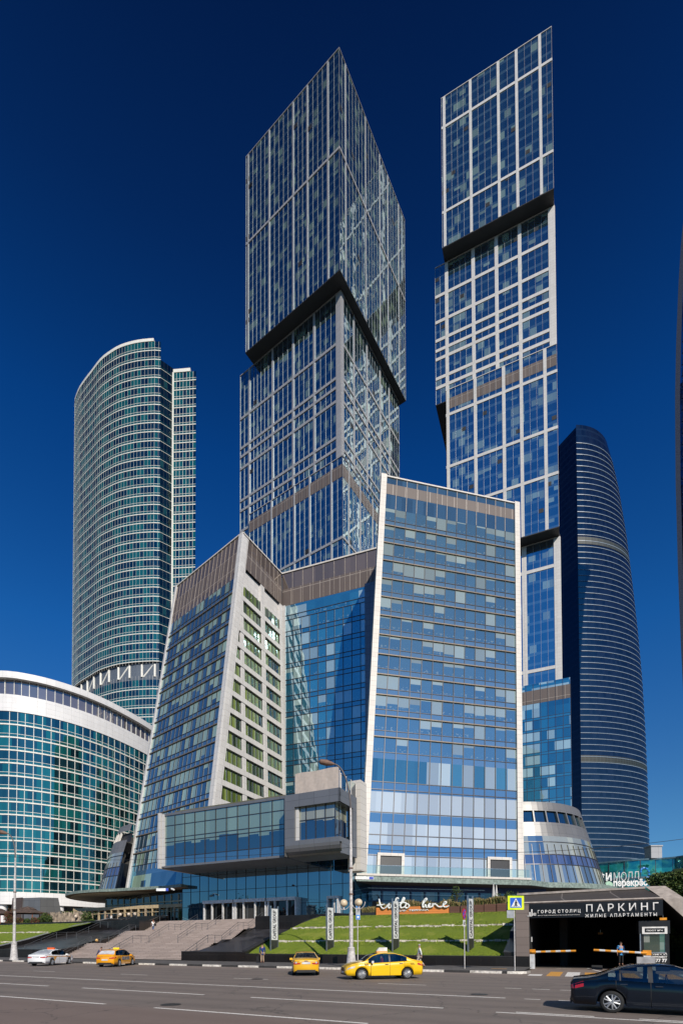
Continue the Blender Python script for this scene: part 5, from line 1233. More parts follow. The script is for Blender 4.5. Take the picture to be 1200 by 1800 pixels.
    for end,flip in ((0,True),(-1,False)):
        s=secs[end]; x=xs[end]
        for j in range(NP-1):
            a=Vector((x,s[j][0],s[j][1]));b=Vector((x,s[j+1][0],s[j+1][1]));c=Vector((x,-s[j+1][0],s[j+1][1]));d=Vector((x,-s[j][0],s[j][1]))
            mi=2 if j<2 else 0
            if flip: add('car_body',d,c,b,a,mi)
            else: add('car_body',a,b,c,d,mi)
    off=Vector((0,0,0)); body=None
    bodymats=[paint_,seam,cblack]
    def bld(nm,mb,mats,par,smooth=True):
        # weld for smooth shading
        ob=mb.build(nm,mats,par,smooth=smooth,off=off); bm=bmesh.new(); bm.from_mesh(ob.data); bmesh.ops.remove_doubles(bm,verts=bm.verts,dist=.0008); bmesh.ops.recalc_face_normals(bm,faces=bm.faces) if False else None
        bm.to_mesh(ob.data); bm.free(); return ob
    for nm,mb in buckets.items():
        if nm=='car_body': body=bld(nm,mb,bodymats,o)
    for nm,mb in buckets.items():
        if nm.startswith('door'):
            d=bld('door',mb,bodymats,o); k=int(nm[4]); sd=int(nm.split('_')[1]); xh=doors[k]+.14; yh=lerp(plan,xh)*W/2*1.0*sd; zh=lerp(belt,xh)-.10
            h=MB(); h.box((xh+.06,yh+.012*sd,zh),(.19,.035,.03)); h.build('handle',[spec.get('handle',paint_)],d,off=off)
        elif nm.startswith('window'): bld('side_window',mb,[spec.get('glass',cglass)],o)
        elif nm in('windscreen','rear_window'): bld(nm,mb,[spec.get('glass',cglass) if nm=='windscreen' else spec.get('rglass',cglass)],o)
    # wheels
    for xc in (xf,xr):
        for sd in (1,-1):
            yw=W/2*lerp(plan,xc)-.105; g=MB()
            g.lathe([(R_*.70,-.10),(R_*.9,-.105),(R_,-.075),(R_,.075),(R_*.93,.105),(R_*.70,.10)],(0,0,0),28,axis='y')
            wv=bpy.data.objects.new('x',None); bpy.data.objects.remove(wv)
            t_=g.build('wheel',[tyre],o,smooth=True,off=Vector((0,0,0))); t_.location=(xc,yw*sd,R_)
            r_=MB(); yo=.085*sd
            r_.lathe([(R_*.72,yo*.4),(R_*.72,yo*1.1),(R_*.66,yo*1.12),(R_*.64,yo*.6)],(0,0,0),28,axis='y')
            ns=spec.get('spokes',5)
            for k in range(ns):
                for da in ((-.13,.13) if spec.get('twin',True) else (0,)):
                    a=2*math.pi*k/ns+da; a2=2*math.pi*k/ns+da*1.9; p=[Vector((math.cos(a)*R_*.12,yo*1.12,math.sin(a)*R_*.12)),Vector((math.cos(a2)*R_*.67,yo*1.0,math.sin(a2)*R_*.67))]
                    r_.tube(p,[.032,.024],6)
            r_.tube([(0,yo*.7,0),(0,yo*1.28,0)],.055,12)
            rr=r_.build('rim',[rimm],t_,off=Vector((0,0,0)))
            d_=MB(); d_.tube([(0,yo*.2,0),(0,yo*.45,0)],R_*.70,20); d_.build('brake_disc',[cblack],t_,off=Vector((0,0,0)))
    # lamps and fittings
    LB=[MB() for _ in range(3)]
    def spatch(x0,x1,j0,j1,sd,offs,mb,mi=0,n=6):
        for i in range(n):
            xa=x0+(x1-x0)*i/n; xb=x0+(x1-x0)*(i+1)/n; A=section(xa); B=section(xb)
            def pt(S,x,j):
                jj=int(math.floor(j)); k=j-jj; jj2=min(jj+1,NP-1); y=S[jj][0]*(1-k)+S[jj2][0]*k; z=S[jj][1]*(1-k)+S[jj2][1]*k; return Vector((x+(offs if x>0 else -offs)*.3,(y+offs)*sd,z+offs*.2))
            q=[pt(A,xa,j0),pt(B,xb,j0),pt(B,xb,j1),pt(A,xa,j1)]
            if sd>0: q=q[::-1]
            mb.quad(*q,mi)
    for sd in (1,-1):
        for (nm,x0,x1,j0,j1,mt) in (('headlight',L/2-.50,L/2-.012,4.15,5.3,lampw),('tail_light',-L/2+.012,-L/2+.36,4.0,5.3,redl)):
            g=MB(); spatch(x0,x1,j0,j1,sd,.006,g)
            # wrap onto the end face
            s=section(L/2-.001 if x0>0 else -L/2+.001); xe=(L/2+.006) if x0>0 else -L/2-.006; z0=s[4][1]*.9+s[3][1]*.1; z1=s[5][1]; y1=s[4][0]+.004; y0=y1-(.30 if x0>0 else .34)
            q=[(xe,y0*sd,z0+.03),(xe,y1*sd,z0),(xe,y1*sd,z1),(xe,y0*sd,z1-.02)]
            if (x0>0)==(sd<0): q=q[::-1]
            g.quad(*q); g.build(nm,[mt],o,off=off,smooth=False)
        g=MB(); xm_=xw0-.42; s=section(xm_); y=s[6][0]; z=lerp(belt,xm_)+.07; g.box((xm_,(y+.12)*sd,z),(.11,.20,.135)); g.box((xm_-.0,(y+.02)*sd,z-.05),(.06,.12,.04)); mo=g.build('mirror',[spec.get('mirror',paint_)],o,off=off); 
        md=mo.modifiers.new('b','BEVEL'); md.width=.035; md.segments=3
    g=MB(); xe=L/2+.004; w_=W/2*lerp(plan,L/2); g.box((xe,0,.55),(.03,w_*1.1,.22)); g.box((xe,0,.30),(.04,w_*1.5,.09)); g.build('grille',[cblack],o,off=off)
    g=MB(); xe=-L/2-.004; g.box((xe,0,.30),(.05,w_*1.9,.16)); g.build('rear_bumper_insert',[cblack],o,off=off)
    zpl=spec.get('plate_z',.80); g=MB(); g.box((-L/2-.012,0,zpl),(.015,.52,.12)); g.build('number_plate',[spec.get('plate',platew)],o,off=off)
    g=MB(); g.box((L/2+.026,0,.40),(.015,.52,.115)); g.build('number_plate',[spec.get('plate',platew)],o,off=off)
    # cabin
    zs=lerp(belt,0)-.08; g=MB(); g.box((0,0,.42),(L*.62,W*.78,.30)); 
    for x,sd in ((.18,1),(.18,-1),(-.75,1),(-.75,-1)):
        g.box((x,.36*sd,.62),(.50,.48,.16)); g.box((x-.26,.36*sd,.88),(.13,.46,.55)); g.box((x-.30,.36*sd,1.18),(.09,.24,.14))
    g.box((xw0-.75,0,.82),(.35,W*.74,.22)); g.build('interior',[seatm],o,off=off)
    g=MB(); g.lathe([(.17,0),(.185,.012),(.185,-.012),(.17,0)],(0,0,0),18,axis='y'); sw=g.build('steering_wheel',[cblack],o,off=Vector((0,0,0))); sw.location=(xw0-1.0,.36,.92); sw.rotation_euler=(0,0,R(90))
    return o
SED=dict(L=4.42,W=1.73,H=1.47,wb=2.60,fo=.86,R=.31,
 top=[(-2.21,.93),(-2.15,1.00),(-1.75,1.06),(-1.62,1.09),(-.95,1.36),(-.55,1.445),(.0,1.47),(.35,1.44),(.62,1.36),(1.22,1.01),(1.35,.965),(1.85,.86),(2.12,.72),(2.21,.60)],
 belt=[(-2.21,.86),(-1.9,.98),(-1.2,.985),(.0,.93),(1.1,.88),(1.5,.84),(2.0,.72),(2.21,.56)],
 plan=[(-2.21,.80),(-2.12,.90),(-1.7,.985),(-1,1),(.9,1),(1.5,.97),(1.95,.90),(2.15,.80),(2.21,.70)],
 ws0=1.20,ws1=.38,rg0=-.75,rg1=-1.62,sg0=-1.25,sg1=.98,pillars=[(-.30,-.20),(.92,.98)],doors=[-1.08,-.25,.84],spokes=7,twin=True)
SED['top'][-5]=(1.22,1.00)
def spec(**k): d=dict(SED); d.update(k); return d
yel=paintm('yellow_paint_car',(.85,.50,.0)); yel2=paintm('yellow_paint_dusty',(.78,.42,.01)); org=paintm('orange_yellow_paint',(.80,.33,.0)); whitep=paintm('white_car_paint',(.82,.82,.82)); navy=pm('dark_blue_paint',(.002,.006,.013),.12,0,.015,.8,coat=.7,spec=.2)
def heading(v): return math.atan2(v.y,v.x)
# yellow taxi seen from the side
pf=PZ(632.5,1723.5,0); pr=PZ(717,1721.3,0); hv=(pf-pr); hv=Vector((hv.x,hv.y*.75,0)).normalized()
side_n=Vector((-hv.y,hv.x,0))  # left of heading faces us
near_mid=(pf+pr)/2; cen=near_mid-side_n*(1.73/2-.05)+hv*(-.07)
print('TAXI',pf,pr,(pf-pr).length)
k_=1.02
tx=car('yellow taxi side-on with a white roof sign and driver in red',(cen.x,cen.y,0),heading(hv),spec(mirror=mirror_w,handle=chrome,rglass=cglass),yel,'taxi_car','taxis by the kerb')
tx.scale=(k_,k_,k_)
g=MB(); g.box((.0,0,1.50),(.62,.30,.06)); g.build('roof_bar',[orange],tx,off=Vector((0,0,0)))
g=MB(); bb_=[(-.32,-.11,1.53),(.30,-.11,1.53),(.30,.11,1.53),(-.32,.11,1.53)]; tt_=[(-.32,-.09,1.74),(.14,-.09,1.74),(.14,.09,1.74),(-.32,.09,1.74)]; g.hexa([Vector(p) for p in bb_],[Vector(p) for p in tt_]); g.build('roof_sign',[pm('roof_sign_white',(.6,.6,.58),.4)],tx,off=Vector((0,0,0)))
g=MB()
for i in range(4):
    for j in range(2):
        for x_ in (1.00,-1.62): g.box((x_+i*.06,.868+ (.0 if x_>0 else -.008),.80+j*.05+(.03 if (i%2) else 0)),(.035,.012,.035))
g.build('chequer_mark',[seam],tx,off=Vector((0,0,0)))
# yellow taxi seen from behind
q=PZ(537,1715,0); hd=Vector((-.22,1,0)).normalized(); hd2=V*0.96+(-U)*.20
hdv=(V*.75-U*.65).normalized(); 
rear=PZ(538,1716.5,0); hdv=Vector((-.10,1,0)).normalized(); cen=rear+hdv*2.2
tb2=car('yellow taxi parked nose to the pavement, seen from behind',(cen.x,cen.y,0),heading(hdv),spec(glass=darkgl,rglass=darkgl),yel2,'taxi_car','taxis by the kerb')
for sd in (1,-1):
    g=MB(); g.box((-2.222,.62*sd,.83),(.012,.10,.10)); g.build('reversing_light',[lampw],tb2,off=Vector((0,0,0)))
g=MB(); g.box((-2.225,0,.93),(.015,.24,.05)); g.build('badge',[chrome],tb2,off=Vector((0,0,0)))
# white taxi and orange estate at left
WG=dict(SED); WG.update(top=[(-2.21,.92),(-2.16,1.02),(-1.98,1.10),(-1.60,1.40),(-1.2,1.475),(-.3,1.50),(.2,1.48),(.55,1.38),(1.22,1.01),(1.35,.965),(1.85,.86),(2.12,.72),(2.21,.60)],rg0=-1.62,rg1=-2.02,sg0=-1.85,sg1=.98,pillars=[(-.30,-.20),(-1.20,-1.10),(.92,.98)],plate_z=.62)
rear=PZ(64,1699,0); hdv=Vector((.02,1,0)).normalized(); cen=rear+hdv*2.3
tw=car('white taxi with orange flashes beside the left lamp post',(cen.x,cen.y,0),heading(hdv),spec(rglass=pm('pale_rear_glass',(.35,.36,.36),.2,coat=1.)),whitep,'taxi_car','taxis by the kerb')
tw.scale=(1.08,1.04,1.0)
g=MB(); g.box((-.1,0,1.55),(.16,.62,.14)); g.build('roof_lamp',[pm('orange_red_lamp',(.75,.10,.01),.4)],tw,off=Vector((0,0,0)))
g=MB()
for sd in (1,-1):
    q=[(-1.9,.868*sd,.90),(1.5,.868*sd,.82),(1.5,.868*sd,.74),(-1.9,.868*sd,.83)]; g.quad(*(q if sd<0 else q[::-1])); q=[(-1.1,.872*sd,.86),(-.6,.872*sd,.86),(-.95,.872*sd,.45),(-1.0,.872*sd,.45)]; g.quad(*(q if sd<0 else q[::-1]))
g.build('orange_flash',[org],tw,off=Vector((0,0,0)))
rear=PZ(184,1701,0); hdv=Vector((.02,1,0)).normalized(); cen=rear+hdv*2.2
to=car('orange-yellow estate taxi with white rear window banner at the foot of the stairs',(cen.x,cen.y,0),heading(hdv),dict(WG,rglass=pm('white_banner_glass',(.50,.50,.52),.25,coat=1.)),org,'taxi_car','taxis by the kerb')
g=MB(); g.box((-.1,0,1.57),(.16,.5,.13)); g.build('roof_lamp',[pm('yellow_lamp',(.8,.62,.02),.4)],to,off=Vector((0,0,0)))
g=MB()
for sd in (1,-1): g.box((-.15,.868*sd,.72),(1.5,.012,.30)); 
g.build('side_advert',[pm('advert_grey',(.25,.23,.22),.5,var=.4,scale=6)],to,off=Vector((0,0,0)))
# dark blue saloon in the near lane
K3=spec(L=4.56,W=1.78,wb=2.70,fo=.88,R=.325,
 top=[(-2.28,.88),(-2.22,.985),(-1.85,1.03),(-1.65,1.07),(-.95,1.33),(-.55,1.41),(.0,1.435),(.35,1.41),(.65,1.32),(1.30,.99),(1.4,.95),(1.9,.84),(2.18,.70),(2.28,.56)],
 belt=[(-2.28,.82),(-1.9,.95),(-1.2,.965),(.0,.92),(1.1,.87),(1.5,.82),(2.05,.70),(2.28,.52)],
 plan=[(-2.28,.80),(-2.18,.90),(-1.75,.985),(-1,1),(.9,1),(1.5,.97),(2.0,.90),(2.2,.80),(2.28,.70)],
 ws0=1.28,ws1=.40,rg0=-.80,rg1=-1.66,sg0=-1.32,sg1=1.02,pillars=[(-.30,-.18),(.95,1.02),(-1.02,-.99)],doors=[-1.12,-.24,.88],spokes=5,handle=paintm('handle_navy',(.01,.02,.04)))
kq=4.68/4.56; K3['L']=4.68
for n_ in ('top','belt','plan'): K3[n_]=[(x*kq,v) for x,v in K3[n_]]
rw_=PZ(1075,1781.5,0); cen=rw_+V*(.89-.04)+U*(2.28-.88-2.70+ .0+ (4.56/2-(4.56-.88-2.70)) - (2.28-.88-2.70))
xr_=K3['L']/2-K3['fo']-K3['wb']
cen=rw_+V*(.89-.05)-U*xr_
kc=car('dark blue saloon car driving past in the near lane at the right edge',(cen.x,cen.y,0),heading(U),K3,navy,'passing_car')
g=MB()
for j0,j1 in ((0,1),): pass
g.tube([(x,-(.80-.0)*(.925 if True else 1)*1.0,lerp(K3['belt'],x)+.012) for x in [-1.2+.1*k for k in range(22)]],.010,5); g.build('window_trim',[chrome],kc,off=Vector((0,0,0)))

# ================================================================== PEOPLE
skin_l=pm('skin_light',(.42,.22,.15),.6,var=.04); hairb=pm('hair_brown',(.035,.02,.012),.8); hairg=pm('hair_grey',(.35,.34,.33),.8)
def cloth(n,c): return pm('cloth_'+n,c,.9,var=.1,scale=8)
def skinmesh(name,pts,edges,rad,mat,parent,root=0,sub=1,loc=None):
    me=bpy.data.meshes.new(name); me.from_pydata(pts,edges,[]); o=bpy.data.objects.new(name,me); C.objects.link(o)
    sm=o.modifiers.new('s','SKIN'); sm.use_smooth_shade=True
    for i,r in enumerate(rad): 
        v=me.skin_vertices[0].data[i]; v.radius=(r if isinstance(r,tuple) else (r,r)); v.use_root=(i==root)
    if sub: ss=o.modifiers.new('u','SUBSURF'); ss.levels=sub; ss.render_levels=sub
    dg=bpy.context.evaluated_depsgraph_get(); m2=bpy.data.meshes.new_from_object(o.evaluated_get(dg)); bpy.data.objects.remove(o)
    m2.materials.clear(); m2.materials.append(mat); r=bpy.data.objects.new(name,m2); C.objects.link(r); r.parent=parent; return r
def person(label,loc,rz,top,trou,shoe=(.02,.02,.02),hair=None,pose='stand',h=1.75,sleeve=True,group=None,extra=None):
    """x forward, y left; pose: stand, walk, sit, bend"""
    o=thing('person',label,'person',loc,group,rz); k=h/1.75
    J=dict(pel=(0,0,.93),wst=(0,0,1.08),chs=(0,0,1.30),nck=(0,0,1.47),hb=(.01,0,1.54),hd=(.02,0,1.63),ht=(.01,0,1.71))
    def leg(s,hip,kn,an,toe): J['hip'+s]=hip;J['kn'+s]=kn;J['an'+s]=an;J['toe'+s]=toe
    def arm(s,sh,el,wr_,f=(0,0,-1)): J['sh'+s]=sh;J['el'+s]=el;J['wr'+s]=wr_;J['f'+s]=f
    if pose in('stand','bend'):
        leg('L',(0,.09,.90),(.01,.10,.50),(0,.10,.08),(.15,.12,.03)); leg('R',(0,-.09,.90),(.03,-.10,.50),(-.02,-.11,.08),(.14,-.13,.03))
        arm('L',(0,.19,1.42),(-.02,.25,1.14),(.05,.25,.90)); arm('R',(0,-.19,1.42),(-.02,-.25,1.14),(.06,-.25,.90))
    if pose=='bend':
        for n_ in ('chs','nck','hb','hd','ht'): x,y,z=J[n_]; J[n_]=(x+(z-1.05)*.45,y,z-(z-1.05)*.10)
        arm('L',(.16,.19,1.36),(.30,.22,1.12),(.50,.20,1.05),(1,0,-.3)); arm('R',(.16,-.19,1.36),(.30,-.22,1.12),(.50,-.20,1.05),(1,0,-.3))
    if pose=='walk':
        leg('L',(0,.09,.90),(.18,.10,.52),(.20,.10,.10),(.36,.11,.06)); leg('R',(0,-.09,.90),(-.04,-.10,.50),(-.36,-.10,.16),(-.24,-.11,.04))
        arm('L',(0,.19,1.42),(-.12,.25,1.15),(-.14,.26,.90)); arm('R',(0,-.19,1.42),(.05,-.25,1.15),(.20,-.24,.94),(.5,0,-.8))
    if pose=='sit':
        dz=-.45
        for n_ in list(J): x,y,z=J[n_]; J[n_]=(x,y,z+dz)
        leg('L',(0,.09,.46),(.44,.12,.50),(.46,.12,.09),(.62,.13,.03)); leg('R',(0,-.09,.46),(.44,-.12,.50),(.42,-.12,.09),(.58,-.13,.03))
        arm('L',(0,.19,.97),(.06,.25,.70),(.30,.16,.62),(1,0,-.2)); arm('R',(0,-.19,.97),(.06,-.25,.70),(.30,-.16,.62),(1,0,-.2))
    names=list(n for n in J if n[0]!='f' ); idx={n:i for i,n in enumerate(names)}; pts=[tuple(c*k for c in J[n]) for n in names]
    RAD=dict(pel=(.15,.11),wst=(.135,.10),chs=(.165,.115),nck=.058,hb=.062,hd=(.078,.095),ht=(.055,.07)); 
    for s in 'LR': RAD.update({'hip'+s:.088,'kn'+s:.056,'an'+s:.04,'toe'+s:.035,'sh'+s:.058,'el'+s:.042,'wr'+s:.028})
    E=[('pel','wst'),('wst','chs'),('chs','nck'),('nck','hb'),('hb','hd'),('hd','ht')]
    for s in 'LR': E+=[('pel','hip'+s),('hip'+s,'kn'+s),('kn'+s,'an'+s),('an'+s,'toe'+s),('chs','sh'+s),('sh'+s,'el'+s),('el'+s,'wr'+s)]
    edges=[(idx[a],idx[b]) for a,b in E]; rad=[RAD[n] for n in names]
    for s,sg in (('L',1),('R',-1)):   # palm, four fingers and a thumb
        w_=Vector(pts[idx['wr'+s]]); f=Vector(J['f'+s]).normalized(); sd=Vector((0,1,0)).cross(f) ; sd=Vector((1,0,0)) if abs(f.z)>.6 else Vector((0,1,0)); pm_=w_+f*.07; pts.append(tuple(pm_)); rad.append((.032,.02)); pi=len(pts)-1; edges.append((idx['wr'+s],pi))
        for q,l in ((-1.5,.06),(-.5,.075),(.5,.08),(1.5,.07)):
            a=pm_+sd*q*.016+f*.03; b=a+f*l*.5; c=b+f*l*.4+Vector((0,-sg*.012,0)); i=len(pts); pts+= [tuple(a),tuple(b),tuple(c)]; rad+=[.0085,.008,.007]; edges+=[(pi,i),(i,i+1),(i+1,i+2)]
        a=w_+f*.03+sd*.03; b=a+f*.03+sd*.02; i=len(pts); pts+=[tuple(a),tuple(b)]; rad+=[.011,.009]; edges+=[(idx['wr'+s],i),(i,i+1)]
    body=skinmesh('body',pts,edges,rad,skin_l,o,idx['pel'])
    # face: nose, brow and ears are small mounds on the head
    hd=Vector(J['hd'])*k; g=MB(); g.lathe([(0,.02),(.012,.005),(.016,-.015),(0,-.02)],hd+Vector((.088,0,-.01)),6); 
    for sg in (1,-1): g.lathe([(0,.03),(.012,.0),(0,-.03)],hd+Vector((0,.082*sg,0)),6)
    g.build('face_features',[skin_l],body,off=Vector((0,0,0)))
    g=MB()
    for sg in (1,-1): g.box(hd+Vector((.083,.032*sg,.012)),(.01,.02,.012))
    g.box(hd+Vector((.082,0,-.045)),(.01,.035,.006)); g.build('eyes_mouth',[hairb],body,off=Vector((0,0,0)))
    def garment(nm,ns,es,scale,mat,ro):
        ii={n:i for i,n in enumerate(ns)}; skinmesh(nm,[tuple(c*k for c in J[n]) for n in ns],[(ii[a],ii[b]) for a,b in es],[tuple(x*scale+.008 for x in (RAD[n] if isinstance(RAD[n],tuple) else (RAD[n],RAD[n]))) for n in ns],mat,o,ii[ro])
    J['nk2']=tuple((a*.6+b*.4) for a,b in zip(J['chs'],J['nck'])); RAD['nk2']=.085
    J['low']=tuple(p-q for p,q in zip(J['pel'],(0,0,.04))); RAD['low']=(.155,.115)
    for s in 'LR': J['cu'+s]=tuple(a*.85+b*.15 for a,b in zip(J['wr'+s],J['el'+s])); RAD['cu'+s]=.034; J['se'+s]=tuple(a*.75+b*.25 for a,b in zip(J['el'+s],J['sh'+s])); RAD['se'+s]=.055
    ns=['low','pel','wst','chs','nk2']; es=[('low','pel'),('pel','wst'),('wst','chs'),('chs','nk2')]
    for s in 'LR':
        if sleeve: ns+=['sh'+s,'el'+s,'cu'+s]; es+=[('chs','sh'+s),('sh'+s,'el'+s),('el'+s,'cu'+s)]
        else: ns+=['sh'+s,'se'+s]; es+=[('chs','sh'+s),('sh'+s,'se'+s)]
    garment('jacket' if sleeve else 'shirt',ns,es,1.10,top,'pel')
    ns=['pel']; es=[]
    for s in 'LR': J['tc'+s]=tuple(a*.8+b*.2 for a,b in zip(J['an'+s],J['kn'+s])); RAD['tc'+s]=.058; ns+=['hip'+s,'kn'+s,'tc'+s]; es+=[('pel','hip'+s),('hip'+s,'kn'+s),('kn'+s,'tc'+s)]
    garment('trousers',ns,es,1.10,trou,'pel')
    for s in 'LR':
        garment('shoe',['an'+s,'toe'+s],[('an'+s,'toe'+s)],1.15,cloth('shoe',shoe),'an'+s)
    if hair:
        g=MB(); pr=[(0,.115)]+[(.094*math.sin(a),.028+.087*math.cos(a)) for a in (.5,1.0,1.4,1.7)]; g.lathe([(r,z) for r,z in pr],hd+Vector((-.016,0,0)),12); g.build('hair',[hair],body,smooth=True,off=Vector((0,0,0)))
    return o
def at_px(px,py,z): q=PZ(px,py,z); return (q.x,q.y,z)
p=st(s_at(461,38.6),38.6,.15)
person('man in a blue jacket and beige trousers standing on the pavement',tuple(p),R(115),cloth('blue',(.01,.035,.16)),cloth('beige',(.38,.27,.18)),hair=hairb,h=1.78)
g=thing('bag','dark bag held low by the man in the blue jacket','bag',(p.x-.42,p.y-.05,.40)); m_=MB(); m_.box((p.x-.42,p.y-.05,.56),(.16,.36,.42)); bo=m_.build('bag_body',[cloth('black',(.01,.01,.012))],g); mm=MB(); mm.tube([(p.x-.42,p.y-.15,.77),(p.x-.40,p.y-.05,.90),(p.x-.42,p.y+.05,.77)],.012,6); mm.build('strap',[cblack],g)
p=st(s_at(737,36.3),36.3,.15)
person('grey-haired man in a white shirt and pale trousers walking right of the yellow taxi',tuple(p),R(170),cloth('white',(.70,.69,.67)),cloth('pale',(.42,.36,.30)),hair=hairg,pose='walk',h=1.78)
p=wbth.f(-2.3,.54)+V*.9
q=onp(1090.5,1660,p,U)
person('guard in a light blue shirt standing behind the right barrier',(q.x,q.y,.30),R(-100),cloth('sky_blue',(.06,.30,.62)),cloth('black',(.01,.01,.012)),hair=hairb,h=1.74,sleeve=False)
person('driver in a red shirt at the wheel of the yellow taxi',(0,0,0),0,cloth('red',(.35,.01,.012)),cloth('black',(.01,.01,.012)),hair=hairb,pose='sit',h=1.66)
drv=[o for o in bpy.data.objects if o.get('label','').startswith('driver in a red')][0]
M_=tx.matrix_basis.copy(); hv3=Vector((hv.x,hv.y,0)); lf=Vector((-hv.y,hv.x,0)); dp=Vector((tx.location.x,tx.location.y,0))+hv3*(.12)+lf*.40; drv.location=(dp.x,dp.y,.22); drv.rotation_euler=(0,0,heading(hv))
tt=57.3; zz=stair_z(tt); q=st(s_at(269,tt),tt,zz)
person('person in white top and blue jeans climbing the stairs with a dark bag',tuple(q),R(100),cloth('white',(.70,.69,.67)),cloth('denim',(.05,.10,.22)),hair=pm('hair_red',(.25,.05,.02),.8),pose='walk',h=1.72,sleeve=False)
m_=MB(); bg_=thing('bag','dark shoulder bag of the person on the stairs','bag',(q.x+.32,q.y-.1,zz+.8)); m_.box((q.x+.32,q.y-.12,zz+.95),(.34,.16,.30)); m_.build('bag_body',[cloth('black',(.01,.01,.012))],bg_); mm=MB(); mm.tube([(q.x+.2,q.y-.12,zz+1.1),(q.x+.12,q.y-.1,zz+1.42),(q.x+.4,q.y-.12,zz+1.1)],.012,6); mm.build('strap',[cblack],bg_)
q=PZ(163,1698,0); person('person in a blue plaid shirt behind the orange estate taxi',(q.x,q.y+1.2,0),R(-20),cloth('plaid',(.06,.07,.14)),cloth('denim',(.05,.10,.22)),hair=hairb,pose='bend',h=1.75)
for px,t,cl,lab in ((188.5,66.5,cloth('black',(.01,.01,.012)),'person in a black jacket standing at the top of the left wall'),(195,66.8,cloth('white',(.70,.69,.67)),'person in a pale shirt beside the one in the black jacket')):
    q=st(s_at(px,t),t,ZP+.1); person(lab,(q.x,q.y,ZP),R(60),cl,cloth('denim',(.05,.10,.22)),hair=hairb,h=1.75)
for px,cl,lab in ((488.5,cloth('peach',(.55,.22,.12)),'person in a peach top sitting on the black wall above the right cascade'),(500,cloth('maroon',(.12,.03,.03)),'person in dark clothes sitting on the black wall beside the one in peach')):
    q=st(s_at(px,64.6),64.6); person(lab,(q.x,q.y,ZP+.62),R(-70),cl,cloth('black',(.01,.01,.012)),hair=hairb,pose='sit',h=1.72,sleeve=False)
q=st(s_at(305.5,67.5),67.5); person('person with a red hat sitting at the top of the stairs',(q.x,q.y,ZP),R(-80),cloth('black',(.01,.01,.012)),cloth('black',(.01,.01,.012)),hair=pm('hat_red',(.5,.01,.02),.8),pose='sit',h=1.72)
q2=(q.x,q.y+.1,ZP); b_=thing('stool','small stool under the person with the red hat','stool',q2); m_=MB(); m_.box((q.x,q.y+.05,ZP+.36),(.4,.4,.06)); m_.build('seat',[pm('stool_wood',(.3,.2,.1),.7)],b_)
for a_,c_ in ((-.15,-.1),(.15,-.1),(.15,.2),(-.15,.2)):
    m_=MB(); m_.tube([(q.x+a_,q.y+c_,ZP),(q.x+a_,q.y+c_,ZP+.34)],.02,6); m_.build('leg',[steel],b_)
# ================================================================== STREET FURNITURE
pole_m=pm('painted_pole',(.50,.47,.45),.6,var=.15,scale=6); rust=pm('rusty_brown',(.16,.09,.06),.7); globe_m=pm('globe_glass',(.62,.50,.34),.35,coat=.5)
def lamp_post(label,px,t,hbase,zarm,zend,dx_end,globes=False,z0=.15,zthin=9.5):
    s=s_at(px,t); b=st(s,t,z0); o=thing('street_lamp',label,'street lamp',tuple(b),'tall street lamps'); g=MB()
    g.lathe([(.46,0),(.46,.10),(.40,.14),(.38,.30),(.27,hbase*.93),(.30,hbase*.94),(.30,hbase*.99),(.24,hbase),(.27,hbase+.08),(.27,hbase+.14),(.19,hbase+.20)],b,20); g.build('base',[pole_m],o,smooth=False)
    g=MB(); z1=zarm; g.tube([b+Vector((0,0,z)) for z in (hbase,4.2)],[.155,.15],14); g.tube([b+Vector((0,0,z)) for z in (4.2,zthin)],[.125,.115],14); g.tube([b+Vector((0,0,z)) for z in (zthin,z1-z0)],[.085,.075],12); g.build('pole',[pole_m],o)
    g=MB(); end=U*0; pts=[]; n=10
    for k in range(n+1):
        a=k/n; x=dx_end*(1-math.cos(a*math.pi/2))*.9+dx_end*.1*a; z=z1-z0+(zend-z1)*math.sin(a*math.pi/2); pts.append(b+Vector((x,.2*a,z)))
    g.tube(pts,[.072-.02*k/n for k in range(n+1)],10); g.build('arm',[pm('dark_arm',(.10,.085,.08),.6)],o)
    g=MB(); e=pts[-1]; d=Vector((dx_end,0,.25)).normalized(); g.tube([e-d*.1,e+d*.15,e+d*.55,e+d*1.0,e+d*1.12],[.07,.16,.24,.20,.05],12); g.build('lamp_head',[rust],o)
    for z in (5.6,7.6): 
        m_=MB(); m_.lathe([(.15,-.05),(.17,-.05),(.17,.05),(.15,.05)],b+Vector((0,0,z)),12); m_.build('clamp',[rust],o)
    if globes:
        for sd in (1,-1):
            zc=onp(617,1589,b,U).z-.15
            g=MB(); c=b+U*sd*.62+Vector((0,0,zc)); pts=[]
            for k in range(13): a=math.pi+math.pi*k/12; pts.append(c+U*(.55*math.cos(a))+Vector((0,0,.1+.55*math.sin(a))))
            g.tube(pts,.03,6); ar=g.build('globe_bracket',[pole_m],o)
            g=MB(); g.lathe([(.30*math.sin(math.pi*k/12),-.30*math.cos(math.pi*k/12)) for k in range(13)],c+Vector((0,0,.06)),20); g.build('globe',[globe_m],ar,smooth=True)
            g=MB(); g.tube([c+Vector((0,0,-.44)),c+Vector((0,0,-.2))],.06,8); g.build('globe_socket',[pole_m],ar)
    return o,b
lp,lb=lamp_post('tall street lamp with two round globes, behind the nose of the yellow taxi',617,35.2,1.35,12.4,15.9,-1.35,True)
lamp_post('tall street lamp at the left edge, beside the white taxi',25,34.9,1.85,11.6,14.4,-1.1,False)
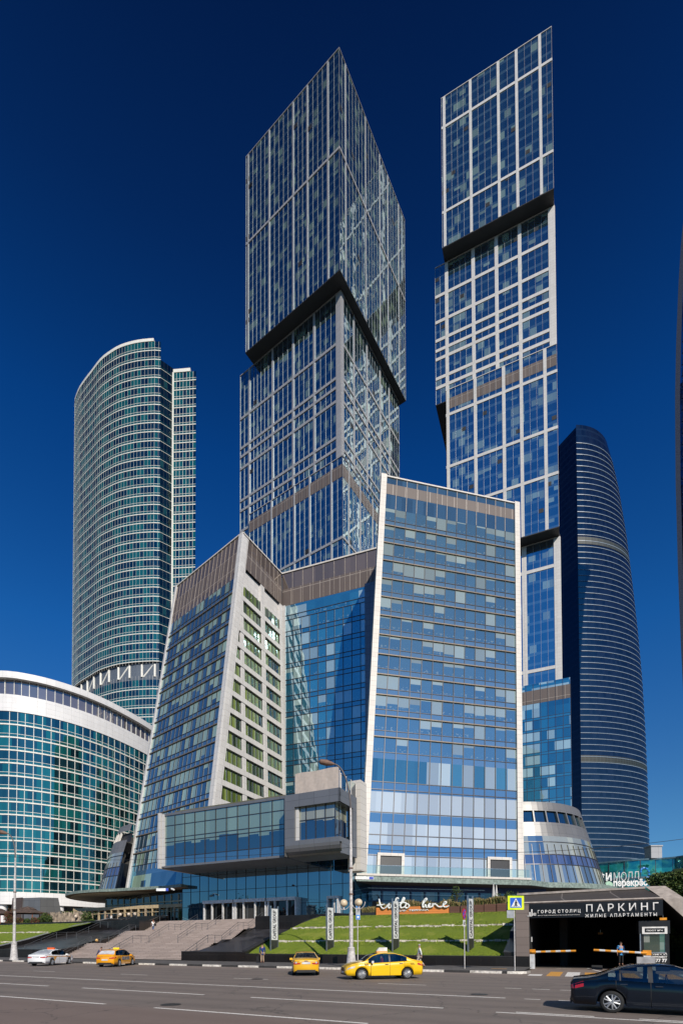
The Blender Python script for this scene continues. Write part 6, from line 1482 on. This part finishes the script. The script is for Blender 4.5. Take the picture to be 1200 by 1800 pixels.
# overhead cables
def cable(label,a,b,sag,r=.018):
    g=MB(); g.tube([a.lerp(b,k/24)-Vector((0,0,sag*4*(k/24)*(1-k/24))) for k in range(25)],r,5); return tag(g.build('overhead_cable',[cblack]),label,'cable',None)
a=onp(617,1490,lb,U); b_=P(1290,1462,36); cable('thin cable running right from the globe lamp post across the leaning facade',a,b_,.9)
a2=onp(617,1490,lb,U); b2=P(-60,1500,60); cable('thin cable running left from the globe lamp post',a2,b2,.9)
# totems
tot_w=pm('totem_white',(.60,.60,.58),.5); tot_s=steel; tot_t=pm('totem_text',(.05,.05,.055),.6)
TD=Vector((math.sin(R(38)),math.cos(R(38)),0)); TN=Vector((TD.y,-TD.x,0))
TDr=TD
for i,(px,ztop,wd) in enumerate(((482,1595,'white totem sign with upright lettering behind the man in the blue jacket'),(580,1593,'white totem sign with upright lettering just left of the globe lamp'),(695,1582,'white totem sign with upright lettering in front of the orange planter'),(827,1577,'white totem sign with upright lettering beside the no-stopping sign'))):
    t=42.9; s=s_at(px,t); b=st(s,t,1.12); o=thing('totem_sign',wd,'sign',tuple(b),'totem signs along the lawn')
    ww=1.0; zt=onp(px,ztop,b,U).z; zt0=1.12
    g=MB(); g.box((b.x,b.y,.95),(2.3,1.15,.36),0,(U,V)); 
    bq=[b+U*(i_*1.15)+V*(j_*.6) for i_,j_ in ((-1,-1),(1,-1),(1,1),(-1,1))]; tq=[p+U*(-.35 if k in (0,3) else .55)+V*.2 for k,p in enumerate(bq)]
    g=MB(); g.hexa([Vector((p.x,p.y,.72)) for p in bq],[Vector((p.x,p.y,1.12)) for p in tq]); g.build('plinth',[blk],o)
    for sd in (1,-1):
        g=MB(); c=b+TD*(sd*ww/2); g.box((c.x,c.y,(zt+zt0)/2+.05),(.07,.14,zt-zt0+.1),0,(TD,TN)); g.build('post',[tot_s],o)
    zp0=zt0+ (zt-zt0)*.26
    g=MB(); g.box((b.x,b.y,(zp0+zt-.18)/2),(ww-.14,.10,zt-.18-zp0),0,(TD,TN)); pn=g.build('panel',[tot_w],o)
    g=MB(); g.box((b.x,b.y,(zt0+.28+zp0)/2),(ww-.18,.08,zp0-zt0-.3),0,(TD,TN)); g.build('dark_panel',[pm('totem_dark',(.03,.032,.025),.5)],o)
    hgt=(zt-.18-zp0)
    text('lettering','CAPITAL GROUP',1,tot_t,Vector((b.x,b.y,0))+TN*.07+TD*(.17)+Vector((0,0,zp0+.12)),(0,0,1),-TD,pn,depth=.02,off=.01,width=hgt-.30,height=.42)
# signs
yg=pm('sign_fluorescent_yellow',(.62,.85,.0),.4); sblue=pm('sign_blue',(.01,.10,.55),.35); swhite=pm('sign_face_white',(.75,.75,.75),.35); sred=pm('sign_red',(.55,.02,.02),.35)
def pole_sign(name,label,px,t,ztop,cat='sign'):
    s=s_at(px,t); b=st(s,t,.15); o=thing(name,label,cat,tuple(b)); g=MB(); g.tube([b,Vector((b.x,b.y,ztop))],.038,8); g.build('post',[pole_m],o); return o,b
X1=Vector((1,0,0)); 
def disc(mb,c,r,th,mi=0,n=28,X=Vector((1,0,0)),Y=Vector((0,1,0)),sx=1.):
    f=[c+X*(r*sx*math.cos(2*math.pi*k/n))-Y*th/2+Vector((0,0,r*math.sin(2*math.pi*k/n))) for k in range(n)]; bk=[p+Y*th for p in f]
    mb.poly(f,mi); mb.poly(bk[::-1],mi)
    for k in range(n): mb.quad(f[(k+1)%n],f[k],bk[k],bk[(k+1)%n],mi)
# pedestrian crossing sign
t=35.4; s=s_at(904,t); b=st(s,t,.15); o,b=pole_sign('crossing_sign','fluorescent yellow and blue pedestrian crossing sign by the car park',904,t,onp(904,1576,b,X1).z)
q0=onp(891.5,1600,b,X1); q1=onp(919.5,1575.5,b,X1); cx=(q0.x+q1.x)/2; cz=(q0.z+q1.z)/2; wq=q1.x-q0.x; hq=q1.z-q0.z; yb=b.y-.08
g=MB(); g.box((cx,yb,cz),(wq,.03,hq)); md=g.build('yellow_board',[yg],o); bv=md.modifiers.new('b','BEVEL'); bv.width=.012
g=MB(); g.box((cx,yb-.018,cz),(wq*.72,.008,hq*.72)); g.build('blue_face',[sblue],o)
g=MB(); h_=hq*.60; g.poly([(cx-h_*.58,yb-.026,cz-h_*.5),(cx+h_*.58,yb-.026,cz-h_*.5),(cx,yb-.026,cz+h_*.55)]); g.build('white_triangle',[swhite],o)
def fig(mb,pts,r): 
    for a_,b_ in pts: mb.tube([(cx+a_[0]*h_,yb-.032,cz+a_[1]*h_),(cx+b_[0]*h_,yb-.032,cz+b_[1]*h_)],r,6)
g=MB(); fig(g,[((0,.12),(-.03,-.12)),((-.03,-.12),(.12,-.40)),((-.03,-.12),(-.16,-.40)),((0,.10),(.13,-.06)),((0,.10),(-.13,-.04))],.035); disc(g,Vector((cx,yb-.034,cz+.22*h_)),.05,.01); 
for k in (-.4,-.24,.0,.24,.4): g.box((cx+k*h_,yb-.03,cz-.43*h_),(.06*h_*1.3,.006,.05*h_))
g.build('walker_figure',[cblack],o)
g=MB(); g.box((cx-.35*wq,yb,cz-hq*.82),(wq*.42,.03,hq*.55)); g.build('back_plate',[pm('plate_grey',(.28,.30,.32),.5)],o)
# no-stopping sign (seen at an angle)
t=36.6; o,b=pole_sign('no_stopping_sign','round red and blue no-stopping sign on a thin post right of the walking man',816,t,4.4)
q=onp(816,1607.5,b,X1); DX=Vector((.52,.854,0)); DY=Vector((.854,-.52,0))*-1
c=Vector((b.x,b.y,q.z))+Vector((-.02,-.07,0)); g=MB(); disc(g,c,.40,.025,0,28,DX,DY); g.build('red_rim',[sred],o)
g=MB(); disc(g,c-DY*.018,.32,.01,0,28,DX,DY); g.build('blue_face',[sblue],o)
g=MB()
for an in (45,135): g.tube([c-DY*.028+DX*(.34*math.cos(R(an)))+Vector((0,0,.34*math.sin(R(an)))),c-DY*.028-DX*(.34*math.cos(R(an)))-Vector((0,0,.34*math.sin(R(an))))],.035,6)
g.build('cross_bars',[sred],o)
g=MB(); g.box(c+Vector((0,0,-.66)),(.50,.02,.46),0,(DX,DY)); pl_=g.build('tow_plate',[swhite],o)
g=MB(); g.box(c-DY*.016+Vector((0,0,-.72)),(.30,.006,.08),0,(DX,DY)); g.tube([c-DY*.016+DX*-.12+Vector((0,0,-.68)),c-DY*.016+DX*.05+Vector((0,0,-.52))],.018,5); g.box(c-DY*.016+DX*.1+Vector((0,0,-.60)),(.12,.006,.10),0,(DX,DY)); g.build('tow_figure',[cblack],o)
# parking pay sign
t=36.8; o,b=pole_sign('parking_sign','narrow blue and white parking sign on a post right of the globe lamp',628.5,t,4.7)
q=onp(629.5,1605,b,X1); c=Vector((b.x+.03,b.y-.06,q.z)); g=MB(); g.box(c,(.34,.03,1.15)); g.build('board',[pm('board_grey',(.42,.44,.46),.5)],o)
for dz_,hh_ in ((-.36,.36),(.47,.16)): g=MB(); g.box(c+Vector((0,-.02,dz_)),(.30,.01,hh_)); g.build('blue_panel',[pm('panel_blue',(.02,.22,.62),.4)],o)
g=MB(); g.box(c+Vector((0,-.028,-.36)),(.15,.006,.18)); g.build('card_symbol',[swhite],o)
text('lettering','P',1,cblack,c+Vector((-.05,-.022,.02)),X1,(0,0,1),o,depth=.004,width=.14,height=.26)

# ================================================================== RESTAURANT SIGN AND PLANTERS
wood_o=panelmat('orange_planks',(.78,.26,.06),3.0,.22,.02,.15,.7); wood_b=panelmat('brown_planks',(.13,.06,.04),2.5,.22,.02,.2,.8)
TP=56.6
def planter(label,pxa,pxb,mat,hh,t=TP,z0=5.15,plants=0,seed=0,pal=None):
    a=s_at(pxa,t); b=s_at(pxb,t); o=thing('planter',label,'planter',tuple(st(a,t,z0)),'planters along the top of the lawn'); W=flat_wall(st(a,t),U,b-a); g=MB(); W.bar(g,0,b-a,z0-.3,z0+hh,-.7,0); g.build('trough',[mat],o)
    g=MB(); W.bar(g,.05,b-a-.05,z0+hh-.12,z0+hh+.02,-.65,-.05); g.build('soil',[pm('soil',(.03,.02,.015),.95)],o)
    if plants:
        rr=random.Random(seed); mb=MB()
        for _ in range(plants):
            u=rr.uniform(.05,b-a-.05); cl=.5+.5*math.sin(u*2.1+seed*2)*math.sin(u*.9+seed); p=W.f(u,z0+hh)+V*rr.uniform(.1,.6); hgt=rr.uniform(.35,.75)*(.6+.7*cl); an=rr.uniform(0,6.28); l=Vector((math.cos(an),math.sin(an),0))*hgt*rr.uniform(.15,.6); d=Vector((-math.sin(an),math.cos(an),0))*.03
            i=len(mb.v); mb.v+=[p-d,p+d,p+l*.6+d*.6+Vector((0,0,hgt*.8)),p+l+Vector((0,0,hgt))]; mb.f.append((i,i+1,i+2,i+3)); mb.m.append(rr.randrange(3)); mb.uv.append([(0,0)]*4)
        mb.build('foliage',pal or [pm('dry_grass',(.24,.18,.07),.9),pm('olive_leaf',(.08,.10,.025),.9),pm('straw',(.32,.24,.10),.9)],o)
    return o
planter('long orange plank planter carrying the script lettering',661,789,wood_o,1.0,plants=900,seed=1)
for i,(a,b,mt) in enumerate(((790,808,wood_b),(809.5,829,wood_b),(831,850,wood_b),(851,872,wood_b),(873.5,889,wood_b))):
    planter(['dark brown planter of dry grasses next to the orange one','dark brown planter of dry grasses, behind the totem by the no-stopping sign','greyish brown planter of dry grasses in the middle of the brown row','dark brown planter of tall straw-coloured grasses, second from the car park','dark brown planter of tall straw-coloured grasses nearest the car park'][i],a,b,mt,.85+.04*i,plants=650,seed=i+3)
planter('low dark planter at the left end of the orange one, behind the globe lamp',634,659,pm('dark_planter',(.02,.022,.03),.6),.45,plants=350,seed=12)
# script lettering made of bent rod
def pxs(px,py,t=TP-.15): q=onp(px,py,st(0,t,0),U); return q
def script(nm,strokes,x0,y0,sc,parent,r=.085):
    g=MB()
    for stx in strokes:
        P_=[pxs(x0+a*sc,y0+b*sc) for a,b in stx]
        # Catmull-Rom smoothing
        Q=[]
        for k in range(len(P_)-1):
            p0=P_[max(k-1,0)];p1=P_[k];p2=P_[k+1];p3=P_[min(k+2,len(P_)-1)]
            for j in range(5): t_=j/5; Q.append(.5*((2*p1)+(-p0+p2)*t_+(2*p0-5*p1+4*p2-p3)*t_*t_+(-p0+3*p1-3*p2+p3)*t_**3))
        Q.append(P_[-1]); n=len(Q); g.tube(Q,[r*(.8+.35*abs(math.sin(k*.37))) for k in range(n)],8)
    return g.build(nm,[sgn_w],parent)
sg=thing('script_sign','large white handwritten restaurant lettering standing on the orange planter','sign',tuple(pxs(725,1598)))
k=1/7.5; X0,Y0=640,1560
script('tutto_word',[[(195,155),(205,215),(225,265),(255,285),(290,265),(310,235),(330,225),(318,262),(330,278),(352,262),(362,228),(360,265),(372,278),(392,258)],[(165,240),(220,238),(268,225)],[(392,258),(415,220),(440,175),(445,145),(425,148),(408,190),(398,240),(405,275),(430,268)],[(430,268),(470,235),(510,195),(530,150),(515,142),(495,185),(478,235),(480,272),(500,272)],[(385,222),(440,212),(520,205),(555,215)],[(500,272),(530,262),(548,228),(575,225),(592,245),(575,272),(550,275),(540,255),(552,232)]],X0,Y0,k,sg)
script('bene_word',[[(768,262),(775,225),(800,190),(825,160),(815,150),(790,170),(770,215),(768,255),(785,265),(800,240),(815,235)],[(815,235),(810,262),(832,268),(860,240),(868,222),(850,225),(842,250),(858,268),(885,258),(898,235),(905,215)],[(905,215),(895,262),(915,232),(935,225),(950,235),(975,258),(1010,262),(1045,240),(1080,205),(1075,195),(1050,205),(1038,240),(1055,262),(1085,262),(1118,245)]],X0,Y0,k,sg)
q=pxs(700,1603,TP-.05); q2_=pxs(753,1601,TP-.05)
text('lettering','БАР  ТЕРРАСА',1,sgn_w,q,U,(0,0,1),sg,depth=.06,off=.03,width=(q2_-q).dot(U),height=.20)
# parasols, folded, outside the restaurant
par_c=pm('parasol_cloth',(.50,.48,.45),.85)
for px,t,lab in ((868,62,'folded pale parasol behind the tall grasses, left of the pair'),(873,63.5,'folded pale parasol behind the tall grasses, right of the pair')):
    s=s_at(px,t); b=st(s,t,ZP); o=thing('parasol',lab,'parasol',tuple(b),'folded parasols'); g=MB(); g.tube([b,b+Vector((0,0,3.4))],.04,8); g.build('pole',[steel],o); g=MB(); g.tube([b+Vector((0,0,z)) for z in (.9,1.3,2.4,3.3)],[.10,.26,.15,.05],10); g.build('folded_canopy',[par_c],o)
# small tree behind totem, entrance shrubs
def leafmass(mb,c,rx,ry,rz_,n,rr,size=.12,mats=3,shell=.45):
    for _ in range(n):
        a=rr.uniform(0,6.283); cz=rr.uniform(-1,1); r=rr.uniform(shell,1)**.6; sz=math.sqrt(1-cz*cz); 
        lump=1+.22*math.sin(a*3+c[0])*math.cos(cz*4+c[1])
        p=Vector((c[0]+rx*r*sz*math.cos(a)*lump,c[1]+ry*r*sz*math.sin(a)*lump,c[2]+rz_*r*cz*lump)); d=Vector((rr.gauss(0,1),rr.gauss(0,1),rr.gauss(0,.8))).normalized(); e=d.cross(Vector((rr.gauss(0,1),rr.gauss(0,1),rr.gauss(0,1)))).normalized(); s=size*rr.uniform(.6,1.3)
        i=len(mb.v); mb.v+=[p-d*s,p+e*s*.5,p+d*s,p-e*s*.5]; mb.f.append((i,i+1,i+2,i+3)); mb.m.append(rr.randrange(mats)); mb.uv.append([(0,0)]*4)
GREENS=[pm('leaf_mid',(.045,.085,.012),.7),pm('leaf_dark',(.02,.045,.008),.7),pm('leaf_light',(.09,.12,.02),.7)]
REDS=[pm('leaf_red',(.14,.035,.02),.8),pm('leaf_rust',(.10,.05,.02),.8),pm('leaf_olive',(.06,.07,.015),.8)]
def tree(label,b,h,r,pal,n=1500,seed=0,size=.14,name='tree',cat='tree',group=None,clumps=6,trunk=.10,low=.35):
    rr=random.Random(seed); o=thing(name,label,cat,tuple(b),group); b=Vector(b); g=MB(); g.tube([b,b+Vector((.05,0,h*.4)),b+Vector((0,.05,h*.75))],[trunk,trunk*.7,trunk*.3],8)
    for k in range(5): a=k*1.3+seed; g.tube([b+Vector((0,0,h*(.35+.07*k))),b+Vector((math.cos(a)*r*.6,math.sin(a)*r*.6,h*(.6+.06*k)))],[trunk*.5,trunk*.15],6)
    g.build('trunk',[pm('bark',(.07,.05,.035),.9)],o); m_=MB()
    for k in range(clumps):
        a=rr.uniform(0,6.28); rad=r*rr.uniform(.1,.6); c=(b.x+rad*math.cos(a),b.y+rad*math.sin(a),b.z+h*(low+(1-low)*.85*(k+.5)/clumps)); q=r*rr.uniform(.45,.75); leafmass(m_,c,q,q,q*.7,n//clumps,rr,size)
    m_.build('crown',pal,o); return o
def shrub(label,b,rx,h,pal,n=500,seed=0,size=.10,group=None):
    rr=random.Random(seed); o=thing('shrub',label,'shrub',tuple(b),group); g=MB()
    for k in range(4): a=k*1.6; g.tube([Vector(b),Vector(b)+Vector((math.cos(a)*rx*.4,math.sin(a)*rx*.4,h*.7))],.025,5)
    g.build('stem',[pm('bark',(.07,.05,.035),.9)],o); m_=MB()
    for k in range(4): c=(b[0]+rr.uniform(-.4,.4)*rx,b[1]+rr.uniform(-.3,.3)*rx,b[2]+h*(.3+.16*k)); leafmass(m_,c,rx*.6,rx*.6,h*.3,n//4,rr,size)
    m_.build('crown',pal,o); return o
q=st(s_at(803,61),61,ZP); tree('thin small tree in front of the restaurant, above the brown planters',q,3.3,1.0,GREENS,500,3,.10)
q=st(s_at(872,60),60,ZP); shrub('green shrub beside the folded parasols',tuple(q),.9,1.9,GREENS,500,5)
q=st(s_at(900,60),60,ZP); shrub('leafy shrub beside the crossing sign',tuple(q),1.2,2.1,GREENS,600,6)
q=st(s_at(622,63),63,ZP-.2); shrub('small dark shrub at the right corner of the hall',tuple(q),.7,1.2,GREENS,300,8)
q=st(s_at(318,66.5),66.5,ZP); shrub('bushy green plant at the left corner of the glass hall',tuple(q),.7,2.2,GREENS,500,9)
# cigarette bin at hall entrance
q=st(s_at(293,65.6),65.6,ZP); o=thing('litter_bin','steel column litter bin at the head of the stairs','bin',tuple(q)); g=MB(); g.tube([q,q+Vector((0,0,1.15))],.28,14); g.build('drum',[steel],o); g=MB(); g.tube([q+Vector((0,0,1.15)),q+Vector((0,0,1.28))],.31,14); g.build('lid',[cblack],o)
# round ball light on the black wall
q=st(eL(50)+.35,50,2.4); o=thing('ball_light','small round yellow light on the black wall left of the stairs','light',tuple(q)); q=st(s_at(170,48),48); qz=onp(170,1653.5,q,U); g=MB(); g.lathe([(.20*math.sin(math.pi*k/8),-.20*math.cos(math.pi*k/8)) for k in range(9)],qz,12); g.build('globe',[pm('warm_globe',(.75,.45,.15),.5)],o,smooth=True); g=MB(); g.tube([qz-Vector((0,0,1.0)),qz-Vector((0,0,.15))],.03,6); g.build('stem',[cblack],o)

# ================================================================== LEFT TERRACE
wood_l=pm('bleached_wood',(.36,.27,.18),.85,var=.2,scale=2); wood_p=pm('pergola_wood',(.45,.34,.20),.8,var=.1)
TQ=66.8; sa,sb=s_at(128,TQ),s_at(322,TQ); Wq_=flat_wall(st(sa,TQ),U,sb-sa); o=thing('pergola','long pale wooden pergola in front of the terrace restaurant, left of the glass hall','pergola',tuple(st(sa,TQ,ZP)))
g=MB(); Wq_.bar(g,0,Wq_.L,8.15,8.75,-.2,0); Wq_.bar(g,0,Wq_.L,7.45,7.55,-.1,0); g.build('fascia',[wood_p],o)
g=MB(); Wq_.bar(g,0,Wq_.L,8.3,8.45,-5,-.2); g.build('roof',[wood_l],o)
k=0; u=.1
while u<Wq_.L:
    g=MB(); Wq_.bar(g,u,u+(.32 if k%3 else .16),ZP,8.15,-.25,.0); g.build('post',[wood_l if k%2 else wood_p],o); u+=1.75; k+=1
rr=random.Random(5); fo=thing('log_fence','fence of rough pale upright logs left of the pergola','fence',tuple(st(s_at(90,65),65,ZP)))
a,b=s_at(88,65),s_at(150,65); g=MB(); s=a
while s<b: w_=rr.uniform(.09,.2); p=st(s,65+rr.uniform(-.08,.08),ZP-.4); g.tube([p,p+Vector((rr.uniform(-.05,.05),0,rr.uniform(2.3,2.9)))],w_*.5,6); s+=w_*.9
g.build('logs',[pm('rough_logs',(.30,.24,.18),.95,var=.35,scale=1.5)],fo)
g=MB(); W=flat_wall(st(a,64.6),U,b-a); 
for k in range(70): p=st(rr.uniform(a,b),64.6+rr.uniform(-.2,.2),ZP-.2+rr.uniform(0,.6)); g.lathe([(0,-.2),(.22,-.1),(.24,.05),(0,.2)],p,7)
g.build('rock_base',[pm('rock_base',(.26,.22,.19),.9,var=.3)],fo)
# grey sloping shed and thatched gazebo
q=st(s_at(42,74),74,ZP); o=thing('grey_shed','grey metal-clad sloping shed behind the gazebo','shed',tuple(q)); sA_,sB_=s_at(18,74),s_at(67,74); zA=onp(40,1578,q,U).z; g=MB(); bq=[st(sA_,74,ZP),st(sB_+.6,74,ZP),st(sB_+.6,80,ZP),st(sA_,80,ZP)]; tq=[st(sA_,74.6,zA),st(sB_-.3,74.6,zA-.2),st(sB_-.3,79,zA),st(sA_,79,zA)]; g.hexa(bq,tq); g.build('cladding',[panelmat('zinc',(.20,.20,.20),2.2,1.6,.04,.08,.5,.4)],o); sM=s_at(35,74); g=MB(); g.hexa([st(sA_-.02,73.8,ZP),st(sM,73.8,ZP),st(sM,74,ZP),st(sA_-.02,74,ZP)],[st(sA_-.02,74.4,zA+.05),st(sM,74.4,zA+.05),st(sM,74.6,zA+.05),st(sA_-.02,74.6,zA+.05)]); g.build('brown_panel',[pm('brown_cladding',(.07,.05,.045),.7)],o)
def gazebo(label,px,t,rad,zt_,seed):
    q=st(s_at(px,t),t,ZP); o=thing('gazebo',label,'gazebo',tuple(q),'gazebos on the left terrace'); g=MB(); g.lathe([(rad,2.45),(rad,2.6),(rad*.45,3.25),(rad*.45,3.4),(rad*.3,3.7),(.05,3.95)],q,8); g.build('roof',[pm('shingle_roof',(.075,.05,.04),.9,var=.25,scale=3)],o)
    for k in range(6):
        a=k*math.pi/3+.3; g=MB(); p=q+Vector((rad*.85*math.cos(a),rad*.85*math.sin(a),0)); g.tube([p,p+Vector((0,0,2.5))],.09,6); g.build('post',[pm('reddish_post',(.28,.09,.04),.8)],o)
    g=MB()
    for k in range(5):
        a0=k*math.pi/3+.3; a1=a0+math.pi/3; p=q+Vector((rad*.85*math.cos(a0),rad*.85*math.sin(a0),0)); r_=q+Vector((rad*.85*math.cos(a1),rad*.85*math.sin(a1),0)); d=(r_-p).normalized(); g.box(((p+r_)/2)+Vector((0,0,.45)),((r_-p).length,.06,.9),0,(d,Vector((-d.y,d.x,0))))
    g.build('parapet',[pm('reddish_post',(.28,.09,.04),.8)],o)
gazebo('gazebo with dark two-tier roof and reddish posts before the grey shed',48,66,3.6,0,1)
gazebo('gazebo with a dark shingle roof cut by the left picture edge',-8,65,4.0,0,2)
for i,(px,t,rx,h,pal,lab) in enumerate(((12,62.5,1.6,3.4,REDS,'reddish climbing shrub between the two gazebos'),(30,61.5,1.0,1.6,REDS,'low reddish shrub in front of the gazebo, by the lamp post'),(45,61.5,1.1,1.4,GREENS,'low green shrub in front of the gazebo posts'),(60,61.5,1.0,1.5,REDS,'low rust-coloured shrub at the right of the gazebo'),(73,63,1.4,2.0,GREENS,'dark green shrub right of the gazebo'),(84,63,1.2,2.3,GREENS,'dark green shrub against the log fence'),(78,67,1.9,2.9,REDS,'dark red bush behind the log fence end'),(150,63.4,1.5,2.3,GREENS,'rounded green bush in front of the pergola'),(160,63.9,.9,1.4,GREENS,'small green bush by the black wall and the pergola'))):
    q=st(s_at(px,t),t,ZP-.35); shrub(lab,tuple(q),rx,h,pal,1100,20+i,.13)
rr=random.Random(9); m_=MB()
for k in range(28): s_=s_at(72+k*3.2,82); q=st(s_,82+rr.uniform(-1,1),ZP+2.4+rr.uniform(-.3,.5)); leafmass(m_,q,2.0,1.5,1.5,260,rr,.22)
tag(m_.build('hedge_row',GREENS),'row of dark green bushes behind the log fence, under the low curved block','hedge',kind='stuff')
for i in range(3):
    px=(211,226,237)[i]; q=st(s_at(px,65.4),65.4,ZP); o=thing('globe_lamp',['white globe lamp left of three in front of the pergola','white globe lamp in the middle of three in front of the pergola','white globe lamp right of three in front of the pergola'][i],'lamp',tuple(q),'globe lamps by the pergola'); g=MB(); g.tube([q,q+Vector((0,0,1.3))],.03,6); g.build('stem',[cblack],o); g=MB(); g.lathe([(.3*math.sin(math.pi*k/8),-.3*math.cos(math.pi*k/8)) for k in range(9)],q+Vector((0,0,1.5)),14); g.build('globe',[pm('pale_globe',(.6,.5,.4),.5)],o,smooth=True)
q=st(s_at(133,64.5),64.5,ZP); o=thing('globe_lamp','white globe lamp at the right end of the log fence','lamp',tuple(q),'globe lamps by the pergola'); g=MB(); g.tube([q,q+Vector((0,0,1.2))],.03,6); g.build('stem',[cblack],o); g=MB(); g.lathe([(.3*math.sin(math.pi*k/8),-.3*math.cos(math.pi*k/8)) for k in range(9)],q+Vector((0,0,1.4)),14); g.build('globe',[MATS['pale_globe']],o,smooth=True)
# clipped hedge at right behind the portal
rr=random.Random(4); m_=MB(); t=49
for k in range(46):
    px=1156+k*3.0; yy=1533-(k*.35); q=st(s_at(px,t),t,0); ztp=onp(px,yy,q,U).z
    for j in range(9):
        z=ztp-.7-j*.85
        if z<2.0: break
        c=st(s_at(px,t)+j*.05+ (j*.10),t+rr.uniform(0,1.2),z); leafmass(m_,c,.75,.9,.62,230,rr,.13,shell=.7)
hg=m_.build('clipped_hedge',GREENS); tag(hg,'tall clipped dark green hedge behind the slanting leg of the car park','hedge')
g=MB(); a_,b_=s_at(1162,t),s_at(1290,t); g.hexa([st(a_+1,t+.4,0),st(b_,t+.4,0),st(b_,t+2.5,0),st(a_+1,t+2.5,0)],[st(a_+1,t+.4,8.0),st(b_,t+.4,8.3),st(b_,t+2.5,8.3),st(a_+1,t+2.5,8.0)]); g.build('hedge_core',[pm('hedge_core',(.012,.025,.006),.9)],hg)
# security camera by the address plate of the left canopy, second address plate
q=onp(281,1565,st(0,64,0),U); q=P(283,1564.5,80.5); o=thing('address_sign','small white and blue address plate on the rim of the left canopy','sign',tuple(q)); g=MB(); g.box(q,(1.5,.06,.42)); g.box(q+Vector((.95,0,0)),(.42,.06,.42),1); g.build('plate',[wh_e,MATS['blue_enamel']],o)
g=MB(); c=q+Vector((1.7,-.1,.1)); g.tube([c,c+Vector((.5,-.3,-.15))],.13,8); g.box(c+Vector((0,.3,.1)),(.2,.6,.1)); g.build('security_camera',[wh_e],o)

# ================================================================== ACROSS THE ROAD (behind the camera, seen in the glass)
far=pm('old_brick',(.26,.20,.15),.8,var=.1)
for i,(x,y,w_,d_,h_) in enumerate(((-168,2,30,46,19),(-215,-40,40,40,23),(105,-100,40,16,24))):
    o=thing('apartment_block',['beige block across the road, mirrored in the left part of the hall glass','long low beige block across the road, mirrored in the hall glass','taller beige block across the road to the right, mirrored in the facades'][i],'building',(x,y,0)); g=MB(); g.box((x,y,h_/2),(w_,d_,h_)); g.build('wall',[panelmat('far_block_%d'%i,(.32,.26,.20),3.2,3.3,1.4,.1,.8,gapcol=(.05,.055,.06))],o); g=MB(); g.box((x,y,h_+.4),(w_+1,d_+1,.8)); g.build('roof',[roof_grey],o)
for i,(x,y,h) in enumerate(((-122,28,19),(-128,12,16),(-118,4,14),(-125,-14,17),(60,-72,12),(-112,-26,13))):
    tree('leafy tree across the road, mirrored in the glass, number %s along the kerb'%('first','second','third','fourth','fifth','sixth')[i] if 0 else ('tall','bushy','spreading','small','broad','leftmost')[i]+' green tree across the road, mirrored in the glass',(x,y,0),h,h*.38,GREENS,900,60+i,.5,clumps=7,trunk=.3)
